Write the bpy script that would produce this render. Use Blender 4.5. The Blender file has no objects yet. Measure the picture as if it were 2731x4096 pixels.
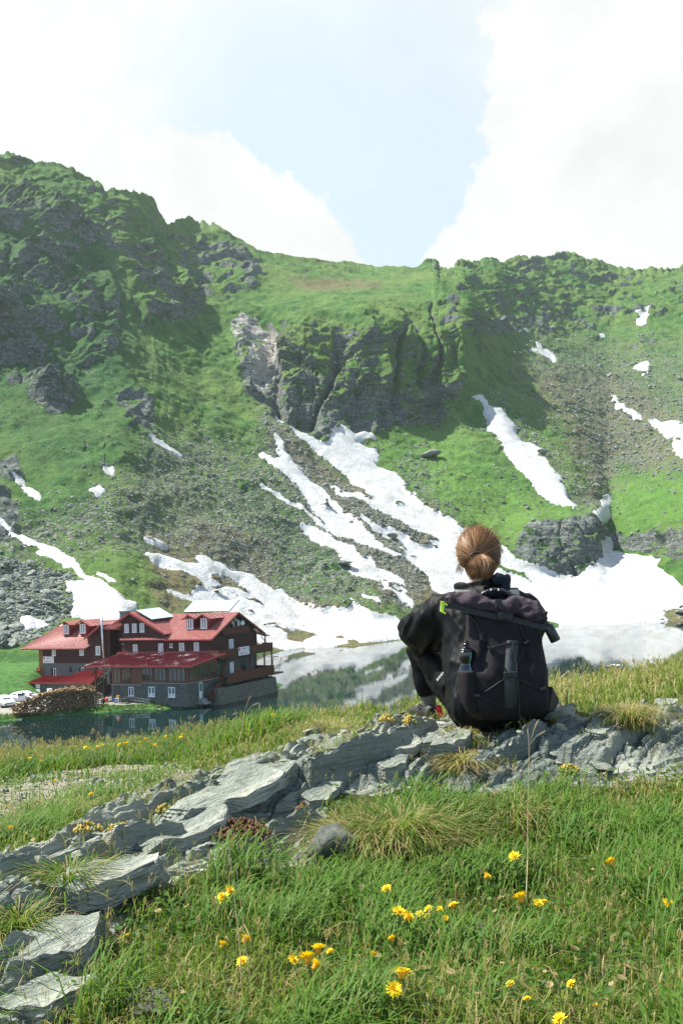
import bpy, bmesh, math, random
import numpy as np
from mathutils import Vector, Matrix
S = bpy.context.scene
COL = S.collection
rad = math.radians
# ------------------------------------------------------------------ camera
F_PX = 995.0; PITCH = math.atan(63/995.0); ROLL = 0.04
CAM = np.array([0, 0, 16.0])
_r0 = np.array([1.0, 0, 0]); FWD = np.array([0, math.cos(PITCH), math.sin(PITCH)]); _u0 = np.array([0, -math.sin(PITCH), math.cos(PITCH)])
RGT = math.cos(ROLL)*_r0 - math.sin(ROLL)*_u0
UPV = math.sin(ROLL)*_r0 + math.cos(ROLL)*_u0
cd = bpy.data.cameras.new('camera'); cam = bpy.data.objects.new('camera', cd); COL.objects.link(cam)
cd.sensor_fit = 'VERTICAL'; cd.sensor_height = 36.0; cd.sensor_width = 24.0
cd.lens = F_PX*36.0/1024.0; cd.clip_start = 0.05; cd.clip_end = 6000
cam.matrix_world = Matrix(((RGT[0], UPV[0], -FWD[0], 0), (RGT[1], UPV[1], -FWD[1], 0), (RGT[2], UPV[2], -FWD[2], 16.0), (0, 0, 0, 1)))
S.camera = cam

def ray(u, v):
    "world direction(s) through a photo pixel of the 682 x 1024 frame, scaled so that Y = 1"
    u = np.asarray(u, float); v = np.asarray(v, float)
    d = FWD + RGT*((u-341)/F_PX)[..., None] + UPV*((512-v)/F_PX)[..., None]
    return d/d[..., 1:2]
def at(u, v, D):
    D = np.asarray(D, float)
    return CAM + ray(u, v)*D[..., None]
def onz(u, v, z):
    r = ray(u, v); return CAM + r*((z-16)/r[..., 2:3])
def proj(P):
    d = np.asarray(P, float)-CAM; w = d@FWD
    return 341+F_PX*(d@RGT)/w, 512-F_PX*(d@UPV)/w

# ------------------------------------------------------------------ exposure, sun, sky
S.view_settings.view_transform = 'Standard'; S.view_settings.look = 'None'
S.view_settings.exposure = EXPOSURE = 1.28; S.view_settings.gamma = 1.0
S.render.engine = 'CYCLES'
S.cycles.max_bounces = 6; S.cycles.diffuse_bounces = 3; S.cycles.glossy_bounces = 3; S.cycles.transmission_bounces = 4
S.cycles.volume_bounces = 0; S.cycles.transparent_max_bounces = 6; S.cycles.caustics_reflective = False; S.cycles.caustics_refractive = False
SUN_EL = rad(58); SUN_AZ = rad(-78)          # azimuth measured from +Y towards +X
SUNV = Vector((math.sin(SUN_AZ)*math.cos(SUN_EL), math.cos(SUN_AZ)*math.cos(SUN_EL), math.sin(SUN_EL)))
sd = bpy.data.lights.new('sun', 'SUN'); sd.energy = 4.4; sd.angle = rad(0.6); sd.color = (1.0, 0.955, 0.86)
so = bpy.data.objects.new('sun', sd); COL.objects.link(so); so.rotation_euler = (-SUNV).to_track_quat('-Z', 'Y').to_euler()
so.location = (0, 0, 300)

W = bpy.data.worlds.new('World'); S.world = W; W.use_nodes = True
def build_world():
    nt = W.node_tree; nt.nodes.clear(); N = nt.nodes.new; L = nt.links.new
    out = N('ShaderNodeOutputWorld'); bg = N('ShaderNodeBackground'); L(bg.outputs[0], out.inputs[0])
    sky = N('ShaderNodeTexSky'); sky.sky_type = 'NISHITA'; sky.sun_disc = False; sky.sun_elevation = SUN_EL; sky.sun_rotation = SUN_AZ
    sky.air_density = 1.0; sky.dust_density = 1.6; sky.ozone_density = 1.5; sky.altitude = 2000
    tc = N('ShaderNodeTexCoord')
    def math_(op, a, b=None, c=None, clamp=False):
        n = N('ShaderNodeMath'); n.operation = op; n.use_clamp = clamp
        for i, x in enumerate((a, b, c)):
            if x is None: continue
            if isinstance(x, (int, float)): n.inputs[i].default_value = x
            else: L(x, n.inputs[i])
        return n.outputs[0]
    def noise(scale, detail, rough, vec, dist=0.0):
        n = N('ShaderNodeTexNoise'); n.inputs['Scale'].default_value = scale; n.inputs['Detail'].default_value = detail
        n.inputs['Roughness'].default_value = rough; n.inputs['Distortion'].default_value = dist; L(vec, n.inputs['Vector']); return n.outputs[0]
    v = tc.outputs['Generated']
    n1 = noise(7.0, 9, 0.6, v, 0.2); n2 = noise(2.4, 3, 0.5, v); n3 = noise(20.0, 8, 0.62, v)
    # cloud masses: each is a direction on the sky dome with an angular size
    def mass(LIST):
      tot = None
      for (u, vv, size, wgt) in LIST:
          r = ray(u, vv); r = r/np.linalg.norm(r)
          dot = N('ShaderNodeVectorMath'); dot.operation = 'DOT_PRODUCT'; L(v, dot.inputs[0]); dot.inputs[1].default_value = tuple(r)
          a = math_('ARCCOSINE', math_('MINIMUM', dot.outputs['Value'], 0.99999))
          q = math_('DIVIDE', a, size/F_PX)
          g = math_('MULTIPLY', math_('POWER', 2.71828, math_('MULTIPLY', math_('MULTIPLY', q, q), -1.0)), wgt)
          tot = g if tot is None else math_('ADD', tot, g)
      return tot
    tot = mass(CLOUDS); veil = mass(VEIL)
    dens = math_('ADD', tot, math_('MULTIPLY', math_('SUBTRACT', n1, 0.5), 0.9))
    dens = math_('ADD', dens, math_('MULTIPLY', math_('SUBTRACT', n2, 0.5), 0.3))
    dens = math_('ADD', dens, math_('MULTIPLY', math_('SUBTRACT', n3, 0.5), 2.3))
    mr = N('ShaderNodeMapRange'); mr.interpolation_type = 'SMOOTHSTEP'; L(dens, mr.inputs[0]); mr.inputs[1].default_value = 0.40; mr.inputs[2].default_value = 0.68
    vr = N('ShaderNodeMapRange'); vr.interpolation_type = 'SMOOTHSTEP'; L(math_('ADD', veil, math_('MULTIPLY', math_('SUBTRACT', n2, 0.5), 0.7)), vr.inputs[0]); vr.inputs[1].default_value = 0.05; vr.inputs[2].default_value = 0.95; vr.inputs[4].default_value = 0.9
    cloud = math_('MAXIMUM', mr.outputs[0], math_('ADD', vr.outputs[0], math_('MULTIPLY', math_('SUBTRACT', n1, 0.5), 0.35), clamp=True))
    # pale high haze, thicker near the sun and in front, thin behind
    sp = N('ShaderNodeSeparateXYZ'); L(v, sp.inputs[0])
    front = N('ShaderNodeMapRange'); L(sp.outputs[1], front.inputs[0]); front.inputs[1].default_value = -0.5; front.inputs[2].default_value = 0.9
    front.inputs[3].default_value = 0.10; front.inputs[4].default_value = 0.80
    skym = N('ShaderNodeMix'); skym.data_type = 'RGBA'; skym.blend_type = 'MULTIPLY'; skym.inputs[0].default_value = 1.0
    L(sky.outputs[0], skym.inputs[6]); skym.inputs[7].default_value = (1.0, 1.0, 1.0, 1)
    hz = N('ShaderNodeMix'); hz.data_type = 'RGBA'; L(front.outputs[0], hz.inputs[0]); L(skym.outputs[2], hz.inputs[6]); hz.inputs[7].default_value = HAZE_SKY
    shade = N('ShaderNodeMapRange'); L(n1, shade.inputs[0]); shade.inputs[1].default_value = 0.35; shade.inputs[2].default_value = 0.62; shade.inputs[3].default_value = 0.89; shade.inputs[4].default_value = 1.05
    cc = N('ShaderNodeMix'); cc.data_type = 'RGBA'; cc.blend_type = 'MULTIPLY'; cc.inputs[0].default_value = 1.0; cc.inputs[6].default_value = CLOUD_COL
    L(shade.outputs[0], cc.inputs[7])
    fin = N('ShaderNodeMix'); fin.data_type = 'RGBA'; L(cloud, fin.inputs[0]); L(hz.outputs[2], fin.inputs[6]); L(cc.outputs[2], fin.inputs[7])
    L(fin.outputs[2], bg.inputs[0]); bg.inputs[1].default_value = 0.12
CLOUDS = [(130, 192, 52, .95), (190, 188, 46, .95), (238, 184, 34, .8), (222, 222, 50, .9), (295, 232, 34, .85), (325, 255, 32, .8), (355, 268, 22, .6), (90, 175, 30, .5),
          (690, 20, 150, 1.0), (555, 20, 50, .8), (690, 130, 130, 1.1), (585, 150, 62, .95), (545, 195, 50, .9), (530, 235, 55, .9), (470, 255, 34, .8), (430, 268, 20, .5), (640, 240, 90, .9), (620, 60, 70, .6)]
VEIL = [(30, -60, 150, .9), (-20, 60, 110, .7), (120, 130, 40, .25), (280, -240, 150, .8), (620, -160, 200, .8), (-150, 100, 200, .9), (850, 100, 220, .9)]
HAZE_SKY = (2.78, 3.16, 3.19, 1); CLOUD_COL = (3.48, 3.48, 3.40, 1)
build_world()

# ------------------------------------------------------------------ numpy noise
_rng = np.random.RandomState(7)
_PERM = np.concatenate([_rng.permutation(256)]*3).astype(np.int32)
_VAL = _rng.uniform(-1, 1, 256).astype(np.float32)
def vnoise(P):
    P = np.asarray(P, np.float32); i = np.floor(P).astype(np.int32); t = P-i; t = t*t*t*(t*(t*6-15)+10); i &= 255
    x, y, z = i[..., 0], i[..., 1], i[..., 2]
    def h(a, b, c): return _VAL[_PERM[_PERM[_PERM[(x+a) & 255]+((y+b) & 255)]+((z+c) & 255)]]
    tx, ty, tz = t[..., 0], t[..., 1], t[..., 2]
    def lp(a, b, w): return a+(b-a)*w
    return lp(lp(lp(h(0,0,0), h(1,0,0), tx), lp(h(0,1,0), h(1,1,0), tx), ty), lp(lp(h(0,0,1), h(1,0,1), tx), lp(h(0,1,1), h(1,1,1), tx), ty), tz)
def fbm(P, oct=4, gain=0.5, lac=2.03):
    P = np.asarray(P, np.float32); s = 0; a = 1.0
    for k in range(oct):
        s = s+a*vnoise(P+k*17.3); P = P*lac; a *= gain
    return s
def ridged(P, oct=4, gain=0.5, lac=2.05):
    P = np.asarray(P, np.float32); s = 0; a = 1.0
    for k in range(oct):
        s = s+a*(1-2*np.abs(vnoise(P+k*11.7))); P = P*lac; a *= gain
    return s
def sstep(x, a, b):
    t = np.clip((x-a)/(b-a), 0, 1); return t*t*(3-2*t)
def seg_sd(px, py, poly):
    "signed distance (positive inside) of points to a closed polygon"
    poly = np.asarray(poly, float); d2 = np.full(px.shape, 1e18); ins = np.zeros(px.shape, bool)
    n = len(poly)
    for k in range(n):
        x0, y0 = poly[k]; x1, y1 = poly[(k+1) % n]
        ex, ey = x1-x0, y1-y0; L2 = ex*ex+ey*ey+1e-9
        t = np.clip(((px-x0)*ex+(py-y0)*ey)/L2, 0, 1)
        d2 = np.minimum(d2, (px-x0-t*ex)**2+(py-y0-t*ey)**2)
        c = ((y0 > py) != (y1 > py)) & (px < (x1-x0)*(py-y0)/(y1-y0+1e-12)+x0)
        ins ^= c
    d = np.sqrt(d2); return np.where(ins, d, -d)
def blob(px, py, poly, soft=8.0):
    return sstep(seg_sd(px, py, poly), -soft, soft)

# ------------------------------------------------------------------ object helpers
def tag(o, label=None, cat=None, group=None, kind=None):
    if label: o['label'] = label
    if cat: o['category'] = cat
    if group: o['group'] = group
    if kind: o['kind'] = kind
    return o
def mesh_np(name, V, Fq, mat=None, smooth=True, attrs=None, tris=None, parent=None, fmat=None):
    "object from numpy vertices, quads and/or triangles"
    me = bpy.data.meshes.new(name); V = np.ascontiguousarray(V, np.float32)
    me.vertices.add(len(V)); me.vertices.foreach_set('co', V.ravel())
    nq = 0 if Fq is None else len(Fq); ntr = 0 if tris is None else len(tris)
    li = []; starts = []
    if nq: li.append(np.asarray(Fq, np.int32).ravel()); starts.append(np.arange(nq, dtype=np.int32)*4)
    if ntr: li.append(np.asarray(tris, np.int32).ravel()); starts.append(nq*4+np.arange(ntr, dtype=np.int32)*3)
    li = np.concatenate(li); starts = np.concatenate(starts)
    me.loops.add(len(li)); me.loops.foreach_set('vertex_index', li)
    me.polygons.add(nq+ntr); me.polygons.foreach_set('loop_start', starts)
    me.polygons.foreach_set('use_smooth', np.full(nq+ntr, smooth))
    if attrs:
        for k, a in attrs.items():
            a = np.asarray(a, np.float32)
            if a.ndim == 1:
                at_ = me.attributes.new(k, 'FLOAT', 'POINT'); at_.data.foreach_set('value', a)
            else:
                at_ = me.attributes.new(k, 'FLOAT_VECTOR', 'POINT'); at_.data.foreach_set('vector', np.ascontiguousarray(a).ravel())
    me.update(calc_edges=True); me.validate(verbose=False)
    if mat is not None:
        for m in (mat if isinstance(mat, (list, tuple)) else [mat]): me.materials.append(m)
    if fmat is not None: me.polygons.foreach_set('material_index', np.asarray(fmat, np.int32))
    o = bpy.data.objects.new(name, me); COL.objects.link(o)
    if parent is not None: o.parent = parent
    return o
def grid_faces(nr, nc, wrap=False):
    r = np.arange(nr-1)[:, None]; c = np.arange(nc if wrap else nc-1)[None, :]; c2 = (c+1) % nc
    a = r*nc+c; b = r*nc+c2; d = (r+1)*nc+c; e = (r+1)*nc+c2
    return np.stack([a, b, e, d], -1).reshape(-1, 4)
def empty(name, loc=(0, 0, 0), rz=0.0, label=None, cat=None, group=None):
    o = bpy.data.objects.new(name, None); COL.objects.link(o); o.location = loc; o.rotation_euler = (0, 0, rz); o.empty_display_size = 0.1
    return tag(o, label, cat, group)
def copy_tree(o, parent=None):
    c = o.copy(); COL.objects.link(c)
    if parent is not None: c.parent = parent
    for ch in list(o.children): copy_tree(ch, c)
    return c

class MB:
    "collects shapes into one mesh"
    def __init__(s): s.v = []; s.f = []; s.m = []; s.mi = 0
    def add(s, vs, fs):
        n = len(s.v); s.v += [tuple(map(float, x)) for x in vs]; s.f += [tuple(i+n for i in f) for f in fs]; s.m += [s.mi]*len(fs); return s
    def box(s, x0, x1, y0, y1, z0, z1):
        return s.add([(x, y, z) for z in (z0, z1) for y in (y0, y1) for x in (x0, x1)], [(0,2,3,1),(4,5,7,6),(0,1,5,4),(2,6,7,3),(0,4,6,2),(1,3,7,5)])
    def hexa(s, p):
        "8 points: bottom four round, top four round"
        return s.add(p, [(3,2,1,0),(4,5,6,7),(0,1,5,4),(1,2,6,5),(2,3,7,6),(3,0,4,7)])
    def slab(s, pts, t):
        "planar polygon given thickness t against its normal"
        pts = [Vector(p) for p in pts]; n = (pts[1]-pts[0]).cross(pts[2]-pts[0]).normalized(); k = len(pts)
        lo = [p-n*t for p in pts]
        return s.add(pts+lo, [tuple(range(k)), tuple(range(2*k-1, k-1, -1))]+[(i, i+k, (i+1) % k+k, (i+1) % k) for i in range(k)])
    def prism(s, prof, axis, a0, a1):
        "closed 2D profile extruded along axis 0/1/2"
        k = len(prof); vs = []
        for a in (a0, a1):
            for (p, q) in prof: vs.append({0: (a, p, q), 1: (p, a, q), 2: (p, q, a)}[axis])
        return s.add(vs, [tuple(range(k)), tuple(range(2*k-1, k-1, -1))]+[(i, i+k, (i+1) % k+k, (i+1) % k) for i in range(k)])
    def tube(s, pts, r, seg=8, cap=True):
        pts = [Vector(p) for p in pts]; n = len(pts); rs = r if isinstance(r, (list, tuple)) else [r]*n; vs = []; fs = []; prev = None
        for i, p in enumerate(pts):
            d = (pts[min(i+1, n-1)]-pts[max(i-1, 0)]).normalized()
            if prev is None: x = d.orthogonal().normalized()
            else: x = (prev-d*prev.dot(d)).normalized()
            prev = x; y = d.cross(x)
            for k in range(seg):
                a = 2*math.pi*k/seg; vs.append(p+(x*math.cos(a)+y*math.sin(a))*rs[i])
        for i in range(n-1):
            for k in range(seg):
                k2 = (k+1) % seg; fs.append((i*seg+k, i*seg+k2, (i+1)*seg+k2, (i+1)*seg+k))
        if cap: fs += [tuple(range(seg-1, -1, -1)), tuple(range((n-1)*seg, n*seg))]
        return s.add(vs, fs)
    def lathe(s, prof, c=(0, 0, 0), seg=16, M=None):
        vs = []; fs = []; n = len(prof)
        for (r, z) in prof:
            for k in range(seg):
                a = 2*math.pi*k/seg; p = Vector((r*math.cos(a), r*math.sin(a), z))
                if M is not None: p = M @ p
                vs.append(p+Vector(c))
        for i in range(n-1):
            for k in range(seg):
                k2 = (k+1) % seg; fs.append((i*seg+k, i*seg+k2, (i+1)*seg+k2, (i+1)*seg+k))
        fs += [tuple(range(seg-1, -1, -1)), tuple(range((n-1)*seg, n*seg))]
        return s.add(vs, fs)
    def rings(s, R, cap=True):
        "list of closed rings of equal length"
        k = len(R[0]); vs = [p for r in R for p in r]; fs = []
        for i in range(len(R)-1):
            for j in range(k):
                j2 = (j+1) % k; fs.append((i*k+j, i*k+j2, (i+1)*k+j2, (i+1)*k+j))
        if cap: fs += [tuple(range(k-1, -1, -1)), tuple(range((len(R)-1)*k, len(R)*k))]
        return s.add(vs, fs)
    def build(s, name, mat, parent=None, smooth=False, bevel=0.0, auto=None):
        me = bpy.data.meshes.new(name); me.from_pydata(s.v, [], s.f)
        for m in (mat if isinstance(mat, (list, tuple)) else [mat]): me.materials.append(m)
        if max(s.m, default=0) > 0: me.polygons.foreach_set('material_index', s.m)
        bm = bmesh.new(); bm.from_mesh(me); bmesh.ops.recalc_face_normals(bm, faces=bm.faces)
        if bevel: bmesh.ops.bevel(bm, geom=list(bm.edges), offset=bevel, segments=2, affect='EDGES', profile=0.6, clamp_overlap=True)
        if smooth:
            for f in bm.faces: f.smooth = True
        bm.to_mesh(me); bm.free(); me.update()
        o = bpy.data.objects.new(name, me); COL.objects.link(o)
        if parent is not None: o.parent = parent
        return o

# ------------------------------------------------------------------ material helper
class NT:
    def __init__(s, name):
        s.mat = bpy.data.materials.new(name); s.mat.use_nodes = True; s.t = s.mat.node_tree; s.t.nodes.clear()
        s.out = s.n('ShaderNodeOutputMaterial'); s.b = s.n('ShaderNodeBsdfPrincipled'); s.l(s.b.outputs[0], s.out.inputs[0]); s._tc = None
    def n(s, k): return s.t.nodes.new(k)
    def l(s, a, b): s.t.links.new(a, b)
    def put(s, sock, x):
        if x is None: return
        if hasattr(x, 'is_linked') or hasattr(x, 'links'): s.l(x, sock)
        elif isinstance(x, (tuple, list)) and len(x) == 3 and sock.type == 'RGBA': sock.default_value = (*x, 1)
        else: sock.default_value = x
    def coord(s, kind='Object', scale=None, rot=None):
        if s._tc is None: s._tc = s.n('ShaderNodeTexCoord')
        o = s._tc.outputs[kind]
        if scale is not None or rot is not None:
            m = s.n('ShaderNodeMapping'); s.l(o, m.inputs[0])
            if scale is not None: m.inputs['Scale'].default_value = scale
            if rot is not None: m.inputs['Rotation'].default_value = rot
            o = m.outputs[0]
        return o
    def noise(s, scale, detail=4, rough=0.55, vec=None, dist=0.0, col=False):
        n = s.n('ShaderNodeTexNoise'); n.inputs['Scale'].default_value = scale; n.inputs['Detail'].default_value = detail; n.inputs['Roughness'].default_value = rough
        n.inputs['Distortion'].default_value = dist; s.l(vec if vec is not None else s.coord(), n.inputs['Vector']); return n.outputs[1 if col else 0]
    def voro(s, scale, vec=None, feature='F1', out=0, rnd=1.0):
        n = s.n('ShaderNodeTexVoronoi'); n.feature = feature; n.inputs['Scale'].default_value = scale; n.inputs['Randomness'].default_value = rnd
        s.l(vec if vec is not None else s.coord(), n.inputs['Vector']); return n.outputs[out]
    def wave(s, scale, dist=1.0, detail=2, vec=None, dirn='X', prof='SIN'):
        n = s.n('ShaderNodeTexWave'); n.bands_direction = dirn; n.wave_profile = prof; n.inputs['Scale'].default_value = scale; n.inputs['Distortion'].default_value = dist
        n.inputs['Detail'].default_value = detail; s.l(vec if vec is not None else s.coord(), n.inputs['Vector']); return n.outputs[1]
    def attr(s, name, out=2):
        n = s.n('ShaderNodeAttribute'); n.attribute_name = name; return n.outputs[out]
    def m(s, op, a, b=None, c=None, clamp=False):
        n = s.n('ShaderNodeMath'); n.operation = op; n.use_clamp = clamp
        for i, x in enumerate((a, b, c)): s.put(n.inputs[i], x)
        return n.outputs[0]
    def rng(s, x, a, b, c=0.0, d=1.0, sm=True):
        n = s.n('ShaderNodeMapRange'); n.interpolation_type = 'SMOOTHSTEP' if sm else 'LINEAR'; s.put(n.inputs[0], x)
        for i, q in enumerate((a, b, c, d)): n.inputs[i+1].default_value = q
        return n.outputs[0]
    def mix(s, f, a, b, mode='MIX'):
        n = s.n('ShaderNodeMix'); n.data_type = 'RGBA'; n.blend_type = mode; s.put(n.inputs[0], f); s.put(n.inputs[6], a); s.put(n.inputs[7], b); return n.outputs[2]
    def ramp(s, x, stops):
        n = s.n('ShaderNodeValToRGB'); cr = n.color_ramp
        while len(cr.elements) < len(stops): cr.elements.new(0.5)
        for e, (p, c) in zip(cr.elements, stops): e.position = p; e.color = (*c, 1)
        s.put(n.inputs[0], x); return n.outputs[0]
    def bump(s, h, dist=0.02, strength=1.0, nrm=None):
        n = s.n('ShaderNodeBump'); n.inputs['Strength'].default_value = strength; n.inputs['Distance'].default_value = dist; s.put(n.inputs['Height'], h)
        if nrm is not None: s.l(nrm, n.inputs['Normal'])
        return n.outputs[0]
    def set(s, col=None, rough=None, nrm=None, metal=None, spec=None, **k):
        s.put(s.b.inputs['Base Color'], col); s.put(s.b.inputs['Roughness'], rough); s.put(s.b.inputs['Metallic'], metal); s.put(s.b.inputs['Specular IOR Level'], spec)
        if nrm is not None: s.l(nrm, s.b.inputs['Normal'])
        for kk, x in k.items(): s.put(s.b.inputs[kk.replace('_', ' ')], x)
        return s.mat
def simple(name, col, rough=0.6, metal=0.0, var=0.15, scale=20, spec=0.5, bump=0.0):
    t = NT(name); n = t.noise(scale, 5)
    c = t.mix(n, tuple(x*(1-var) for x in col), tuple(min(1, x*(1+var)) for x in col))
    return t.set(c, t.rng(n, .3, .7, rough*.85, min(1, rough*1.12)), t.bump(n, bump) if bump else None, metal, spec)
# ------------------------------------------------------------------ mountain: control columns (photo column; photo row, distance along +Y)
K = 682/1568.0           # display pixels of the tracing -> frame pixels
SKY = np.array([(-420,120),(-200,128),(-60,140),(0,151),(12,154),(22,160),(40,160),(57,163),(70,168),(87,178),(96,181),(104,189),(118,189),(130,190),(142,191),(148,196),(155,199),(159,207),(163,214),(166,219),(176,219),(191,218),(204,219),(213,222),(226,231),(239,237),(250,243),(261,248),(280,253),(304,257),(326,260),(348,262),(383,266),(413,266),(421,264),(428,261),(434,260),(437,263),(445,265),(452,265),(461,262),(470,262),(490,260),(504,260),(513,256),(522,255),(528,257),(535,257),(544,257),(552,255),(561,254),(570,254),(578,257),(585,261),(596,261),(605,263),(613,267),(631,270),(652,270),(668,267),(682,264),(760,262),(900,250),(1100,235)], float)
COLS = [
(-420,[(735,110),(690,120),(640,142),(600,160),(500,205),(400,255),(300,300),(200,350),(120,380)]),
(-150,[(712,128),(690,135),(640,160),(600,182),(500,230),(400,290),(300,345),(200,400),(128,435)]),
(0,[(702,136),(690,146),(660,165),(640,178),(600,200),(550,225),(500,250),(450,280),(400,310),(350,338),(300,362),(250,390),(200,420),(140,460)]),
(60,[(698,138),(690,143),(655,168),(635,182),(600,204),(550,232),(500,256),(450,286),(400,317),(350,347),(300,378),(250,408),(200,438),(155,465)]),
(120,[(694,139),(680,150),(650,175),(620,190),(580,215),(540,240),(500,262),(450,292),(400,325),(350,358),(300,395),(250,430),(185,478)]),
(163,[(680,152),(664,180),(640,192),(600,221),(560,246),(500,280),(450,313),(400,350),(350,388),(300,430),(250,475),(210,505)]),
(200,[(680,150),(664,193),(640,210),(600,235),(560,258),(500,298),(450,335),(400,376),(350,420),(300,470),(250,525),(215,575)]),
(250,[(662,203),(650,215),(620,236),(580,265),(540,289),(500,316),(460,345),(420,377),(380,410),(340,440),(300,470),(240,570)]),
(300,[(650,222),(640,234),(620,250),(580,280),(540,305),(500,330),(460,356),(430,378),(400,400),(370,412),(340,424),(320,436),(300,475),(254,590)]),
(360,[(650,218),(638,236),(610,262),(580,285),(540,312),(500,340),(470,365),(445,385),(430,396),(400,403),(360,412),(325,424),(305,455),(285,540),(262,640)]),
(430,[(640,240),(630,262),(610,275),(580,297),(550,318),(500,355),(460,392),(430,420),(400,427),(360,436),(325,448),(300,490),(260,650)]),
(464,[(636,255),(626,270),(605,286),(580,304),(550,322),(500,358),(450,404),(425,425),(400,432),(360,441),(325,452),(300,500),(260,655)]),
(474,[(634,258),(626,271),(605,287),(580,305),(550,323),(500,360),(450,405),(425,428),(400,438),(370,454),(340,476),(310,516),(300,535),(260,680)]),
(505,[(632,260),(624,272),(600,294),(574,312),(556,320),(525,340),(505,360),(450,408),(400,450),(370,488),(340,532),(310,598),(258,725)]),
(530,[(632,260),(624,272),(600,295),(572,316),(545,322),(522,330),(512,345),(500,360),(450,412),(400,472),(350,560),(310,640),(255,750)]),
(570,[(631,262),(623,274),(600,296),(578,318),(550,322),(525,326),(516,335),(505,360),(450,425),(400,500),(350,605),(310,682),(253,775)]),
(597,[(630,262),(622,274),(590,303),(562,324),(540,330),(519,338),(511,348),(500,382),(450,445),(400,522),(350,625),(310,695),(260,785)]),
(607,[(629,262),(621,274),(590,305),(560,336),(540,352),(525,370),(510,385),(500,396),(450,455),(400,530),(350,632),(310,700),(264,790)]),
(640,[(628,264),(619,277),(590,305),(560,333),(550,337),(530,345),(500,378),(450,446),(400,525),(350,622),(310,692),(268,790)]),
(682,[(628,260),(618,274),(600,288),(585,296),(560,305),(530,315),(505,330),(480,365),(450,420),(400,510),(350,610),(310,690),(262,790)]),
(1100,[(660,170),(640,180),(600,196),(560,212),(500,245),(450,280),(400,330),(350,390),(310,450),(230,560)]),
]
def interp_cols(cols, u, v):
    "distance at photo pixels (u, v): linear along each column in row, linear between columns"
    us = np.array([c[0] for c in cols], float); i = np.clip(np.searchsorted(us, u)-1, 0, len(us)-2)
    w = np.clip((u-us[i])/(us[i+1]-us[i]), 0, 1); out = np.empty(u.shape); A = np.empty((len(cols),)+u.shape)
    for k, (cu, pts) in enumerate(cols):
        p = np.array(sorted(pts), float); A[k] = np.interp(v, p[:, 0], np.log(p[:, 1]))
    ii = np.arange(u.size); Af = A.reshape(len(cols), -1); ir = i.ravel()
    return np.exp(Af[ir, ii]*(1-w.ravel())+Af[ir+1, ii]*w.ravel()).reshape(u.shape)
def blur(a, r, axis):
    k = np.exp(-0.5*(np.arange(-3*r, 3*r+1)/r)**2); k /= k.sum()
    p = [(0, 0)]*a.ndim; p[axis] = (3*r, 3*r); b = np.pad(a, p, mode='edge')
    return np.apply_along_axis(lambda q: np.convolve(q, k, 'valid'), axis, b)

SNOW = {}   # traced snow outlines, in source-photo pixels: name -> [outline, holes]
def _o(off, pts, s=2.0): return [(off[0]+x/s, off[1]+y/s) for x, y in pts]
Z1=(1000,1600); Z2=(1000,2100); Z3=(1784,1500); Z4=(1947,1150); Z5=(1947,1900); Z6=(0,1850); Z7=(500,2000)
SNOW['main']=[_o(Z1,[(208,115),(240,118),(255,145),(285,160),(300,200),(325,240),(345,250),(440,265),(460,295),(500,335),(560,362),(610,362),(635,345),(650,310),(645,285),(670,262),(705,238),(730,208),(780,240),(845,268),(880,240),(930,235),(970,262),(995,292),(1000,300),(930,300),(880,322),(855,340),(895,365),(935,395),(1010,408),(1020,450),(1018,495),(985,490),(965,485),(1020,545),(1080,578),(1150,600),(1195,650),(1230,688),(1235,750),(1270,772),(1310,785),(1340,840),(1380,890),(1440,915),(1500,945),(1568,978)])
 +_o(Z3,[(60,1205),(110,1250),(300,1320),(440,1400),(500,1430),(560,1490),(640,1535),(700,1565)])
 +_o(Z5,[(380,760),(480,800),(560,822),(650,832),(740,820),(850,745),(945,640),(938,540),(945,505),(985,520),(998,560),(985,585),(1000,612),(1040,618),(1140,635),(1240,662),(1310,660),(1330,685),(1405,690),(1362,750),(1400,785),(1480,835),(1560,905),(1640,960),(1900,1000),(1900,1060),(1568,1050),(1500,1040),(1440,1040),(1440,1055),(1290,1050),(1340,1080),(1418,1105),(1380,1130),(1440,1160),(1380,1175),(600,1230),(580,1190),(480,1155)])
 +_o(Z2,[(2200,690),(1800,620),(1560,560),(1465,500),(1430,420),(1340,370),(1240,310)])
 +_o(Z1,[(1215,1240),(1190,1215),(1245,1215),(1210,1170),(1170,1140),(1100,1140),(1050,1105),(985,1070),(930,1035),(880,988),(905,1005),(960,1040),(1050,1065),(1160,1090),(1240,1125),(1290,1165),(1370,1200),(1420,1185),(1490,1195),(1440,1160),(1520,1150),(1450,1120),(1400,1095),(1330,1085),(1280,1070),(1190,1010),(1110,970),(1000,900),(900,840),(830,800),(730,755),(700,740),(690,715),(655,690),(680,682),(740,735),(860,775),(900,790),(960,825),(975,800),(940,765),(930,725),(870,680),(850,660),(800,610),(740,570),(720,550),(690,540),(640,480),(560,425),(540,400),(440,345),(400,320),(360,290),(335,255),(300,225),(260,185),(240,150)]),
 [_o(Z5,[(70,730),(130,755),(220,785),(290,800),(315,835),(355,868),(280,850),(200,825),(150,815),(60,790)]),_o(Z1,[(1270,1262),(1310,1262),(1328,1280),(1290,1280)]),_o(Z1,[(1160,845),(1200,832),(1232,850),(1225,860),(1180,856)])]]
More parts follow.
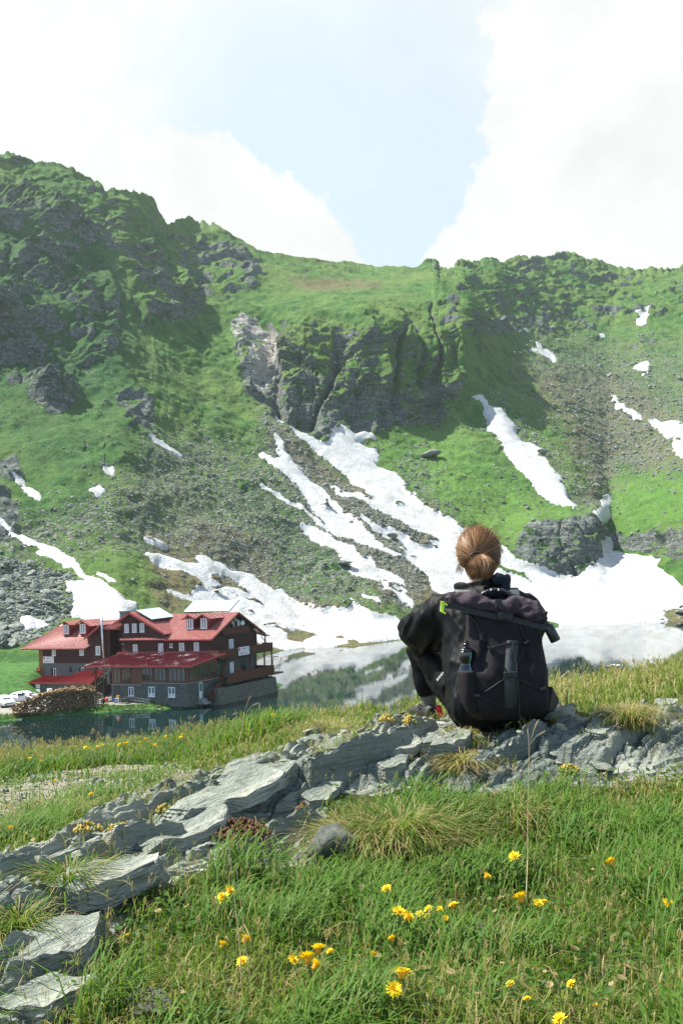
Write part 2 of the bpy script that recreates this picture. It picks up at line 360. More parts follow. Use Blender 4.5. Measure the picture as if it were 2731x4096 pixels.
SNOW['second']=[_o(Z1,[(85,430),(105,425),(150,455),(190,478),(245,472),(290,485),(370,545),(420,575),(430,600),(500,660),(545,700),(600,760),(635,800),(640,830),(690,875),(740,930),(780,960),(830,990),(880,1030),(930,1100),(1010,1150),(1060,1205),(1130,1240),(1195,1275),(1205,1300),(1110,1262),(1000,1225),(900,1180),(810,1145),(700,1115),(600,1055),(550,1020),(480,970),(400,920),(340,880),(240,830),(200,805),(140,765),(95,740),(78,720),(95,720),(150,755),(220,785),(290,835),(380,880),(420,905),(470,935),(540,975),(595,1020),(560,980),(500,945),(440,915),(430,880),(415,820),(410,790),(390,760),(330,720),(330,700),(395,705),(370,670),(330,635),(285,595),(250,580),(210,550),(170,520),(140,480)]),[_o(Z1,[(568,870),(600,866),(638,885),(610,893),(580,886)])]]
SNOW['finger']=[_o(Z1,[(200,305),(220,310),(250,345),(275,380),(265,400),(320,440),(350,490),(425,540),(390,535),(300,470),(230,435),(215,390),(212,345)]),[]]
SNOW['third']=[_o(Z2,[(390,35),(410,25),(490,42),(570,75),(640,115),(700,160),(760,180),(825,205),(850,245),(880,272),(960,285),(985,330),(1000,360),(1050,385),(1110,405),(1170,440),(1225,475),(1230,500),(1170,495),(1100,490),(1090,520),(1095,545),(1150,560),(1210,585),(1240,600),(1260,605),(1300,655),(1230,640),(1150,590),(1110,565),(1050,530),(1035,510),(960,465),(880,430),(790,400),(820,375),(805,345),(740,320),(720,300),(800,300),(720,265),(710,235),(650,205),(580,180),(500,140),(470,100),(430,75)]),[_o(Z2,[(1040,462),(1075,456),(1100,470),(1060,475)])]]
SNOW['scrap1']=[_o(Z2,[(1150,525),(1210,525),(1240,560),(1240,575),(1190,555)]),[]]
SNOW['scrap2']=[_o(Z2,[(895,605),(940,610),(990,635),(1030,670),(980,660),(930,635)]),[]]
SNOW['scrap3']=[_o(Z2,[(755,645),(800,640),(828,655),(790,667)]),[]]
SNOW['shore']=[_o(Z7,[(190,418),(240,425),(300,435),(400,475),(440,480),(475,515),(500,528),(560,520),(630,545),(610,510),(580,465),(650,472),(700,500),(770,520),(830,560),(930,580),(1000,600),(1060,650),(1110,690),(1190,750),(1240,745),(1300,780),(1300,815),(1350,835),(1420,885),(1480,910),(1568,920)])
 +_o(Z2,[(580,725),(640,710),(760,725),(830,692),(880,710),(960,750),(1040,765),(1080,760),(1150,770),(1200,800),(1300,840),(1300,915),(1190,915),(1000,935),(880,940),(840,915),(780,905),(740,890),(660,895),(700,925),(770,942),(640,975),(450,995),(455,960),(440,945),(510,920),(560,905),(550,885),(470,860),(380,850),(320,855),(270,845),(200,825),(170,850),(250,880),(285,905),(290,935),(350,950),(410,960),(460,985),(310,1010),(200,985),(120,965)])
 +_o(Z7,[(1000,1120),(800,1000),(540,860),(520,840),(450,815),(380,790),(330,755),(360,755),(450,790),(510,795),(520,770),(545,735),(600,715),(600,690),(570,650),(560,630),(480,600),(380,570),(290,510),(230,480),(205,445)]),
 [_o(Z7,[(690,598),(740,600),(760,615),(800,605),(870,630),(935,650),(920,690),(970,720),(985,755),(950,765),(900,745),(840,730),(750,690),(670,660),(680,625)]),_o(Z7,[(860,765),(920,780),(1000,810),(1070,835),(1110,865),(1050,850),(950,815),(890,790)]),_o(Z7,[(695,755),(745,755),(750,775),(710,772)]),_o(Z7,[(740,838),(800,848),(845,868),(790,860)]),_o(Z7,[(985,893),(1030,898),(1030,932),(980,915)]),_o(Z2,[(85,825),(130,815),(205,815),(195,830),(110,840)]),_o(Z2,[(385,820),(440,830),(500,855),(560,870),(520,872),(430,845)])]]
SNOW['left']=[_o(Z6,[(-20,480),(20,500),(50,530),(90,565),(140,590),(185,585),(240,615),(320,655),(400,695),(460,735),(520,775),(590,820),(640,870),(690,935),(760,955),(820,985),(900,1040),(960,1085),(1000,1110),(1075,1150),(1080,1190),(1000,1300),(800,1300),(740,1245),(690,1235),(640,1190),(575,1200),(600,1120),(590,1080),(545,1035),(535,990),(580,980),(690,970),(640,925),(610,880),(560,855),(480,820),(400,785),(340,755),(310,735),(370,730),(320,700),(250,665),(180,620),(120,590),(60,545),(20,510),(-20,495)]),[]]
SNOW['boulder']=[_o(Z6,[(175,1235),(240,1230),(290,1250),(350,1260),(385,1300),(340,1305),(290,1295),(250,1305),(190,1305),(180,1270)]),[]]
SNOW['c1']=[_o(Z6,[(85,125),(130,135),(195,145),(200,185),(155,180),(130,150)]),[]]
SNOW['c2']=[_o(Z6,[(185,205),(235,210),(300,250),(315,278),(260,260),(210,230)]),[]]
SNOW['d1']=[_o(Z6,[(722,238),(790,215),(835,248),(770,262)]),[]]
SNOW['d2']=[_o(Z6,[(835,85),(880,80),(895,68),(908,85),(905,105),(860,100)]),[]]
SNOW['streak']=[_o((0,1700),[(652,58),(672,52),(720,80),(740,100),(775,120),(808,143),(780,138),(730,112),(690,85)],1.12),[]]
SNOW['f1']=[_o(Z6,[(1168,572),(1210,575),(1260,610),(1345,662),(1300,660),(1230,630),(1180,595)]),[]]
SNOW['f2']=[_o(Z6,[(790,922),(850,930),(915,970),(860,965)]),[]]
SNOW['k']=[_o(Z3,[(225,175),(285,170),(320,220),(330,250),(430,280),(445,300),(475,300),(500,345),(555,405),(558,460),(590,500),(585,520),(620,550),(690,560),(770,620),(770,640),(720,660),(780,690),(810,740),(860,790),(910,815),(930,850),(885,855),(930,880),(970,940),(980,980),(1045,1045),(1000,1035),(920,1000),(840,975),(800,940),(740,880),(650,800),(600,750),(520,690),(480,645),(460,590),(440,540),(410,480),(370,455),(340,405),(345,360),(335,320),(315,290),(320,255),(290,225),(260,205)]),[]]
SNOW['k2']=[_o(Z3,[(1255,990),(1290,980),(1305,1020),(1290,1060),(1295,1100),(1310,1145),(1250,1200),(1210,1150),(1180,1105),(1225,1085),(1245,1050)]),[]]
SNOW['k4']=[_o(Z4,[(1005,868),(1025,870),(1060,935),(1100,945),(1090,975),(1150,985),(1200,1010),(1235,1060),(1200,1062),(1130,1015),(1085,970),(1035,965),(1015,915)]),[]]
SNOW['k5']=[_o(Z4,[(1300,1062),(1330,1062),(1390,1080),(1500,1070),(1560,1100),(1650,1120),(1650,1260),(1568,1230),(1520,1205),(1440,1195),(1420,1165),(1370,1120),(1330,1095)]),[]]
SNOW['k6']=[_o(Z4,[(1500,1235),(1568,1250),(1650,1300),(1650,1400),(1568,1365),(1520,1335),(1485,1285)]),[]]
SNOW['k7']=[_o(Z4,[(355,500),(440,500),(500,492),(525,525),(540,600),(520,628),(480,590),(430,555)]),[]]
SNOW['k8']=[_o(Z4,[(395,432),(422,432),(447,470),(440,490),(408,462)]),[]]
SNOW['k9']=[_o(Z4,[(275,336),(328,320),(330,348)]),[]]
SNOW['k10']=[_o(Z4,[(890,385),(937,368),(938,407),(903,404)]),[]]
SNOW['k11']=[_o(Z4,[(1200,225),(1240,215),(1265,195),(1298,185),(1280,240),(1270,290),(1205,298),(1200,275),(1220,250)]),[]]
SNOW['k12']=[_o(Z4,[(1172,650),(1200,630),(1280,598),(1295,620),(1283,685),(1250,685)]),[]]
SLAB = {
'main':'largest snow tongue running from the grassy cliff to the apron at the far shore','second':'long snow streak left of the widest tongue with a thin side branch',
'finger':'short crooked snow finger on brown scree just above the long snow streak','third':'ragged snow tongue on brown scree that ends above the lake left of the seated person',
'scrap1':'tiny snow scrap at the foot of the ragged tongue above the lake','scrap2':'small slanted snow scrap just above the snow along the lake shore','scrap3':'tiny rounded snow scrap between ragged tongue and shore snow',
'shore':'wide snow sheet behind the lodge gable spreading to the lake shore with brown islands','left':'snow gully on the left that widens into a sheet behind the lodge roof',
'boulder':'little snow patch lying among the grey boulders left of the lodge','c1':'small snow patch under the dark rock at the far left edge','c2':'short slanted snow strip below the small patch at the far left',
'd1':'small triangular snow patch beside the footpath under dark rocks','d2':'tiny snow patch above the footpath beside the grey scree','streak':'isolated thin snow streak below the dark crag on the left mountainside',
'f1':'thin snow streak on brown scree above the lodge solar panels','f2':'tiny snow strip right of the snow gully behind the lodge','k':'long snow tongue on the green slope right of the cliff, above the woman',
'k2':'narrow snow plug in the gully beside the dark rock bluff','k4':'thin bent snow strip in the upper right gully','k5':'snow patch at the right edge of the slope, the larger of the two there',
'k6':'lower snow patch at the right edge of the slope','k7':'triangular snow patch high on the right slope beside grey slabs','k8':'tiny snow scrap just above the triangular patch on the right','k9':'tiny snow scrap below the right ridge nearest the cliff',
'k10':'tiny round snow patch at the top of the brown gully','k11':'highest snow patch on the right slope under the ridge','k12':'snow patch below the small dark outcrop on the right slope'}

def build_mountain():
    us = np.concatenate([np.linspace(-420, -12, 60)[:-1], np.linspace(-12, 694, 720), np.linspace(694, 1100, 55)[1:]])
    NR = 600; s = np.linspace(0, 1, NR)
    bot = np.interp(us, [c[0] for c in COLS], [max(p[0] for p in c[1]) for c in COLS]); top = np.interp(us, SKY[:, 0], SKY[:, 1]); jag = np.where(us < 215, 1.0, np.where(us > 430, .8, .25)); e_ = np.stack([us/9, us*0, us*0], -1); jag = -jag*(1.6*np.round(2.2*vnoise(e_))/2.2+1.4*vnoise(e_*2.7+5)+.8*vnoise(e_*6+9)-.6)
    Ug = np.repeat(us[None, :], NR, 0); Vg = bot[None, :]*(1-s[:, None])+top[None, :]*s[:, None]; Vj = Vg+1.35*jag[None]*s[:, None]**60
    D = interp_cols(COLS, Ug, Vg)
    D = np.exp(blur(blur(np.log(D), 6, 0), 3, 1))
    P = at(Ug, Vj, D)
    def normals(P):
        a = np.gradient(P, axis=0); b = np.gradient(P, axis=1); n = np.cross(b, a); n /= np.linalg.norm(n, axis=-1, keepdims=True)+1e-9; return n
    n0 = normals(P); n0 *= np.sign(n0[..., 2:3]+1e-6)
    # ---- snow distances
    snow = {}; smax = np.full(Ug.shape, -1e3)
    wig = fbm(P/3.0, 3)*1.3+fbm(P/0.7, 2)*0.75
    for k, (ol, holes) in SNOW.items():
        q = np.array(ol)*682/2731.0; x0, y0 = q.min(0)-6; x1, y1 = q.max(0)+6
        sel = (Ug > x0) & (Ug < x1) & (Vg > y0) & (Vg < y1); sdv = np.full(Ug.shape, -1e3)
        d = seg_sd(Ug[sel], Vg[sel], q)
        for h in holes: d = np.minimum(d, -seg_sd(Ug[sel], Vg[sel], np.array(h)*682/2731.0))
        sdv[sel] = d+wig[sel]*np.where(k == 'main', 0.7, 0.7); snow[k] = sdv; smax = np.maximum(smax, sdv)
    smask = sstep(smax, -1.5, 2.5)
    # ---- rock masks (display pixel outlines)
    def B(pts, soft=9): return blob(Ug, Vg, np.array(pts)*K, soft)
    left = B([(-900,380),(0,420),(120,450),(230,560),(300,690),(270,860),(210,900),(100,940),(0,860),(-900,800)], 14)
    lowl = B([(-900,760),(0,700),(110,850),(170,900),(150,950),(0,860),(-900,900)], 8)
    crest = B([(-900,250),(0,340),(200,420),(380,480),(390,540),(300,600),(200,560),(0,470),(-900,450)], 10)
    strata = B([(290,600),(390,520),(560,560),(600,640),(480,740),(320,740)], 12)
    butt = B([(525,725),(560,700),(760,715),(900,690),(1040,690),(1062,800),(1065,880),(1015,975),(860,990),(740,1015),(640,960),(555,900)], 7)*(0.35+0.65*sstep(Vg, 296, 345))
    pale = B([(522,720),(560,710),(640,760),(640,830),(600,895),(555,880),(535,810)], 7)
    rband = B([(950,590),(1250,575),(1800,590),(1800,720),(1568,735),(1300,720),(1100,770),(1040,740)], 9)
    rrock = B([(1060,740),(1240,720),(1420,720),(1400,760),(1230,770),(1080,770)], 7)
    nose = B([(1180,1275),(1215,1200),(1290,1195),(1360,1180),(1392,1215),(1395,1290),(1320,1335),(1240,1320)], 4)
    rcl = B([(1392,1218),(1450,1235),(1530,1200),(1600,1180),(1900,1150),(1900,1330),(1568,1290),(1510,1282),(1440,1262),(1400,1255)], 5)
    c1 = B([(265,905),(300,880),(350,905),(355,985),(300,1000),(275,960)], 6)
    c2 = B([(0,1060),(40,1050),(55,1100),(20,1110),(-50,1110)], 5)+B([(-90,1110),(10,1120),(45,1160),(40,1240),(-90,1260)], 6)
    c3 = B([(185,1020),(230,1000),(280,1030),(260,1090),(200,1100)], 8)
    smallr = B([(1435,790),(1500,770),(1525,800),(1470,825)], 5)+B([(1100,790),(1130,780),(1140,800),(1110,800)], 3)+B([(560,590),(800,600),(790,650),(560,640)], 8)*0.6
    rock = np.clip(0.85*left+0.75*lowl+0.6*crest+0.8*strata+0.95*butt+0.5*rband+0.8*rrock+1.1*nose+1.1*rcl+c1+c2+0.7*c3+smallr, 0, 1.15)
    rock *= 0.62+0.55*sstep(fbm(P/22.0, 3), -0.5, 0.45)
    rock = rock*(1-smask)
    # ---- relief
    amp = (1-0.9*smask)*sstep(D, 120, 200)*(.05+.95*sstep(P[..., 2], .3, 7.0))
    big = ridged(P/np.array([38, 38, 30.0]), 3)
    med = ridged(P/np.array([9, 9, 7.0])+50, 3)
    def ledges(nv, period, warp_s, warp_a, lip):
        h = (P@np.array(nv))/period+fbm(P/warp_s, 3)*warp_a; q = h-np.floor(h); sizev = np.clip(0.35+1.5*vnoise(np.floor(h)[..., None]*np.array([3.7, 1.3, 2.1])+P/(warp_s*1.3)), 0.0, 1.5)
        return np.where(q < lip, q/lip, (1-q)/(1-lip))*sizev
    terr = ledges((-0.50, -0.20, 0.84), 9.5, 30.0, 0.9, 0.36); terr2 = ledges((-0.50, -0.25, 0.83), 3.1, 12.0, 0.6, 0.38); terr3 = ledges((-0.05, -0.15, 0.98), 8.0, 24.0, 1.1, 0.36); terrh = ledges((-0.1, -0.1, 0.98), 2.8, 10.0, 0.9, 0.4)
    fx = np.stack([P[..., 0]/8.5+fbm(P/30, 2)*0.35, P[..., 1]/80, P[..., 2]/150], -1)+9
    fis = vnoise(fx); flute = -np.exp(-(fis/0.13)**2)
    fx2 = np.stack([P[..., 0]/5.5+fbm(P/12, 2)*0.5, P[..., 1]/26, P[..., 2]/60], -1)+19; flute2 = -np.exp(-(vnoise(fx2)/0.10)**2)*sstep(fbm(P/14.0+40, 2), -0.1, 0.5)
    blk = np.round(fbm(P/7.0+33, 2)*2.6)/2.6; blk2 = np.round(fbm(P/np.array([2.6, 2.6, 3.4])+63, 2)*2.2)/2.2
    disp = rock*left*(1.3*blk+0.55*blk2)+butt*(1.5*blk+.7*blk2)+(nose+rcl)*(.8*blk+.4*blk2)+rock*(strata+lowl+crest)*(.9*blk+.5*blk2)
    disp += rock*left*(1.8*big+4.6*terr+1.5*terr2+0.35*med)+rock*lowl*(2.0*terr+1.0*terr2+0.8*med+1.6*flute2)+rock*crest*(1.2*big+3.4*terr+1.2*terr2+.3*med)+rock*strata*(4.6*terr+1.7*terr2+0.3*med)
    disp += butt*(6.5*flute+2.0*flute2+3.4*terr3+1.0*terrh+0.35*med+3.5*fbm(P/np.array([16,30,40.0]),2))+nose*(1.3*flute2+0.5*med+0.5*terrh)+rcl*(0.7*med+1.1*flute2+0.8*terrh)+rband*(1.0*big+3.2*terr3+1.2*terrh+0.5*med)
    disp += (c1+c2+c3+smallr+rrock)*(0.9*med+1.2*flute2+0.8*terr2)*rock
    disp += left*1.6*(big-0.3)+strata*1.0*big
    disp += (0.9*fbm(P/9.0, 3)+0.30*fbm(P/2.2, 3))+2.2*fbm(P/40.0, 2)*(1-smask)+1.3*fbm(P/40.0, 2)*smask+1.6*ledges((0.0,-0.1,0.99),4.5,16.0,1.2,0.4)*sstep(fbm(P/35.0+70,2),-.1,.4)*(1-smask)*0.5
    fade = np.minimum(1, (1-s)[:, None]*40)*0.5+0.5
    P2 = P+n0*(disp*amp*fade)[..., None]
    n2 = normals(P2); n2 *= np.sign((n2*n0).sum(-1, keepdims=True)+1e-9)
    # attributes
    steep = n0[..., 2]-n2[..., 2]; nz = n2[..., 2]
    steep = blur(blur(steep, 1, 0), 1, 1)
    rf = sstep(steep*1.15-.20*left-.28*butt*sstep(395-Vg,0,40)+(rock-0.75)*0.50+fbm(P/7.0, 3)*0.15+0.34*pale+0.30*nose+0.22*rcl+butt*0.25*sstep(Vg, 355, 415)-butt*.32*flute-butt*.16+lowl*.12+(c1+c2)*.2, 0.10, 0.32)*sstep(rock, 0.12, 0.35)*(1-smask)
    scree = np.clip(B([(340,1000),(500,1010),(640,1080),(800,1200),(980,1320),(960,1420),(620,1430),(420,1280),(250,1260),(100,1300),(-300,1300),(-300,1180),(100,1180),(270,1120)], 22)*0.75
      + B([(600,930),(660,990),(800,1110),(1000,1210),(1060,1290),(920,1380),(800,1250),(600,1040)], 14)*0.8
      + B([(960,1020),(900,1080),(980,1190),(1060,1230),(1000,1140)], 14)*.5
      + B([(1200,760),(1568,790),(1900,790),(1900,1090),(1420,1090),(1390,1180),(1370,1100),(1330,1000),(1180,860)], 24)*0.55+B([(1100,900),(1200,1010),(1330,1170),(1380,1170),(1280,1040),(1160,900)], 10)*0.5
      + B([(640,760),(690,760),(600,900),(700,1000),(560,900)], 10)*.4, 0, 1)
    brown = np.clip(B([(590,960),(660,990),(860,1140),(1060,1240),(1000,1400),(870,1400),(800,1290),(700,1190)], 16)+B([(330,1200),(640,1240),(640,1420),(350,1420)], 20)*0.9
      +B([(350,1060),(460,1130),(600,1350),(560,1420),(420,1200)], 14)*.5+B([(1180,850),(1420,830),(1568,950),(1568,1090),(1420,1080),(1390,1180),(1340,1160),(1280,1000)], 22)*0.75+B([(950,1160),(1060,1230),(1000,1180),(900,1090)], 8)*.8
      +B([(560,1340),(900,1440),(900,1500),(560,1500)], 6)*.9+B([(1280,1390),(1568,1380),(1700,1400),(1700,1440),(1280,1440)], 4)*.8+B([(640,630),(860,640),(890,665),(700,670)],5)*.8, 0, 1)
    dark = np.clip(left*0.5+B([(-900,500),(0,500),(260,560),(330,800),(350,1000),(230,1150),(0,1100),(-900,1100)], 40)*0.6, 0, 1)  # shade of the left mountainside, painted into the turf colour
    lush = np.clip(B([(870,1010),(1060,980),(1150,1090),(1330,1180),(1200,1250),(1010,1190),(900,1090)], 12)+B([(1400,1100),(1600,1100),(1600,1200),(1420,1230)], 12), 0, 1)
    # rows beyond the crest so that the ridge has a back
    ext = [P2[-1]+np.array([0, 14, -7.0])*1.0, P2[-1]+np.array([0, 70, -55.0]), P2[-1]+np.array([0, 260, -230.0])]
    Pall = np.concatenate([(P2[0]+np.array([0, -3.0, -5.0]))[None], P2]+[e[None] for e in ext], 0); nr, nc = Pall.shape[:2]
    def full(a): return np.concatenate([a[:1], a]+[a[-1:]]*3, 0).ravel()
    mat = mountain_material()
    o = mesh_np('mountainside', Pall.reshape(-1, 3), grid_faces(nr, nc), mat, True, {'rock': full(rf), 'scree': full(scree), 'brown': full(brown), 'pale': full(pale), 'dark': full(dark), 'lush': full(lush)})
    tag(o, kind='structure')
    # ---- snow sheets: each a lens of snow whose rim dives into the slope
    smat = snow_material(); base = np.stack([blur(blur(P2[..., k_], 2, 0), 2, 1) for k_ in range(3)], -1)
    for k, sdv in snow.items():
        r, c = np.where(sdv > -3.5)
        if len(r) < 6: continue
        r0, r1, c0, c1_ = max(r.min()-1, 0), r.max()+2, max(c.min()-1, 0), c.max()+2
        sub = sdv[r0:r1, c0:c1_]+0.8; m_px = D[r0:r1, c0:c1_]/F_PX
        big_ = 1.0 if k in ('main', 'shore', 'left', 'second', 'third', 'k') else 0.7
        t = np.where(sub > 0, big_*(1-np.exp(-sub/6.0))*0.6+0.22, .22+sub*0.34*m_px/0.3)
        t = np.clip(t, -1.0, 3)
        Q = base[r0:r1, c0:c1_]+n0[r0:r1, c0:c1_]*(t+0.10*fbm(base[r0:r1, c0:c1_]/7.0, 2))[..., None]
        nr_, nc_ = sub.shape; f = grid_faces(nr_, nc_); keep = (sub.ravel()[f] > -2.4).any(1); f = f[keep]
        used = np.unique(f); remap = np.full(nr_*nc_, -1, np.int32); remap[used] = np.arange(len(used))
        so_ = mesh_np('snow_patch', Q.reshape(-1, 3)[used], remap[f], smat, True)
        tag(so_, SLAB[k], 'snow patch')
    return dict(us=us, U=Ug, V=Vg, P=P2, n=n2, scree=scree, brown=brown, smask=smask, rock=rf)
def mountain_material():
    t = NT('alpine_slope'); co = t.coord()
    rock = t.attr('rock'); scree = t.attr('scree'); brown = t.attr('brown'); pale = t.attr('pale'); dark = t.attr('dark'); lush = t.attr('lush')
    nA = t.noise(0.03, 4, .6, co); nB = t.noise(0.16, 5, .65, co); nC = t.noise(0.9, 5, .7, co); nD = t.noise(3.5, 3, .7, co)
    # grass
    g = t.mix(t.rng(nB, .35, .65), (.040, .118, .028), (.112, .222, .044))
    g = t.mix(t.rng(nA, .4, .62, 0, .6), g, (.160, .230, .060))
    g = t.mix(t.m('MULTIPLY', dark, .7), g, (.022, .086, .036))  # painted shade: darker teal turf on the left
    g = t.mix(t.m('MULTIPLY', lush, .5), g, (.125, .270, .046))
    g = t.mix(t.rng(nC, .40, .72, 0, .55), g, (.024, .056, .018))
    g = t.mix(t.rng(nD, .50, .75, 0, .45), g, (.18, .22, .08))
    # brown turf and scree
    br = t.mix(t.rng(nC, .35, .65), (.115, .095, .045), (.215, .175, .10))
    bf = t.rng(t.m('ADD', t.m('MULTIPLY', brown, .9), t.m('MULTIPLY', t.m('SUBTRACT', nB, .5), 1.8)), .30, .85)
    g = t.mix(t.m('MULTIPLY', bf, .9), g, br)
    vc = t.voro(1.1, co, 'F1', 1); vd = t.voro(1.1, co, 'F1', 0)
    vs = t.n('ShaderNodeSeparateXYZ'); t.l(vc, vs.inputs[0])
    st = t.mix(vs.outputs[0], (.13, .14, .12), (.34, .345, .31))
    st = t.mix(t.rng(vd, .32, .55, 0, .7), st, (.06, .075, .04))
    pres = t.m('ADD', t.m('MULTIPLY', scree, .9), t.m('MULTIPLY', t.m('SUBTRACT', nB, .5), 1.2))
    sf = t.rng(t.m('ADD', pres, t.m('MULTIPLY', t.m('SUBTRACT', vs.outputs[1], .5), .9)), .42, .62)
    g = t.mix(t.m('MULTIPLY', sf, .8), g, st)
    # rock
    rk = t.mix(t.rng(nC, .3, .7), (.070, .090, .080), (.225, .24, .215))
    rk = t.mix(t.m('MULTIPLY', pale, .9), rk, (.52, .48, .43))  # pale rock, toned up further as painted sunlight on the left face
    rk = t.mix(t.rng(t.noise(.35, 5, .7, co), .52, .68, 0, .55), rk, (.05, .056, .048))
    bed = t.noise(1.0, 5, .6, t.coord('Object', (.10, .10, .75), (0, rad(32), 0))); rk = t.mix(t.rng(bed, .5, .66, 0, .75), rk, (.055, .065, .058)); rk = t.mix(t.rng(bed, .30, .42, .55, 0), rk, (.36, .36, .33)); rk = t.mix(t.rng(nD, .58, .8, 0, .3), rk, (.38, .37, .34))
    rk = t.mix(t.rng(nB, .54, .62, 0, .8), rk, (.040, .105, .022))
    rff = t.rng(t.m('ADD', rock, t.m('ADD', t.m('MULTIPLY', t.m('SUBTRACT', nC, .5), .7), t.m('MULTIPLY', t.m('SUBTRACT', nB, .5), .5))), .38, .62)
    col = t.mix(rff, g, rk)
    hgt = t.m('ADD', t.m('ADD', t.m('MULTIPLY', nC, .8), t.m('MULTIPLY', t.m('MULTIPLY', bed, rff), 1.2)), t.m('ADD', t.m('MULTIPLY', nD, .35), t.m('MULTIPLY', t.m('MULTIPLY', vd, sf), -.6)))
    return t.set(col, .92, t.bump(hgt, 1.3, .9), spec=.15)
def snow_material():
    t = NT('old_snow'); co = t.coord(); n = t.noise(.25, 4, .6, co); n2 = t.noise(2.0, 4, .6, co)
    c = t.mix(t.rng(n, .35, .7), (.50, .515, .52), (.40, .395, .375)); c = t.mix(t.rng(t.noise(1.0, 5, .7, t.coord('Object', (1.6, .5, .5))), .55, .8, 0, .55), c, (.24, .225, .19)); c = t.mix(t.rng(n2, .62, .8, 0, .6), c, (.20, .185, .155))
    return t.set(c, .6, t.bump(t.m('ADD', n2, t.m('MULTIPLY', n, 2.0)), .35, .8), spec=.2)
MT = build_mountain()

# ------------------------------------------------------------------ loose stones on the scree (far too many to count) and boulders
def stone_proto(seed, sub=1):
    bm = bmesh.new(); bmesh.ops.create_icosphere(bm, subdivisions=sub, radius=1.0); V = np.array([v.co[:] for v in bm.verts]); T = np.array([[v.index for v in f.verts] for f in bm.faces]); bm.free()
    rs = np.random.RandomState(seed)
    for k in range(7):                      # chop with random planes: angular blocks
        n = rs.normal(size=3); n /= np.linalg.norm(n); d = rs.uniform(.45, .8); q = V@n-d; V = V-np.where(q > 0, q, 0)[:, None]*n
    V *= rs.uniform(.7, 1.2, 3)*np.array([1.15, 1, .72]); return V, T
def rotz(a): c, s = np.cos(a), np.sin(a); z = np.zeros_like(c); return np.stack([np.stack([c, -s, z], -1), np.stack([s, c, z], -1), np.stack([z, z, z+1], -1)], -2)
def scatter_mesh(protos, pos, size, rs, tilt=.5):
    Vs = []; Ts = []; n = 0
    for p, s_ in zip(pos, size):
        V, T = protos[rs.randint(len(protos))]; R = np.array(Matrix.Rotation(rs.uniform(0, 6.28), 3, 'Z') @ Matrix.Rotation(rs.normal()*tilt, 3, 'X') @ Matrix.Rotation(rs.normal()*tilt, 3, 'Y'))
        Vs.append((V*s_)@R.T+p); Ts.append(T+n); n += len(V)
    return np.concatenate(Vs), np.concatenate(Ts)
def stone_material(name, a, b, moss=.3, scale=1.0):
    t = NT(name); co = t.coord(); n = t.noise(1.3*scale, 5, .65, co); m_ = t.noise(6*scale, 4, .7, co)
    c = t.mix(t.rng(n, .3, .7), a, b); c = t.mix(t.rng(m_, .55, .75, 0, .6), c, tuple(x*.45 for x in a)); c = t.mix(t.rng(t.noise(.6*scale, 3, .6, co), .55, .68, 0, moss), c, (.06, .10, .03))
    return t.set(c, .9, t.bump(m_, .08/scale, .8), spec=.2)
M_STONE = stone_material('grey_stone', (.10, .118, .10), (.27, .285, .245), .5)
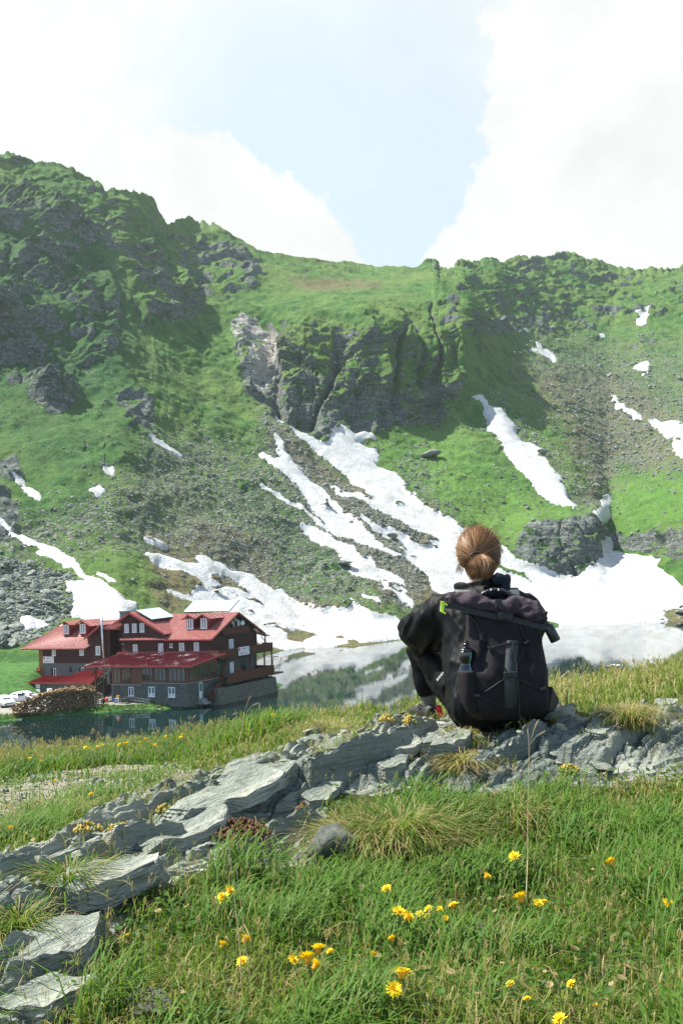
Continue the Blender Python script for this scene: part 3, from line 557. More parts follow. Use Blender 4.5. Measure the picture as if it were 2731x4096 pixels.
def build_stones():
    rs = np.random.RandomState(3); protos = [stone_proto(k) for k in range(10)]
    U, V, P = MT['U'], MT['V'], MT['P']; ok = (U > -60) & (U < 740) & (V > 300) & (V < 660)
    w = (MT['scree']*1.0+MT['brown']*.5+.16+MT['rock']*.1)*(1-MT['smask'])*ok; w = (w*(P[..., 1]/300)**2*sstep(V, 300, 480)).ravel(); w /= w.sum()
    idx = rs.choice(w.size, 14000, p=w); pos = P.reshape(-1, 3)[idx]; D = pos[:, 1]
    size = np.minimum(.16+rs.exponential(.15, len(idx)), 1.1)*(D/280)
    Vv, T = scatter_mesh(protos, pos, size, rs); o = mesh_np('scree_stones', Vv, None, M_STONE, False, tris=T)
    tag(o, 'grey stones strewn over the brown and green scree slopes', 'stones', kind='stuff')
    # boulder field left of the lodge
    poly = np.array([(0,1285),(60,1295),(165,1325),(175,1395),(150,1410),(60,1480),(0,1490)])*K
    sdp = seg_sd(U, V, poly); cand = np.where(((sdp > -2) & (MT['smask'] < .2)).ravel())[0]
    fill = rs.choice(cand, 2600); pos = P.reshape(-1, 3)[fill]; Vv, T = scatter_mesh(protos, pos, rs.uniform(.25, .6, len(fill)), rs)
    tag(mesh_np('boulder_field', Vv, None, M_STONE, False, tris=T), 'grey blocks filling the slope left of and behind the lodge', 'stones', kind='stuff')
    protos2 = [stone_proto(40+k, 2) for k in range(6)]; n = 0; used = []
    meshes = []
    for k in range(6):
        V_, T_ = protos2[k]; o = mesh_np('boulder', V_, None, M_STONE, False, tris=T_); meshes.append(o.data); bpy.data.objects.remove(o)
    for (x, y, s_, lab) in [(300,490,5.4,'biggest pale boulder left of the lodge roof'),(120,120,5.6,'tall grey boulder high in the field above the small snow patch'),(420,380,4.6,'broad boulder just under the small snow patch'),(130,470,5.0,'rounded dark boulder left of the biggest pale one'),(240,330,3.5,'dark boulder at the left tip of the small snow patch'),(700,200,4.2,'pale boulder high up right of the small snow patch'),
        (180,600,4.6,'dark low boulder at the foot of the field above the green slope'),(60,590,4.2,'dark boulder at the left foot of the field'),(640,150,3.4,'boulder near the edge of the snow gully'),(330,880,1.6,'single small stone lying on the green slope left of the lodge'),(1020,190,2.4,'flat boulder at the rim of the snow behind the roof'),(540,350,2.6,'flat boulder right of the small snow patch')]:
        u, v = (x*480/1568)*.24973, (2400+y*460/1503)*.24973; k = np.argmin((U-u)**2+(V-v)**2); p = P.reshape(-1, 3)[k]
        o = bpy.data.objects.new('boulder', meshes[rs.randint(6)]); COL.objects.link(o); r_ = s_*.24973*480/1568*10*p[1]/F_PX*.5*1.25
        o.location = p+np.array([0, 0, r_*.25]); o.scale = (r_*1.25, r_*1.0, r_*1.05); o.rotation_euler = (rs.normal()*.2, rs.normal()*.2, rs.uniform(0, 6)); tag(o, lab, 'boulder')
    pick = rs.choice(cand, 240)
    for i in pick:
        p = P.reshape(-1, 3)[i]; o = bpy.data.objects.new('boulder', meshes[rs.randint(6)]); COL.objects.link(o); r_ = min(.45+rs.exponential(.28), 1.4)
        o.location = p+np.array([0, 0, r_*.2]); o.scale = (r_*1.2, r_, r_*.95); o.rotation_euler = (rs.normal()*.35, rs.normal()*.35, rs.uniform(0, 6)); tag(o, 'grey angular boulder in the boulder field left of the lodge', 'boulder', 'boulders in the field left of the lodge')
    # single blocks that stand out on the slopes
    for (u, v, r_, lab, c) in [(1720,1845,2.9,'mossy boulder half sunk in the snow under the cliff',0),(1565,2172,1.6,'reddish block standing beside the snow streak',1),(1385,2280,1.9,'grey block at the edge of the ragged snow tongue',0),(1780,2050,1.0,'dark stone lying on the widest snow tongue',0),(1300,2040,.95,'flat stone lying on the long snow streak',0),(2165,1828,2.0,'pale block on the right edge of the long snow tongue',0),(2240,1930,1.3,'flat dark block low on the right edge of the snow tongue',0),(2515,2372,.8,'lone dark stone on the snow apron right of the person',0),(860,2382,1.4,'dark stone on the shore snow above the lodge dormers',0),(2720,2460,1.2,'dark stone at the lake shore near the right edge',0)]:
        u *= .24973; v *= .24973; k = np.argmin((U-u)**2+(V-v)**2); p = P.reshape(-1, 3)[k]
        o = bpy.data.objects.new('boulder', meshes[rs.randint(6)]); COL.objects.link(o); o.location = p+np.array([0, 0, r_*.55]); o.scale = (r_*1.3, r_, r_*.9); o.rotation_euler = (0, 0, rs.uniform(0, 6)); tag(o, lab, 'boulder')
build_stones()

# ------------------------------------------------------------------ lake
def build_lake():
    t = NT('lake_water'); co = t.coord(); n = t.noise(.9, 3, .5, t.coord('Object', (1, .35, 1))); n2 = t.noise(.035, 3, .5, co); n3 = t.noise(5, 2, .5, t.coord('Object', (1, .4, 1)))
    h = t.m('ADD', t.m('MULTIPLY', n, t.rng(n2, .42, .62, .25, 1.0)), t.m('MULTIPLY', n3, .12))
    m = t.set((.004, .018, .016), .03, t.bump(h, .020, .45), spec=.5, IOR=1.33)
    b = MB(); b.add([(-420, 5, 0), (420, 5, 0), (420, 420, 0), (-420, 420, 0)], [(0, 1, 2, 3)]); o = b.build('lake', m); tag(o, kind='structure')
    b = MB(); b.add([(-600, -300, -6), (600, -300, -6), (600, 900, -6), (-600, 900, -6)], [(0, 1, 2, 3)]); tag(b.build('lake_bed', simple('lake_bed', (.05, .06, .05))), kind='structure')
build_lake()
# ------------------------------------------------------------------ spit of land that carries the lodge
HA = rad(27); OX, OY = -20.166, 126.123
def hw(a, b, z=0.0): return np.array([OX+a*math.cos(HA)+b*math.sin(HA), OY-a*math.sin(HA)+b*math.cos(HA), z])
def build_spit():
    ol = [(-120,100),(-60,112),(-46.5,119.6),(-42.2,121.5),(-40.5,122.0),(-39.3,122.6),(-36.2,123.6),(-32.9,125.3),(-30.3,126.6),(-27.1,127.3),(-23.4,127.4),(-20.4,127.2),(-18.3,129.0),(-16.6,132.5),(-15,139),(-10.5,142),(-10,150),(-22,168),(-40,185),(-120,190)]
    x = np.arange(-110, -6, .35); y = np.arange(104, 178, .35); X, Y = np.meshgrid(x, y); sdv = seg_sd(X, Y, np.array(ol, float))
    P0 = np.stack([X, Y, X*0], -1); sdv = sdv+fbm(P0/1.7, 3)*.35+fbm(P0/.5, 2)*.12
    hill = sstep((Y-134)-(X+44)*0.35, 0, 14)*sstep(-X, 41, 46)*3.2
    z = np.where(sdv > 0, .62*(1-np.exp(-sdv/.75)), sdv*.5)+.05*fbm(P0/.8, 3)*sstep(sdv, 0, 1)+hill*sstep(sdv, 2, 8)+.25*np.exp(-((sdv-1.1)/.7)**2)*np.clip(fbm(P0/1.1+5, 2), -.2, 1)
    z = np.maximum(z, -1.6); gr = np.clip(sstep(1.9+.5*fbm(P0/2.2, 2)-sdv, 0, .5)+hill, 0, 1)
    road = sstep(3.2-np.abs((X+44)*.82+(Y-131)*.55-(0.0)), -1.5, 2)
    t = NT('spit_ground'); co = t.coord(); g = t.attr('grass'); n = t.noise(1.4, 5, .65, co); n2 = t.noise(9, 4, .6, co)
    gc = t.mix(t.rng(n, .35, .65), (.025, .085, .018), (.07, .16, .03)); gc = t.mix(t.rng(n2, .55, .8, 0, .5), gc, (.17, .16, .07))
    pv = t.mix(n2, (.20, .19, .165), (.34, .32, .28))
    m = t.set(t.mix(t.rng(t.m('ADD', g, t.m('MULTIPLY', t.m('SUBTRACT', n, .5), .6)), .4, .6), pv, gc), .9, t.bump(t.m('ADD', n, t.m('MULTIPLY', n2, .4)), .12, .7), spec=.2)
    o = mesh_np('spit_ground', np.stack([X, Y, z], -1).reshape(-1, 3), grid_faces(*X.shape), m, True, {'grass': gr.ravel()}); tag(o, kind='structure')
    # rough grass and stones along its rim
    rs = np.random.RandomState(5); sel = np.where(((sdv > .1) & (sdv < 1.5) & (X > -52) & (X < -15)).ravel())[0]; pick = rs.choice(sel, 5200)
    base = np.stack([X, Y, z], -1).reshape(-1, 3)[pick]+rs.normal(size=(len(pick), 3))*np.array([.15, .15, 0]); n_ = len(pick)
    h = rs.uniform(.12, .42, n_); an = rs.uniform(0, 6.28, n_); w = .05; dx = np.stack([np.cos(an)*w, np.sin(an)*w, an*0], -1); lean = np.stack([rs.normal(size=n_)*.1, rs.normal(size=n_)*.1, h], -1)
    Vv = np.stack([base-dx, base+dx, base+lean], 1).reshape(-1, 3)
    tag(mesh_np('shore_grass', Vv, None, grass_material('shore_grass', .75), False, {'tone': np.repeat(rs.uniform(0, 1, n_), 3), 'hgt': np.tile([0, 0, 1.], n_)}, tris=np.arange(n_*3).reshape(-1, 3)), 'rough grass fringing the bank below the lodge', 'grass', kind='stuff')
    for k in range(26):
        i = rs.choice(np.where(((sdv > -.25) & (sdv < .5) & (X > -44) & (X < -19)).ravel())[0]); p = np.stack([X, Y, z], -1).reshape(-1, 3)[i]; V_, T_ = stone_proto(k+100)
        r_ = rs.uniform(.14, .34)*(2.0 if k == 3 else 1); oo = mesh_np('shore_stone', V_, None, M_STONE, False, tris=T_); oo.location = p+np.array([0, 0, .05]); oo.scale = (r_*1.4, r_, r_); oo.rotation_euler = (0, 0, rs.uniform(0, 6)); tag(oo, 'pale stone half in the water along the bank below the lodge', 'stone', 'stones along the lodge bank')
def grass_material(name, dark=1.0, dry=.0):
    t = NT(name); tone = t.attr('tone'); h = t.attr('hgt')
    c = t.ramp(tone, [(0, (.026*dark, .082*dark, .010*dark)), (.35, (.062*dark, .152*dark, .014*dark)), (.62, (.120*dark, .212*dark, .024*dark)), (.78, (.20*dark, .24*dark, .05*dark)), (.84, (.34*dark, .265*dark, .11*dark)), (1, (.46*dark, .36*dark, .18*dark))])
    t.set(c, .55, spec=.25); tr = t.n('ShaderNodeBsdfTranslucent'); t.put(tr.inputs[0], t.mix(.5, c, (.19*dark, .30*dark, .018*dark)))
    mx = t.n('ShaderNodeMixShader'); mx.inputs[0].default_value = .42; t.l(t.b.outputs[0], mx.inputs[1]); t.l(tr.outputs[0], mx.inputs[2]); t.l(mx.outputs[0], t.out.inputs[0]); return t.mat
build_spit()

# ------------------------------------------------------------------ the lodge (local axes: x along the front to the right, y into depth, z up)
def mat_planks(name, a, b, scale=7.5, axis=2):
    t = NT(name); co = t.coord(); sp = t.n('ShaderNodeSeparateXYZ'); t.l(co, sp.inputs[0]); q = t.m('MULTIPLY', sp.outputs[axis], scale); fr = t.m('FRACT', q); fl = t.m('FLOOR', q)
    wn = t.n('ShaderNodeTexWhiteNoise'); wn.noise_dimensions = '1D'; t.l(fl, wn.inputs['W']); n = t.noise(3, 5, .6, co)
    c = t.mix(t.m('MULTIPLY', wn.outputs[0], .6), a, b); c = t.mix(t.rng(n, .4, .75, 0, .5), c, tuple(x*.6 for x in a)); gap = t.rng(fr, .0, .14, 1, 0)
    c = t.mix(t.m('MULTIPLY', gap, .75), c, (.012, .008, .006)); return t.set(c, .6, t.bump(t.rng(fr, 0, .3), .03, .8), spec=.3)
def mat_stone_wall(name, a, b, mortar, scale=4.2):
    t = NT(name); co = t.coord(); d = t.noise(3, 2, .5, co, col=True); v = t.mix(.12, co, d)
    e = t.voro(scale, v, 'DISTANCE_TO_EDGE', 0); cc = t.voro(scale, v, 'F1', 1); s_ = t.n('ShaderNodeSeparateXYZ'); t.l(cc, s_.inputs[0]); n = t.noise(14, 4, .6, co)
    c = t.mix(s_.outputs[0], a, b); c = t.mix(t.m('MULTIPLY', s_.outputs[1], .35), c, (.20, .17, .10)); c = t.mix(t.rng(n, .3, .7, 0, .4), c, tuple(x*.6 for x in a)); ed = t.rng(e, .015, .06); c = t.mix(ed, mortar, c)
    return t.set(c, .9, t.bump(t.m('ADD', ed, t.m('MULTIPLY', n, .3)), .05, .8), spec=.2)
def mat_roof(name, col, rough, peel=0.0):
    t = NT(name); co = t.coord(); n = t.noise(.8, 4, .6, co); n2 = t.noise(4, 4, .6, co); c = t.mix(t.rng(n, .3, .7), col, tuple(x*.78 for x in col)); c = t.mix(t.rng(n2, .62, .8, 0, .3), c, tuple(min(1, x*1.4+.02) for x in col))
    if peel:
        st = t.noise(3.2, 6, .7, t.coord('Object', (1.1, .16, .16), (0, 0, -.25))); bl = t.noise(.35, 3, .5, co); pk = t.rng(t.m('ADD', st, t.m('MULTIPLY', t.m('SUBTRACT', bl, .5), .9)), .60, .68); c = t.mix(t.m('MULTIPLY', pk, peel), c, (.55, .52, .50))
    return t.set(c, t.rng(n2, .3, .7, rough*.8, rough*1.2), t.bump(n, .02, .3), spec=.6)
ML = dict(wood=mat_planks('dark_timber_siding', (.056, .017, .013), (.082, .026, .020), 6.5), rail=mat_planks('railing_boards', (.095, .030, .014), (.14, .045, .022), 7, 1), brown=simple('veranda_timber', (.13, .042, .020), .5, scale=9), orange=mat_planks('sunlit_siding', (.34, .115, .05), (.40, .14, .065), 5),  # orange: timber siding with sunlight painted in as a bright warm tone
  stone=mat_stone_wall('field_stone', (.065, .085, .078), (.155, .175, .155), (.20, .205, .18)), ped=mat_stone_wall('pedestal_stone', (.10, .105, .085), (.20, .19, .145), (.17, .165, .13), 2.6), render=mat_stone_wall('grey_stone_courses', (.105, .13, .125), (.17, .195, .185), (.15, .165, .155), 3.0),
  roof=mat_roof('red_sheet_roof', (.37, .135, .118), .26), roof2=mat_roof('crimson_sheet_roof', (.14, .014, .024), .34, .9), roof3=mat_roof('bright_red_roof', (.22, .014, .018), .36), fascia=simple('red_fascia', (.22, .020, .018), .5, scale=4), white=simple('white_window_frame', (.78, .80, .79), .45, var=.05), dark=simple('dark_opening', (.012, .012, .012), .8), trim=simple('dark_trim', (.03, .016, .012), .6),
  concrete=simple('concrete', (.34, .33, .30), .85, scale=6), metal=simple('steel', (.55, .56, .55), .3, .9, .1), panel=simple('solar_panel_glass', (.46, .56, .62), .14, 0, .06, 2, .9), curtain=simple('curtain', (.62, .60, .54), .9, scale=30), redp=simple('red_plastic', (.55, .03, .02), .5), black=simple('black_rubber', (.012, .012, .013), .6), teal=simple('teal_door', (.05, .16, .15), .4))
def mat_glass():
    t = NT('window_glass'); n = t.noise(1.2, 3, .5); return t.set(t.mix(n, (.012, .020, .022), (.05, .065, .065)), .04, spec=.8)
ML['glass'] = mat_glass()
LODGE = empty('mountain_lodge', (OX, OY, 0), -HA, 'dark timber and stone mountain lodge with red metal roofs on the lake spit', 'lodge')
def part(mb, name, mat, parent=LODGE, **k): return mb.build(name, mat, parent, **k)
def fbox(mb, face, p, s0, s1, z0, z1, d0, d1):
    "box on a facade; face 'f' faces -y at depth p, 's' faces +x at x = p; d is how far it stands out"
    if face == 'f': mb.box(s0, s1, p-d1, p-d0, z0, z1)
    else: mb.box(p+d0, p+d1, s0, s1, z0, z1)
def window(face, p, s0, s1, z0, z1, n=2, fr=.085, mat='white', cur=None, name='window', parent=LODGE, zb=0):
    m = MB(); d = .06
    fbox(m, face, p, s0, s0+fr, z0, z1, .004, d); fbox(m, face, p, s1-fr, s1, z0, z1, .004, d); fbox(m, face, p, s0+fr, s1-fr, z0, z0+fr, .004, d); fbox(m, face, p, s0+fr, s1-fr, z1-fr, z1, .004, d)
    for k in range(1, n):
        c = s0+(s1-s0)*k/n; w = fr*.85 if n == 2 else fr*.6; fbox(m, face, p, c-w, c+w, z0+fr, z1-fr, .006, d-.006)
    fbox(m, face, p, s0-.05, s1+.05, z0-.06, z0-.003, .004, d+.05)
    f = part(m, name, ML[mat], parent); g = MB(); fbox(g, face, p, s0+fr*.6, s1-fr*.6, z0+fr*.6, z1-fr*.6, .008, .022); part(g, 'pane', ML['glass'], f)
    if cur:
        c = MB(); q = (s1-s0)*.20
        if cur == 'sides':
            fbox(c, face, p, s0+fr, s0+fr+q, z0+fr, z1-fr, .024, .032); fbox(c, face, p, s1-fr-q, s1-fr, z0+fr, z1-fr, .024, .032)
        else: fbox(c, face, p, s0+fr, s1-fr, z0+fr, z0+fr+(z1-z0)*.28, .024, .032)
        part(c, 'curtain', ML['curtain'], f)
    return f
def ribs(mb, p0, p1, q0, q1, n, w=.055, h=.075):
    "standing seams running from edge p0-p1 to edge q0-q1"
    p0, p1, q0, q1 = map(Vector, (p0, p1, q0, q1)); nrm = (p1-p0).cross(q0-p0).normalized()
    if nrm.z < 0: nrm = -nrm
    for k in range(n):
        t = (k+.5)/n; a = p0.lerp(p1, t); b = q0.lerp(q1, t); side = (b-a).cross(nrm).normalized()*w*.5
        mb.hexa([a-side, a+side, b+side, b-side]+[x+nrm*h for x in (a-side, a+side, b+side, b-side)])
def roof_slab(name, e0, e1, r1, r0, mat, t=.12, n=20, parent=LODGE, fascia=True):
    "roof plane: eave e0-e1, ridge r0-r1"
    m = MB(); pts = [Vector(x) for x in (e0, e1, r1, r0)]; nn = (pts[1]-pts[0]).cross(pts[2]-pts[0])
    if nn.z < 0: pts = pts[::-1]
    m.slab(pts, t); ribs(m, e0, e1, r0, r1, n); o = part(m, name, mat, parent); return o
def bar(mb, p, q, w, h):
    p, q = Vector(p), Vector(q); d = (q-p).normalized(); up = Vector((0, 0, 1)); s = d.cross(up); s = s.normalized()*w/2 if s.length > 1e-4 else Vector((w/2, 0, 0)); u = s.cross(d).normalized()*h/2
    mb.hexa([p-s-u, p+s-u, p+s+u, p-s+u, q-s-u, q+s-u, q+s+u, q-s+u])

def build_lodge():
    # --- restaurant block: stone cellar, glazed veranda, big lean-to roof
    m = MB(); m.box(-12.2, -7.27, 0, 7, .2, 2.84); m.box(-7.27, 0, 0, 7, .2, 3.12); part(m, 'stone_cellar', ML['stone'])
    m = MB(); m.box(-12.25, -7.31, -.05, .1, 2.845, 2.93); m.box(-7.31, .05, -.05, .1, 3.125, 3.2); m.box(.0, .05, .1, 7, 3.125, 3.2); part(m, 'stone_coping', ML['concrete'])
    m = MB(); m.box(-12.1, -7.3, .02, 6.9, 2.93, 5.35); m.box(-7.3, -.04, .02, 6.9, 3.2, 5.35); part(m, 'veranda', ML['brown'])
    m = MB(); m.slab([(-.035, .1, 5.3), (-.035, 6.9, 5.3), (-.035, 6.9, 6.0)], .1); part(m, 'veranda_gable', ML['brown'])
    for (a0, a1, z0, n) in [(-11.85, -10.62, 3.05, 2), (-10.42, -8.95, 3.05, 3), (-7.15, -5.38, 3.42, 3), (-5.12, -3.28, 3.42, 3), (-2.98, -.28, 3.42, 4)]: window('f', .02, a0, a1, z0, 5.12, n, .11, 'brown', name='veranda_window')
    for (b0, b1, n) in [(.45, 2.4, 3), (2.6, 4.6, 3), (4.8, 6.7, 3)]: window('s', -.04, b0, b1, 3.45, 5.15, n, .11, 'brown', name='veranda_window')
    o = roof_slab('veranda_roof', (-15.85, -.95, 5.42), (1.4, -.95, 5.50), (1.2, 7.0, 6.36), (-16.9, 7.0, 6.22), ML['roof2'], .1, 60)
    m = MB(); bar(m, (-15.85, -.97, 5.30), (1.42, -.97, 5.38), .05, .24); bar(m, (1.42, -.97, 5.38), (1.24, 7, 6.24), .05, .24); bar(m, (-15.87, -.97, 5.30), (-16.92, 7, 6.10), .05, .24); part(m, 'roof_fascia', ML['fascia'], o)
    m = MB(); bar(m, (-16.9, 6.86, 6.38), (-1.2, 6.86, 6.50), .05, .30); part(m, 'roof_flashing', ML['roof3'], o)
    for (a, b) in [(-15.0, .2), (-13.6, .2), (-14.4, 3.5)]: m = MB(); bar(m, (a, b, .5), (a+.05, b, 5.4), .16, .16); part(m, 'roof_post', ML['trim'])
    m = MB(); bar(m, (-15.3, -.3, 4.0), (-13.9, -.5, 5.3), .14, .14); part(m, 'roof_brace', ML['trim'])
    for (a0, a1, z0, z1, c) in [(-9.37, -8.51, 1.46, 2.62, None), (-6.16, -5.12, 1.43, 2.69, 'low'), (-2.99, -1.95, 1.42, 2.69, 'low')]: window('f', 0, a0, a1, z0, z1, 2, .10, cur=c)
    m = MB(); m.box(-11.62, -10.9, -.03, .0, .8, 2.62); d = part(m, 'cellar_door', simple('dark_blue_door', (.03, .045, .05), .5)); m = MB(); m.box(-11.7, -11.63, -.05, -.004, .8, 2.7); m.box(-10.89, -10.82, -.05, -.004, .8, 2.7); m.box(-11.63, -10.89, -.05, -.004, 2.63, 2.7); part(m, 'door_frame', ML['trim'], d)
    m = MB(); m.box(.002, .05, 2.38, 3.12, 1.0, 3.0); d = part(m, 'side_door', ML['white']); m = MB(); m.box(.052, .06, 2.48, 3.02, 1.9, 2.88); part(m, 'pane', ML['teal'], d)
    m = MB(); m.box(0.003, 1.1, 2.2, 3.5, .3, .62); m.box(0.003, .7, 2.3, 3.4, .62, .95); part(m, 'door_step', ML['concrete'])
    # --- main house
    m = MB(); m.box(-18.15, -1.22, 7.05, 18.4, .2, 6.02); part(m, 'stone_storey', ML['stone'])
    m = MB(); m.prism([(7.0, 6.0), (18.5, 6.0), (18.5, 8.38), (13.05, 11.0), (7.0, 8.3)], 0, -15.9, -1.15); part(m, 'timber_wall', ML['wood'])
    m = MB(); m.prism([(-15.95, 6.0), (-8.55, 6.0), (-8.55, 9.05), (-14.06, 11.82), (-15.95, 10.85)], 1, 6.93, 9.5); part(m, 'cross_gable_wall', ML['wood'])
    R = (13.05, 11.45)
    roof = roof_slab('main_roof', (-16.0, 6.35, 8.24), (-.55, 6.35, 8.24), (-.55, R[0], R[1]), (-16.0, R[0], R[1]), ML['roof'], .12, 34)
    rb = roof_slab('main_roof_back', (-16.0, 19.75, 8.15), (-.55, 19.75, 8.15), (-.55, R[0]+.01, R[1]), (-16.0, R[0]+.01, R[1]), ML['roof'], .12, 34)
    m = MB(); bar(m, (-.52, 6.3, 8.12), (-.52, R[0], R[1]-.10), .06, .26); bar(m, (-.52, 19.8, 8.03), (-.52, R[0], R[1]-.10), .06, .26); bar(m, (-8.3, 6.32, 8.14), (-.5, 6.32, 8.14), .05, .16); part(m, 'barge_board', ML['fascia'], roof)
    cr = roof_slab('cross_roof', (-8.05, 6.3, 9.0), (-8.05, 13.2, 9.0), (-14.06, 13.2, 12.02), (-14.06, 6.3, 12.02), ML['roof'], .12, 16)
    cl = roof_slab('cross_roof_left', (-17.0, 6.3, 10.45), (-17.0, 13.2, 10.45), (-14.07, 13.2, 12.02), (-14.07, 6.3, 12.02), ML['roof'], .12, 14)
    m = MB(); bar(m, (-8.05, 6.27, 8.88), (-14.06, 6.27, 11.92), .06, .26); bar(m, (-17.0, 6.27, 10.33), (-14.06, 6.27, 11.92), .06, .26); part(m, 'barge_board', ML['fascia'], cr)
    m = MB(); bar(m, (-8.3, 7.35, 8.86), (-13.2, 13.0, 11.62), .5, .05); part(m, 'valley_flashing', ML['roof'], cr)
    for (a0, a1, z0, z1) in [(-15.46, -14.72, 9.22, 10.42), (-14.11, -13.35, 9.24, 10.43), (-12.80, -12.02, 9.25, 10.47)]: window('f', 6.93, a0, a1, z0, z1, 2, .08, cur='sides')
    for (a0, a1, z0, z1) in [(-14.04, -13.28, 6.42, 7.62), (-9.69, -8.9, 6.46, 7.68)]: window('f', 6.93, a0, a1, z0, z1, 2, .08, cur='sides')
    for (a0, a1, z0, z1) in [(-6.28, -5.44, 6.5, 7.74), (-3.84, -3.05, 6.56, 7.78)]: window('f', 7.0, a0, a1, z0, z1, 2, .08, cur='sides')
    window('f', 7.0, -7.84, -7.4, 7.12, 7.67, 1, .07)
    m = MB(); m.tube([(-13.4, 6.84, 11.3), (-13.2, 6.84, 10.5), (-12.95, 6.84, 10.1), (-12.95, 6.84, 7.75), (-13.1, 6.84, 7.65), (-16, 6.84, 7.6)], .06, 6); part(m, 'drain_pipe', ML['trim'])
    # dormers
    def dormer(a0, a1, za, zb, y, apex, el, er, back, zdrop=0):
        m = MB(); m.prism([(a0-.12, za-.25), (a1+.12, za-.25), (a1+.12, zb+.12), ((a0+a1)/2, apex-.12), (a0-.12, zb+.12)], 1, y, back-.3); d = part(m, 'dormer', ML['roof3'])
        window('f', y, a0, a1, za, zb, 2, .08, cur='sides', parent=d)
        c = (a0+a1)/2; roof_slab('dormer_roof', (el, y-.35, apex-(c-el)*.5), (el, back, apex-(c-el)*.5), (c, back, apex), (c, y-.35, apex), ML['roof'], .08, 5, d); roof_slab('dormer_roof', (er, y-.35, apex-(er-c)*.5), (er, back, apex-(er-c)*.5), (c, back, apex), (c, y-.35, apex), ML['roof'], .08, 5, d)
        m = MB(); bar(m, (el, y-.37, apex-(c-el)*.5-.07), (c, y-.37, apex-.07), .04, .16); bar(m, (er, y-.37, apex-(er-c)*.5-.07), (c, y-.37, apex-.07), .04, .16); part(m, 'barge_board', ML['fascia'], d)
    dormer(-6.08, -5.04, 9.5, 10.83, 8.6, 11.44, -6.85, -4.52, 13.4); dormer(-3.77, -2.77, 9.54, 10.89, 8.6, 11.5, -4.48, -2.0, 13.4)
    # gable end with its little loft balcony
    g = -1.15
    m = MB(); m.prism([(9.6, 9.0), (16.2, 9.0), (16.2, 9.42), (13.05, 10.85), (9.6, 9.42)], 0, g+.004, g+.03); part(m, 'loft_opening', ML['dark'])
    m = MB(); m.box(g+.035, g+.35, 9.45, 15.95, 8.5, 8.58); m.box(g+.30, g+.36, 9.4, 16.0, 8.58, 9.5); part(m, 'loft_balcony', ML['rail'])
    m = MB(); bar(m, (g+.1, 8.6, 8.4), (g+.1, 17, 8.35), .1, .12); part(m, 'gable_beam', ML['trim'])
    d = window('s', g, 11.3, 12.35, 5.75, 7.85, 2, .12, cur='sides', name='balcony_door')
    m = MB(); m.slab([(g-.2, 18.3, 8.3), (g+.9, 18.3, 8.3), (g+.9, 20.5, 7.75), (g-.2, 20.5, 7.75)], .1); part(m, 'side_porch_roof', ML['roof3'])
    m = MB(); bar(m, (g+.7, 19.6, 5.7), (g+.7, 19.6, 7.9), .16, .16); bar(m, (g+.7, 18.6, 7.7), (g+.7, 19.6, 6.9), .10, .10); part(m, 'porch_post', ML['trim'])
    # upper balcony
    m = MB(); m.box(g+.003, .4, 6.5, 18.2, 5.52, 5.70); m.box(g-.2, .4, 18.5, 20.2, 5.52, 5.70); part(m, 'balcony_floor', ML['trim'])
    m = MB(); m.box(.36, .42, 6.5, 20.2, 5.62, 6.74); m.box(g-.2, .36, 20.14, 20.2, 5.62, 6.74); m.box(g+.02, .36, 6.5, 6.56, 5.62, 6.74); part(m, 'balcony_railing', ML['rail'])
    for b in (10.4, 14.3, 18.0, 20.0): m = MB(); bar(m, (.3, b, 2.6), (.3, b, 5.5), .17, .17); part(m, 'balcony_post', ML['brown'])
    # terrace deck on its stone pedestal
    m = MB(); m.hexa([(g-.3, 3.9, -1.5), (2.25, 3.7, -1.5), (2.25, 18.5, -1.5), (g-.3, 20.5, -1.5), (g-.3, 4.0, 2.05), (1.95, 3.9, 2.05), (1.95, 18.2, 2.05), (g-.3, 20.2, 2.05)]); part(m, 'stone_pedestal', ML['ped'])
    m = MB(); m.box(g+.004, 2.0, 6.0, 17.7, 2.42, 2.62); m.box(g-.3, 2.0, 17.7, 20.2, 2.42, 2.62); part(m, 'deck', ML['trim'])
    m = MB(); m.box(1.96, 2.04, 5.9, 17.7, 2.55, 3.74); m.box(g, 1.96, 17.68, 17.76, 2.55, 3.74); part(m, 'deck_railing', ML['rail'])
    m = MB(); [bar(m, (1.6, b, 2.07), (1.6, b, 2.4), .12, .12) for b in np.arange(6.4, 18, 1.6)]; part(m, 'deck_support', ML['trim'])
    # ground-floor openings of the gable end
    m = MB(); m.box(g-.06, g-.03, 8.0, 8.9, 2.62, 4.7); part(m, 'terrace_door', ML['teal'])
    m = MB(); m.box(g-.06, g-.03, 11.4, 12.5, 2.62, 4.75); part(m, 'terrace_door', ML['white']); window('s', g-.07, 14.2, 15.4, 2.9, 4.7, 2, .09, 'trim')
    # stairs: ground to deck, deck to upper balcony
    m = MB(); n = 11
    for k in range(n): t = (k+.5)/n; m.box(.15, 1.2, 3.3+t*3.0, 3.3+t*3.0+.30, .45+t*2.0, .52+t*2.0)
    part(m, 'stair_treads', ML['trim'])
    m = MB(); m.slab([(1.25, 2.9, .5), (1.25, 6.3, 2.7), (1.25, 6.3, 3.7), (1.25, 2.9, 1.5)], .07); part(m, 'stair_railing', ML['rail'])
    m = MB(); m.slab([(.1, 7.4, 2.65), (.1, 9.4, 5.55), (.1, 9.4, 6.4), (.1, 7.4, 3.6)], .07); part(m, 'stair_railing', ML['rail'])
    m = MB(); [m.box(-.85, .0, 7.4+k*.2, 7.65+k*.2, 2.9+k*.28, 2.95+k*.28) for k in range(10)]; part(m, 'stair_treads', ML['trim'])
    # --- left wing
    m = MB(); m.box(-30.7, -18.2, 7, 16, .2, 4.93); part(m, 'wing_stone_wall', ML['render'])
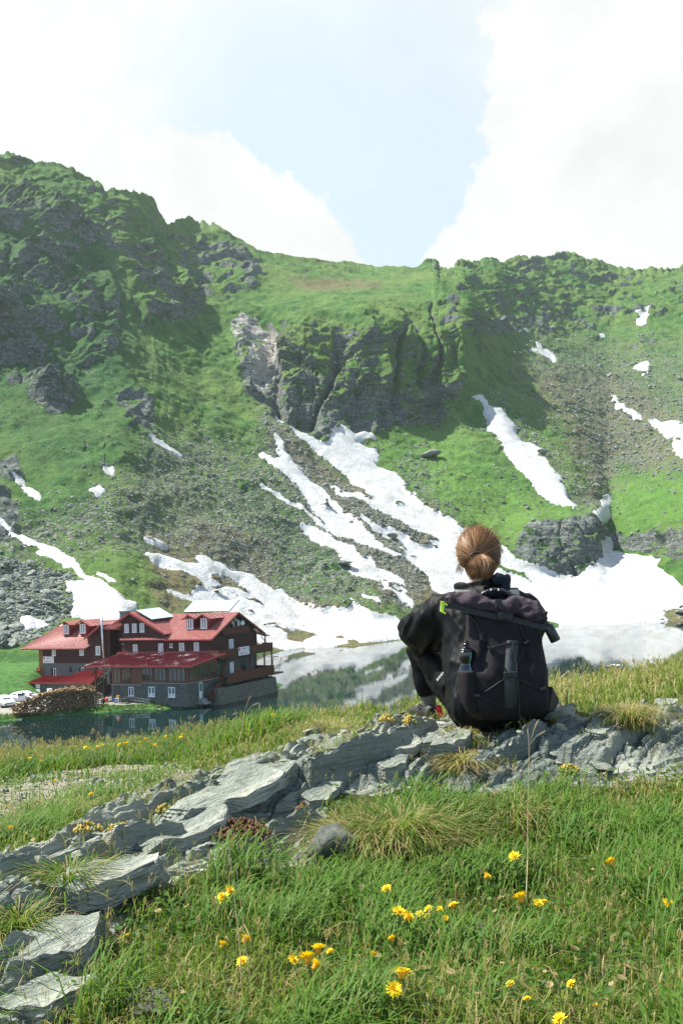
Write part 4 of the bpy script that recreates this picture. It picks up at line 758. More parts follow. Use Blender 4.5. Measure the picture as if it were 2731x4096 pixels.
    m = MB(); m.box(-30.72, -22.2, 6.96, 16.0, 4.95, 7.2); m.prism([(-22.2, 4.95), (-18.2, 4.95), (-18.2, 9.6), (-19.4, 10.1), (-22.2, 8.4)], 1, 6.96, 12); part(m, 'wing_timber_wall', ML['wood'])
    m = MB(); m.box(-18.2, -15.95, 8.6, 12, 2.0, 9.9); part(m, 'link_wall', ML['wood'])
    m = MB(); m.prism([(-30.72, 7.1), (-32.45, 7.95), (-32.45, 9.2), (-30.72, 9.2)], 2, 3.9, 7.15); part(m, 'corner_panel', ML['orange'])  # sunlit corner: the light is put into the plank colour
    m = MB(); m.prism([(-30.74, 6.9), (-32.5, 7.7), (-32.5, 9.2), (-30.74, 9.2)], 2, 3.05, 3.9); part(m, 'corner_balcony', ML['orange'])
    m = MB(); m.slab([(-30.5, 6.4, 2.98), (-30.5, 8.6, 2.98), (-33.0, 8.6, 2.98), (-33.0, 7.4, 2.98)][::-1], .1); part(m, 'corner_awning', ML['roof3'])
    m = MB(); bar(m, (-32.2, 7.9, .5), (-32.2, 7.9, 2.9), .16, .16); part(m, 'corner_post', ML['trim'])
    window('f', 7.9, -31.7, -30.9, 1.9, 2.85, 2, .09)
    roof = roof_slab('wing_roof', (-34.3, 6.35, 7.05), (-22.15, 6.35, 7.10), (-18.4, 11.5, 10.9), (-30.6, 11.5, 10.45), ML['roof'], .12, 30)
    m = MB(); m.slab([(-34.3, 6.35, 7.05), (-30.6, 11.5, 10.45), (-34.3, 16.6, 7.05)][::-1], .12); ribs(m, (-34.3, 6.6, 7.05), (-34.3, 11.4, 7.05), (-31.0, 11.0, 10.1), (-30.6, 11.5, 10.45), 8); part(m, 'wing_hip_roof', ML['roof'])
    m = MB(); m.slab([(-34.3, 16.6, 7.05), (-30.6, 11.52, 10.45), (-18.4, 11.52, 10.9), (-16.0, 16.6, 7.1)], .12); part(m, 'wing_roof_back', ML['roof'])
    m = MB(); bar(m, (-34.3, 6.33, 6.96), (-22.1, 6.33, 7.0), .05, .14); part(m, 'roof_fascia', ML['fascia'], roof)
    g2 = roof_slab('wing_cross_roof', (-22.35, 6.3, 8.45), (-22.35, 12, 8.45), (-19.35, 12, 10.35), (-19.35, 6.3, 10.35), ML['roof'], .1, 12)
    roof_slab('wing_cross_roof_right', (-19.34, 6.6, 9.85), (-15.95, 6.6, 9.85), (-15.95, 11.5, 10.9), (-19.34, 11.5, 10.9), ML['roof'], .1, 9)
    m = MB(); bar(m, (-22.4, 6.27, 8.33), (-19.35, 6.27, 10.27), .05, .24); bar(m, (-19.35, 6.55, 9.76), (-15.97, 6.55, 9.76), .05, .16); part(m, 'barge_board', ML['fascia'], g2)
    dormer(-27.97, -26.95, 9.06, 10.35, 8.4, 10.9, -28.8, -26.35, 12.4); dormer(-24.82, -23.80, 9.12, 10.42, 8.4, 11.0, -25.6, -22.6, 12.4)
    for (a0, a1, z0, z1) in [(-28.9, -28.2, 6.0, 7.0), (-23.7, -22.92, 6.08, 7.12), (-20.72, -19.9, 6.13, 7.36)]: window('f', 6.96, a0, a1, z0, z1, 2, .08, cur='sides')
    window('f', 6.96, -26.0, -25.7, 6.6, 7.0, 1, .06, 'trim')
    window('f', 7, -28.75, -28.25, 3.05, 4.2, 1, .09); window('f', 7, -23.5, -23.0, 3.6, 4.34, 1, .08)
    for q_ in ((-29.2, -28.8, 3.05, 4.2), (-25.75, -25.3, 3.66, 4.35), (-23.9, -23.55, 3.55, 4.35)): m = MB(); m.box(q_[0], q_[1], 6.97, 6.997, q_[2], q_[3]); part(m, 'dark_window', ML['dark'])
    # low annex
    m = MB(); m.box(-28.9, -18.3, 3.1, 6.99, .2, 2.5); part(m, 'annex_wall', ML['stone'])
    m = MB(); m.prism([(3.1, 2.5), (7, 2.5), (7, 3.9), (3.1, 2.55)], 0, -18.45, -18.3); part(m, 'annex_gable', ML['stone'])
    a1 = roof_slab('annex_roof', (-29.9, 2.7, 2.60), (-23.9, 2.7, 2.68), (-24.6, 7, 3.1), (-30.4, 7, 3.05), ML['roof3'], .1, 16)
    a2 = roof_slab('annex_roof_right', (-24.6, 2.65, 2.70), (-17.9, 2.65, 2.70), (-19.0, 7, 4.0), (-22.9, 7, 3.95), ML['roof3'], .1, 20)
    m = MB(); bar(m, (-29.9, 2.68, 2.50), (-17.9, 2.68, 2.58), .05, .16); part(m, 'roof_fascia', ML['fascia'], a1)
    for (s0, s1) in [(-22.5, -20.95), (-20.7, -19.25)]: window('f', 3.1, s0, s1, 1.4, 2.12, 3, .10, 'brown', cur='sides')
    m = MB(); m.box(-27.15, -26.6, 3.05, 3.096, .6, 2.38); part(m, 'annex_door', simple('grey_green_door', (.06, .09, .085), .6))
    # stair well between annex and veranda; its shade painted as a dark wall
    m = MB(); m.box(-18.2, -12.25, 7.02, 7.05, .5, 6.1); part(m, 'stairwell_shade_wall', ML['trim'])
    m = MB(); [m.box(-14.2+.0, -12.9, 1.2+k*.28, 1.5+k*.28, .8+k*.2, .86+k*.2) for k in range(14)]; part(m, 'stairwell_treads', ML['trim'])
    m = MB(); bar(m, (-17.3, 1.0, 1.5), (-15.7, 2.2, 3.0), .08, .08); part(m, 'stairwell_handrail', simple('worn_wood', (.32, .25, .17), .7))
    m = MB(); bar(m, (-12.75, .1, 2.9), (-12.75, .1, 5.3), .5, .02); bar(m, (-13.4, .12, 3.6), (-13.4, .12, 5.3), .35, .02); part(m, 'stairwell_window', ML['glass'])
    # chimney, stove pipe, collectors, dishes
    m = MB(); m.box(-18.5, -17.4, 9.6, 10.6, 9.0, 11.95); m.box(-18.6, -17.3, 9.5, 10.7, 11.95, 12.1); part(m, 'chimney', simple('blue_grey_render', (.10, .135, .15), .8))
    m = MB(); m.tube([(-19.0, 6.6, 5.4), (-19.1, 6.55, 8.4), (-19.2, 6.5, 11.6)], .17, 14)
    for k in range(6): t = k/6; m.tube([(-19.0-.03*k, 6.6-.015*k, 5.9+k), (-19.0-.03*k, 6.6-.015*k, 5.96+k)], .20, 14)
    part(m, 'stove_pipe', ML['metal'], smooth=True)
    def collector(p0, p1, q1, q0, n):
        m = MB(); P = [Vector(x) for x in (p0, p1, q1, q0)]; nn = (P[1]-P[0]).cross(P[2]-P[0]).normalized(); nn = nn if nn.z > 0 else -nn
        Q = [x+nn*.12 for x in P]; m.hexa([x for x in P]+Q); f = part(m, 'solar_collector', ML['trim'])
        for k in range(n):
            t0, t1 = (k+.025)/n, (k+.975)/n; a, b, c, d = Q[0].lerp(Q[1], t0), Q[0].lerp(Q[1], t1), Q[3].lerp(Q[2], t1), Q[3].lerp(Q[2], t0); mm = MB(); mm.hexa([a, b, c, d]+[x+nn*.02 for x in (a, b, c, d)]); part(mm, 'panel', ML['panel'], f)
    sl = (9.0-12.02)/(6.01)
    collector((-13.9, 8.0, 12.2), (-13.9, 13.4, 12.35), (-11.2, 13.4, 11.0), (-11.2, 8.0, 10.9), 4) if False else None
    collector((-13.8, 12.6, 12.30), (-13.8, 7.3, 12.15), (-11.1, 7.3, 10.85), (-11.1, 12.6, 10.95), 4)
    collector((-9.8, 15.6, 13.0), (-2.0, 15.6, 13.0), (-2.0, 13.0, 11.56), (-9.8, 13.0, 11.56), 7)
    m = MB(); M = Matrix.Rotation(rad(100), 3, 'Y') @ Matrix.Rotation(rad(20), 3, 'X'); m.lathe([(.02, -.06), (.2, -.03), (.34, .05), (.34, .07), (.2, 0), (.02, -.02)], (g+.55, 14.0, 9.95), 16, M); d = part(m, 'satellite_dish', ML['white']); m = MB(); bar(m, (g+.1, 14, 9.6), (g+.5, 14, 9.9), .05, .05); part(m, 'dish_arm', ML['metal'], d)
    for (b, z, h, mt) in [(12.6, 10.25, .5, 'curtain'), (11.9, 9.9, .45, 'curtain'), (13.1, 9.55, .9, 'metal'), (13.5, 9.55, .75, 'white'), (12.2, 9.5, .6, 'metal')]: m = MB(); m.box(g+.2, g+.36, b-.1, b+.1, z, z+h); part(m, 'antenna_box', ML[mt])
build_lodge()

# ------------------------------------------------------------------ things round the lodge
FONT_MATS = {}
def text_mesh(name, txt, size, mat, parent, M, ext=.004, align='CENTER'):
    cu = bpy.data.curves.new(name, 'FONT'); cu.body = txt; cu.size = size; cu.extrude = ext; cu.align_x = align; cu.align_y = 'CENTER'; ob = bpy.data.objects.new(name+'_src', cu); COL.objects.link(ob)
    dg = bpy.context.evaluated_depsgraph_get(); me = bpy.data.meshes.new_from_object(ob.evaluated_get(dg)); bpy.data.objects.remove(ob); me.name = name; me.materials.clear(); me.materials.append(mat)
    o = bpy.data.objects.new(name, me); COL.objects.link(o); o.parent = parent; o.matrix_local = M; return o
M_RED = simple('sign_red', (.60, .025, .02), .5, var=.05); M_SIGNW = simple('sign_white', (.80, .82, .80), .5, var=.04); M_GREY = simple('sign_grey', (.22, .23, .23), .6)
def lodge_sign(loc, rz, w, h, lab):
    "white board: shield, CABANA, three stars, BALEA LAC"
    s = empty('lodge_sign', loc, rz, lab, 'sign'); m = MB(); m.box(-w/2, w/2, -.03, 0, -h/2, h/2); m.build('board', M_SIGNW, s)
    RX = Matrix.Rotation(rad(90), 4, 'X')
    def T(x, z): return Matrix.Translation((x, -.036, z)) @ RX
    text_mesh('lettering', 'CABANA', h*.27, M_RED, s, T(w*.02, h*.27)); text_mesh('lettering', 'BÂLEA LAC', h*.34, M_RED, s, T(0, -h*.27)); text_mesh('lettering', '* * *', h*.30, M_RED, s, T(0, -.06*h))
    m = MB(); x0 = -w*.46; m.slab([(x0, -.034, h*.4), (x0, -.034, h*.12), (x0+w*.06, -.034, h*.0), (x0+w*.12, -.034, h*.12), (x0+w*.12, -.034, h*.4)], .006); m.build('shield', M_RED, s)
    for k in range(3): m = MB(); m.box(w*.33, w*.46, -.036, -.031, h*(.30-.13*k), h*(.36-.13*k)); m.build('small_print', simple('faint_blue', (.35, .5, .55), .6), s)
lodge_sign(hw(-29.6, 6.93, 5.4), -HA, 2.05, .95, 'white sign with red letters on the left wing of the lodge, over grey stone')
p = hw(.46, 12.5, 6.2); lodge_sign(p, rad(63), 2.7, 1.12, 'white sign with red letters hanging on the balcony at the right gable')
def board(name, a, b, z, w, h, mat, lab, lines=(), rot=0.0, col=None):
    s = empty(name, hw(a, b, z), -HA+rot, lab, 'sign'); m = MB(); m.box(-w/2, w/2, -.03, 0, -h/2, h/2); m.build('board', mat, s)
    for (txt, x, zz, sz) in lines: text_mesh('lettering', txt, sz, col or M_RED, s, Matrix.Translation((x, -.036, zz)) @ Matrix.Rotation(rad(90), 4, 'X'))
board('wall_sign', -28.0, 3.05, 2.05, .75, .58, M_SIGNW, 'small white notice with a red cross emblem by the annex door', [('X', -.22, -.05, .3)])
m = None
board('notice_board', -27.6, 2.6, 1.35, .9, .75, M_SIGNW, 'plain white board standing behind the left end of the firewood')
board('notice_board', -25.2, 2.4, 1.5, .95, .8, M_SIGNW, 'tilted white board leaning at the annex wall above the firewood')
board('red_sign', -31.6, 6.93, 4.05, 1.25, .42, M_RED, 'red sign on the sunlit-toned corner panel of the lodge', rot=rad(-26))

def build_firewood():
    rs = np.random.RandomState(11); m = MB(); M_W = NT('split_firewood'); co = M_W.coord(); v = M_W.voro(7.5, co, 'F1', 1); s_ = M_W.n('ShaderNodeSeparateXYZ'); M_W.l(v, s_.inputs[0]); n = M_W.noise(18, 4, .6, co)
    c = M_W.mix(s_.outputs[0], (.20, .115, .055), (.50, .33, .185)); c = M_W.mix(M_W.rng(s_.outputs[1], .35, .8, 0, .85), c, (.075, .050, .032)); c = M_W.mix(M_W.rng(n, .5, .75, 0, .45), c, (.11, .075, .05)); mw = M_W.set(c, .85, M_W.bump(n, .02, .6), spec=.15)
    line = [(-40.9, 122.9), (-40.0, 122.95), (-38.4, 123.35), (-36.3, 124.4), (-34.2, 126.2), (-33.0, 127.7), (-32.3, 129.0)]; hts = [.5, 1.15, 1.75, 2.35, 2.35, 2.15, 1.9]
    L = np.array(line); seg = np.linalg.norm(np.diff(L, axis=0), axis=1); cum = np.concatenate([[0], np.cumsum(seg)]); tot = cum[-1]
    def log(p, d, ln, r):
        d = d.normalized(); x = d.orthogonal().normalized(); y = d.cross(x); k = rs.randint(3, 6); an = np.sort(rs.uniform(0, 6.28, k)) if k > 3 else np.array([0, 2.1, 4.2])+rs.uniform(0, 1); R = [[p+dd+(x*math.cos(a)+y*math.sin(a))*r*rs.uniform(.8, 1.15) for a in an] for dd in (d*0, d*ln)]; m.rings(R)
    s = 0
    while s < tot:
        x = np.interp(s, cum, L[:, 0]); y = np.interp(s, cum, L[:, 1]); h = np.interp(s, cum, hts)+rs.normal()*.08; x2 = np.interp(s+.2, cum, L[:, 0]); y2 = np.interp(s+.2, cum, L[:, 1]); tx = Vector((x2-x, y2-y, 0)) if s+.2 < tot else tx; nrm = Vector((-tx.y, tx.x, 0)).normalized()
        z = .52
        while z < .6+h:
            log(Vector((x+rs.normal()*.02, y+rs.normal()*.03, z))-nrm*rs.uniform(0, .12), nrm+Vector(rs.normal(size=3)*.06), rs.uniform(.85, 1.1), rs.uniform(.075, .13)); z += .165
        for k in range(2): log(Vector((x, y, z+rs.uniform(-.05, .12)))+nrm*rs.uniform(0, 1.0), Vector((rs.normal(), rs.normal(), rs.normal()*.25)), rs.uniform(.5, 1.0), rs.uniform(.07, .13))
        for k in range(2): log(Vector((x, y, z-.2))+nrm*rs.uniform(.6, 1.3), Vector((rs.normal(), rs.normal(), rs.normal()*.3)), rs.uniform(.4, .8), rs.uniform(.08, .13))
        s += .175
    for k in range(40): log(Vector((-41.3+rs.uniform(0, 1.6), 122.6+rs.uniform(0, .8), .65+rs.uniform(0, .9))), Vector((1, rs.normal()*.3, rs.normal()*.1)), rs.uniform(.7, 1.1), rs.uniform(.08, .12))
    tag(m.build('firewood', mw), 'long curved pile of split firewood on the bank before the lodge', 'firewood', kind='stuff')
build_firewood()

def build_car(loc, rz, lab, door_open=False, col=(.78, .80, .81)):
    c = empty('parked_car', loc, rz, lab, 'car'); P = simple('car_paint', col, .18, 0, .03, 3, .8); G = ML['glass']; B = ML['black']
    # side profile stations along x (nose at +x): x, half width low, z sill, z belt, half width top, z top
    st = [(-2.2, .72, .45, .85, .60, .92), (-2.05, .82, .30, .95, .66, 1.05), (-1.5, .88, .24, .98, .60, 1.28), (-.7, .90, .22, .97, .58, 1.43), (.1, .90, .22, .96, .58, 1.42), (.75, .90, .22, .95, .62, 1.15), (1.15, .89, .22, .93, .70, .96), (1.75, .86, .24, .84, .68, .86), (2.12, .78, .28, .70, .60, .74), (2.25, .66, .38, .60, .50, .64)]
    R = [[(x, -w*.92, zs), (x, -w, zs+.18), (x, -w, zb-.08), (x, -w*.95, zb), (x, -wt, zt-.03), (x, -wt*.75, zt), (x, wt*.75, zt), (x, wt, zt-.03), (x, w*.95, zb), (x, w, zb-.08), (x, w, zs+.18), (x, w*.92, zs)] for (x, w, zs, zb, wt, zt) in st]
    m = MB(); m.rings(R); o = m.build('body', P, c, smooth=True)
    for (i0, i1) in ((5, 6), (1, 2)):
        m = MB(); a, b = R[i0], R[i1]; off = Vector((.012 if i0 == 5 else -.012, 0, .012)); m.add([Vector(q)+off for q in (Vector(a[5]).lerp(Vector(b[5]), .06), Vector(a[6]).lerp(Vector(b[6]), .06), Vector(a[6]).lerp(Vector(b[6]), .94), Vector(a[5]).lerp(Vector(b[5]), .94))], [(0, 1, 2, 3)]); m.v += [tuple(Vector(v)-Vector((0, 0, .01))) for v in m.v]; m.f += [(7, 6, 5, 4), (0, 4, 5, 1), (1, 5, 6, 2), (2, 6, 7, 3), (3, 7, 4, 0)]; m.m += [0]*5; m.build('windscreen' if i0 == 5 else 'rear_window', G, c)
    for s in (-1, 1):
        m = MB(); pts = []
        for (x, w, zs, zb, wt, zt) in st[2:6]: pts.append((x, s*(w*.95+.006), zb+.03))
        for (x, w, zs, zb, wt, zt) in st[2:6][::-1]: t_ = .85; pts.append((x*.96, s*(w*.95+(wt-w*.95)*t_+.008), zb+(zt-.03-zb)*t_))
        m.slab(pts if s < 0 else pts[::-1], .01); m.build('side_window', G, c)
        for x in (-1.35, 1.38):
            w_ = empty('wheel', (x, s*.80, .32)); w_.parent = c; m = MB(); M = Matrix.Rotation(rad(90), 3, 'X'); m.lathe([(.20, -.09), (.31, -.10), (.325, -.06), (.325, .06), (.31, .10), (.20, .09)], (0, 0, 0), 20, M); m.build('tyre', B, w_, smooth=True); m = MB(); m.lathe([(.02, -.105), (.20, -.095), (.20, .095), (.02, .105)], (0, 0, 0), 10, M); m.build('rim', ML['metal'], w_)
        m = MB(); m.hexa([(2.02, s*.40, .62), (2.0, s*.74, .66), (1.86, s*.80, .70), (2.0, s*.40, .66), (2.10, s*.40, .72), (1.98, s*.76, .76), (1.84, s*.78, .80), (1.98, s*.42, .76)]); m.build('headlight', ML['glass'], c)
        m = MB(); m.box(.62, .80, s*.90-.02, s*.90+s*.16, .95, 1.07) if s > 0 else m.box(.62, .80, -1.06, -.88, .95, 1.07); m.build('mirror', P, c)
    m = MB(); m.box(2.16, 2.275, -.52, .52, .50, .60); m.box(2.14, 2.27, -.74, -.42, .34, .46); m.box(2.14, 2.27, .42, .74, .34, .46); m.build('grille', B, c)
    m = MB(); m.box(2.265, 2.285, -.26, .26, .40, .50); m.build('number_plate', M_SIGNW, c)
    if door_open:
        d = empty('door', (.72, -.92, .0)); d.parent = c; d.rotation_euler = (0, 0, rad(55)); m = MB(); m.box(-1.0, 0, -.04, .04, .30, .92); m.build('door_panel', P, d); m = MB(); m.slab([(-1.0, -.02, .93), (-.05, -.02, .93), (-.4, -.02, 1.32), (-.95, -.02, 1.36)], .03); m.build('door_glass', G, d)
    return c
build_car((-45.1, 131.6, .62), rad(-52), 'white car nearest the water, nose towards the firewood')
build_car((-43.7, 136.0, .62), rad(-22), 'white car with an open door, half behind the firewood', True)
build_car((-48.6, 134.8, .62), rad(-60), 'white car cut by the left frame edge, furthest left')

def small_things():
    # white stool with a box, cool box, barrow, ladder, cans, motorbike under cover
    s = empty('stool', hw(-11.0+.6, -.9, .70), -HA, 'white plastic stool at the cellar door carrying an orange box', 'stool'); m = MB(); m.box(-.3, .3, -.22, .22, .52, .57); m.build('seat', ML['white'], s)
    for (x, y) in ((-.26, -.18), (.26, -.18), (-.26, .18), (.26, .18)): m = MB(); bar(m, (x, y, 0), (x*.9, y*.9, .52), .07, .07); m.build('leg', ML['white'], s)
    m = MB(); m.box(-.22, .22, -.16, .16, 0, .34); tag(m.build('box', simple('orange_box', (.55, .22, .07), .7), bevel=.02), 'small orange box standing on the white stool', 'box').matrix_world = Matrix.Translation(hw(-10.35, -.9, 1.275)) @ Matrix.Rotation(-HA, 4, 'Z')
    m = MB(); m.box(-.25, .25, -.2, .2, 0, .22); m.box(-.23, .23, -.18, .18, .225, .5); tag(m.build('crate', [simple('blue_plastic', (.03, .10, .28), .5)], bevel=.02), 'blue crate on the ground beside the cellar door', 'crate').matrix_world = Matrix.Translation(hw(-11.2, -.5, .68)) @ Matrix.Rotation(-HA, 4, 'Z')
    l = empty('ladder', hw(-8.9, -.35, .85), -HA, 'grey metal ladder lying against the stone cellar wall under the windows', 'ladder')
    for z in (0, .36): m = MB(); bar(m, (-.9, -.02+z*.3, .22+z), (3.2, -.02+z*.3, -.12+z), .05, .07); m.build('rail', ML['metal'], l)
    for k in range(10): t = (k+.5)/10; m = MB(); x = -.9+4.1*t; z = .22-.34*t; bar(m, (x, -.02, z), (x, .09, z+.36), .04, .04); m.build('rung', ML['metal'], l)
    w = empty('wheelbarrow', hw(-9.4, -.8, .68), -HA, 'dark wheelbarrow parked between the stool and the ladder', 'wheelbarrow'); m = MB(); m.hexa([(-.35, -.22, .25), (.35, -.22, .25), (.35, .22, .25), (-.35, .22, .25), (-.55, -.33, .55), (.5, -.33, .5), (.5, .33, .5), (-.55, .33, .55)]); m.build('tray', simple('dark_green_steel', (.04, .06, .055), .5, .3), w)
    m = MB(); m.lathe([(.05, -.04), (.18, -.05), (.18, .05), (.05, .04)], (.65, 0, .18), 14, Matrix.Rotation(rad(90), 3, 'X')); m.build('wheel', ML['black'], w)
    for s_ in (-1, 1): m = MB(); bar(m, (.65, s_*.08, .2), (-1.0, s_*.3, .5), .04, .04); m.build('handle', ML['metal'], w)
    b = empty('motorbike', hw(-12.5, -2.3, .66), -HA+rad(20), 'covered dark motorbike between the firewood and the cellar wall', 'motorbike')
    for x in (-.62, .66): m = MB(); m.lathe([(.18, -.05), (.30, -.06), (.32, 0), (.30, .06), (.18, .05)], (x, 0, .32), 18, Matrix.Rotation(rad(90), 3, 'X')); m.build('wheel', ML['black'], b, smooth=True)
    m = MB(); m.rings([[(x, w_*math.cos(a), zc+h_*math.sin(a)) for a in np.linspace(0, 6.28, 11)[:-1]] for (x, w_, zc, h_) in [(-.85, .05, .75, .05), (-.6, .22, .72, .25), (-.1, .26, .78, .28), (.3, .30, .95, .32), (.55, .26, 1.05, .25), (.72, .08, 1.0, .08)]]); m.build('cover', simple('dark_tarp', (.02, .022, .024), .55, scale=4, bump=.04), b, smooth=True)
    m = MB(); bar(m, (.45, -.38, 1.18), (.45, .38, 1.18), .04, .04); m.build('handlebar', ML['metal'], b); m = MB(); m.hexa([(.5, -.2, 1.1), (.62, -.2, 1.1), (.62, .2, 1.1), (.5, .2, 1.1), (.38, -.17, 1.42), (.44, -.17, 1.42), (.44, .17, 1.42), (.38, .17, 1.42)]); m.build('windshield', ML['panel'], b)
    m = MB(); m.box(-.2, .2, -.18, .18, 0, .34); tag(m.build('cardboard_box', simple('cardboard', (.42, .26, .14), .8), bevel=.01), 'brown cardboard box on top of the covered motorbike', 'box').matrix_world = Matrix.Translation(hw(-12.4, -2.4, 1.75)) @ Matrix.Rotation(.2, 4, 'Z')
    m = MB(); m.box(-.35, .35, -.25, .25, 0, .22); tag(m.build('cardboard_box', simple('cardboard_flat', (.40, .22, .13), .8), bevel=.01), 'flattened cardboard box on the ground at the motorbike wheels', 'box').matrix_world = Matrix.Translation(hw(-13.0, -3.2, .66)) @ Matrix.Rotation(.4, 4, 'Z')
    c = empty('fuel_can', hw(-12.6, -.6, .68), -HA, 'red plastic fuel can on the ground left of the cellar wall', 'can'); m = MB(); m.box(-.22, .22, -.16, .16, 0, .46); m.build('body', ML['redp'], c, bevel=.05); m = MB(); bar(m, (-.15, 0, .56), (.15, 0, .56), .05, .05); bar(m, (-.15, 0, .44), (-.15, 0, .56), .05, .05); bar(m, (.15, 0, .44), (.15, 0, .56), .05, .05); m.build('handle', ML['redp'], c)
    # pallet leaning at the right end of the firewood
    p_ = empty('pallet', (-32.0, 128.6, .58), rad(40), 'wooden pallet leaning on the right end of the firewood', 'pallet')
    for k in range(5): m = MB(); m.box(-.6, .6, -.02, .0, .05+k*.26, .17+k*.26); m.build('slat', simple('pallet_wood', (.36, .27, .17), .8), p_)
    for x in (-.55, 0, .55): m = MB(); m.box(x-.05, x+.05, .002, .09, 0, 1.3); m.build('bearer', simple('pallet_wood', (.33, .25, .16), .8), p_)
    # things on the terrace deck
    t = empty('parasol_frame', hw(1.2, 19.4, 2.65), -HA, 'pale folding canopy frame at the lakeside corner of the terrace', 'canopy')
    for (x0, x1) in ((-.6, -.2), (.6, 1.0)): m = MB(); bar(m, (x0, 0, 0), (x1, 0, 2.1), .05, .05); m.build('leg', ML['metal'], t)
    m = MB(); m.slab([(-1.2, -.5, 2.12), (1.3, -.5, 2.2), (1.3, .6, 2.2), (-1.2, .6, 2.12)], .05); m.build('canopy', simple('canvas', (.5, .42, .32), .8), t)
    k = empty('table', hw(.2, 14.2, 2.63), -HA, 'small round table on the terrace against the stone gable', 'table'); m = MB(); m.lathe([(.55, .70), (.56, .72), (.55, .75)], (0, 0, 0), 18); m.build('top', simple('table_top', (.10, .13, .12), .5), k); m = MB(); m.tube([(0, 0, 0), (0, 0, .7)], .05, 8); m.build('leg', ML['trim'], k)
    k = empty('cool_box', hw(.5, 11.0, 3.05), -HA, 'red drinks cool box on the terrace behind the railing', 'cool box'); m = MB(); m.box(-.45, .45, -.3, .3, 0, .5); m.build('body', ML['redp'], k, bevel=.03); m = MB(); m.box(-.46, .46, -.31, .31, .505, .6); m.build('lid', ML['redp'], k, bevel=.02)
    m = MB(); m.box(-.5, .5, -.35, .35, -.42, -.01); m.build('base', ML['trim'], k)
    # waste bins beside the left end
    for (a, b, lab, col) in [(-31.2, 4.6, 'dark green waste bin at the left end of the annex', (.02, .06, .05)), (-30.0, 4.2, 'blue grey waste bin beside the annex wall', (.03, .05, .07))]:
        k = empty('waste_bin', hw(a, b, .62), -HA, lab, 'bin'); m = MB(); m.hexa([(-.4, -.35, 0), (.4, -.35, 0), (.4, .35, 0), (-.4, .35, 0), (-.5, -.42, 1.0), (.5, -.42, 1.0), (.5, .42, 1.0), (-.5, .42, 1.0)]); m.build('body', simple('bin_plastic', col, .5), k); m = MB(); m.hexa([(-.52, -.45, 1.005), (.52, -.45, 1.005), (.52, .45, 1.005), (-.52, .45, 1.005), (-.48, -.3, 1.15), (.48, -.3, 1.15), (.48, .42, 1.2), (-.48, .42, 1.2)]); m.build('lid', simple('bin_lid', tuple(x*.7 for x in col), .5), k)
    m = MB(); m.lathe([(1.3, 0), (1.25, 1.6), (1.35, 1.65), (1.2, 1.85), (.1, 1.95)], tuple(hw(-33.2, 6.0, .6)), 18); tag(m.build('stone_hut', ML['stone']), 'round grey stone hut at the left end of the lodge', 'hut')
small_things()
# ------------------------------------------------------------------ near hillside
FORE = [
(-420,[(1700,1.0),(1500,1.15),(1024,2.2),(960,2.5),(900,2.85),(850,3.9),(815,5.4),(795,7.3),(780,10),(766,15)]),
(0,[(1700,.95),(1500,1.12),(1024,1.98),(980,2.12),(940,2.3),(900,2.55),(872,2.85),(850,3.6),(820,4.6),(802,5.7),(790,6.9),(779,9),(771,11.5),(764,15)]),
(60,[(1700,.95),(1500,1.12),(1024,2.02),(980,2.2),(940,2.38),(880,2.7),(845,3.0),(830,3.9),(812,4.8),(800,5.5),(788,6.7),(776,8.8),(767,11),(759,14.5)]),
(160,[(1700,.95),(1500,1.11),(1024,2.0),(960,2.32),(900,2.62),(850,2.92),(805,3.28),(796,4.2),(788,5.4),(779,6.6),(769,8.4),(760,10.5),(752,14)]),
(260,[(1700,.94),(1500,1.10),(1024,1.95),(960,2.3),(900,2.68),(868,2.9),(830,3.15),(775,3.55),(768,4.4),(760,5.6),(750,7.7),(740,10),(732,13)]),
(341,[(1700,.93),(1500,1.09),(1024,1.9),(950,2.3),(900,2.66),(850,3.0),(800,3.36),(738,3.82),(734,4.6),(731,5.8),(727,8.4),(721,12)]),
(430,[(1700,.92),(1500,1.08),(1024,1.85),(950,2.28),(900,2.64),(850,3.08),(800,3.5),(760,3.75),(722,3.98),(718,4.5),(714,5.8),(710,8.2),(706,11)]),
(500,[(1700,.91),(1500,1.07),(1024,1.8),(950,2.25),(900,2.62),(850,3.08),(805,3.5),(775,3.68),(738,3.88),(722,4.2),(712,5.2),(701,7.2),(692,9.7)]),
(560,[(1700,.90),(1500,1.06),(1024,1.8),(950,2.2),(900,2.55),(850,2.98),(790,3.5),(750,3.78),(712,4.1),(706,5),(701,6),(697,7.7),(693,10)]),
(620,[(1700,.90),(1500,1.06),(1024,1.78),(950,2.15),(900,2.5),(850,2.9),(790,3.45),(765,3.65),(724,4.05),(708,5.0),(696,6.3),(686,8.2),(680,11)]),
(682,[(1700,.89),(1500,1.05),(1024,1.75),(950,2.12),(900,2.45),(850,2.85),(790,3.4),(757,3.7),(712,4.2),(700,5),(690,6),(677,8.2),(666,11)]),
(1100,[(1700,.85),(1500,1.0),(1024,1.65),(900,2.3),(800,3.1),(720,4.5),(680,6),(650,8.5),(630,12)]),
]
FTOP = np.array([(c[0], min(p[0] for p in c[1])) for c in FORE], float)
def fore_point(u, v):
    u = np.atleast_1d(np.asarray(u, float)); v = np.atleast_1d(np.asarray(v, float)); return at(u, v, interp_cols(FORE, u, v))
def fore_z(X, Y):
    "height of the near hillside under (X, Y), by bisection on the control columns"
    lo = np.full(X.shape, 14.0); hi = np.full(X.shape, 16.0)
    for _ in range(15):
        z = (lo+hi)/2; u, v = proj(np.stack([X, Y, z], -1)); g = interp_cols(FORE, u, v) > Y; hi = np.where(g, z, hi); lo = np.where(g, lo, z)
    return (lo+hi)/2
def dpoly(pts): return np.array(pts, float)*K
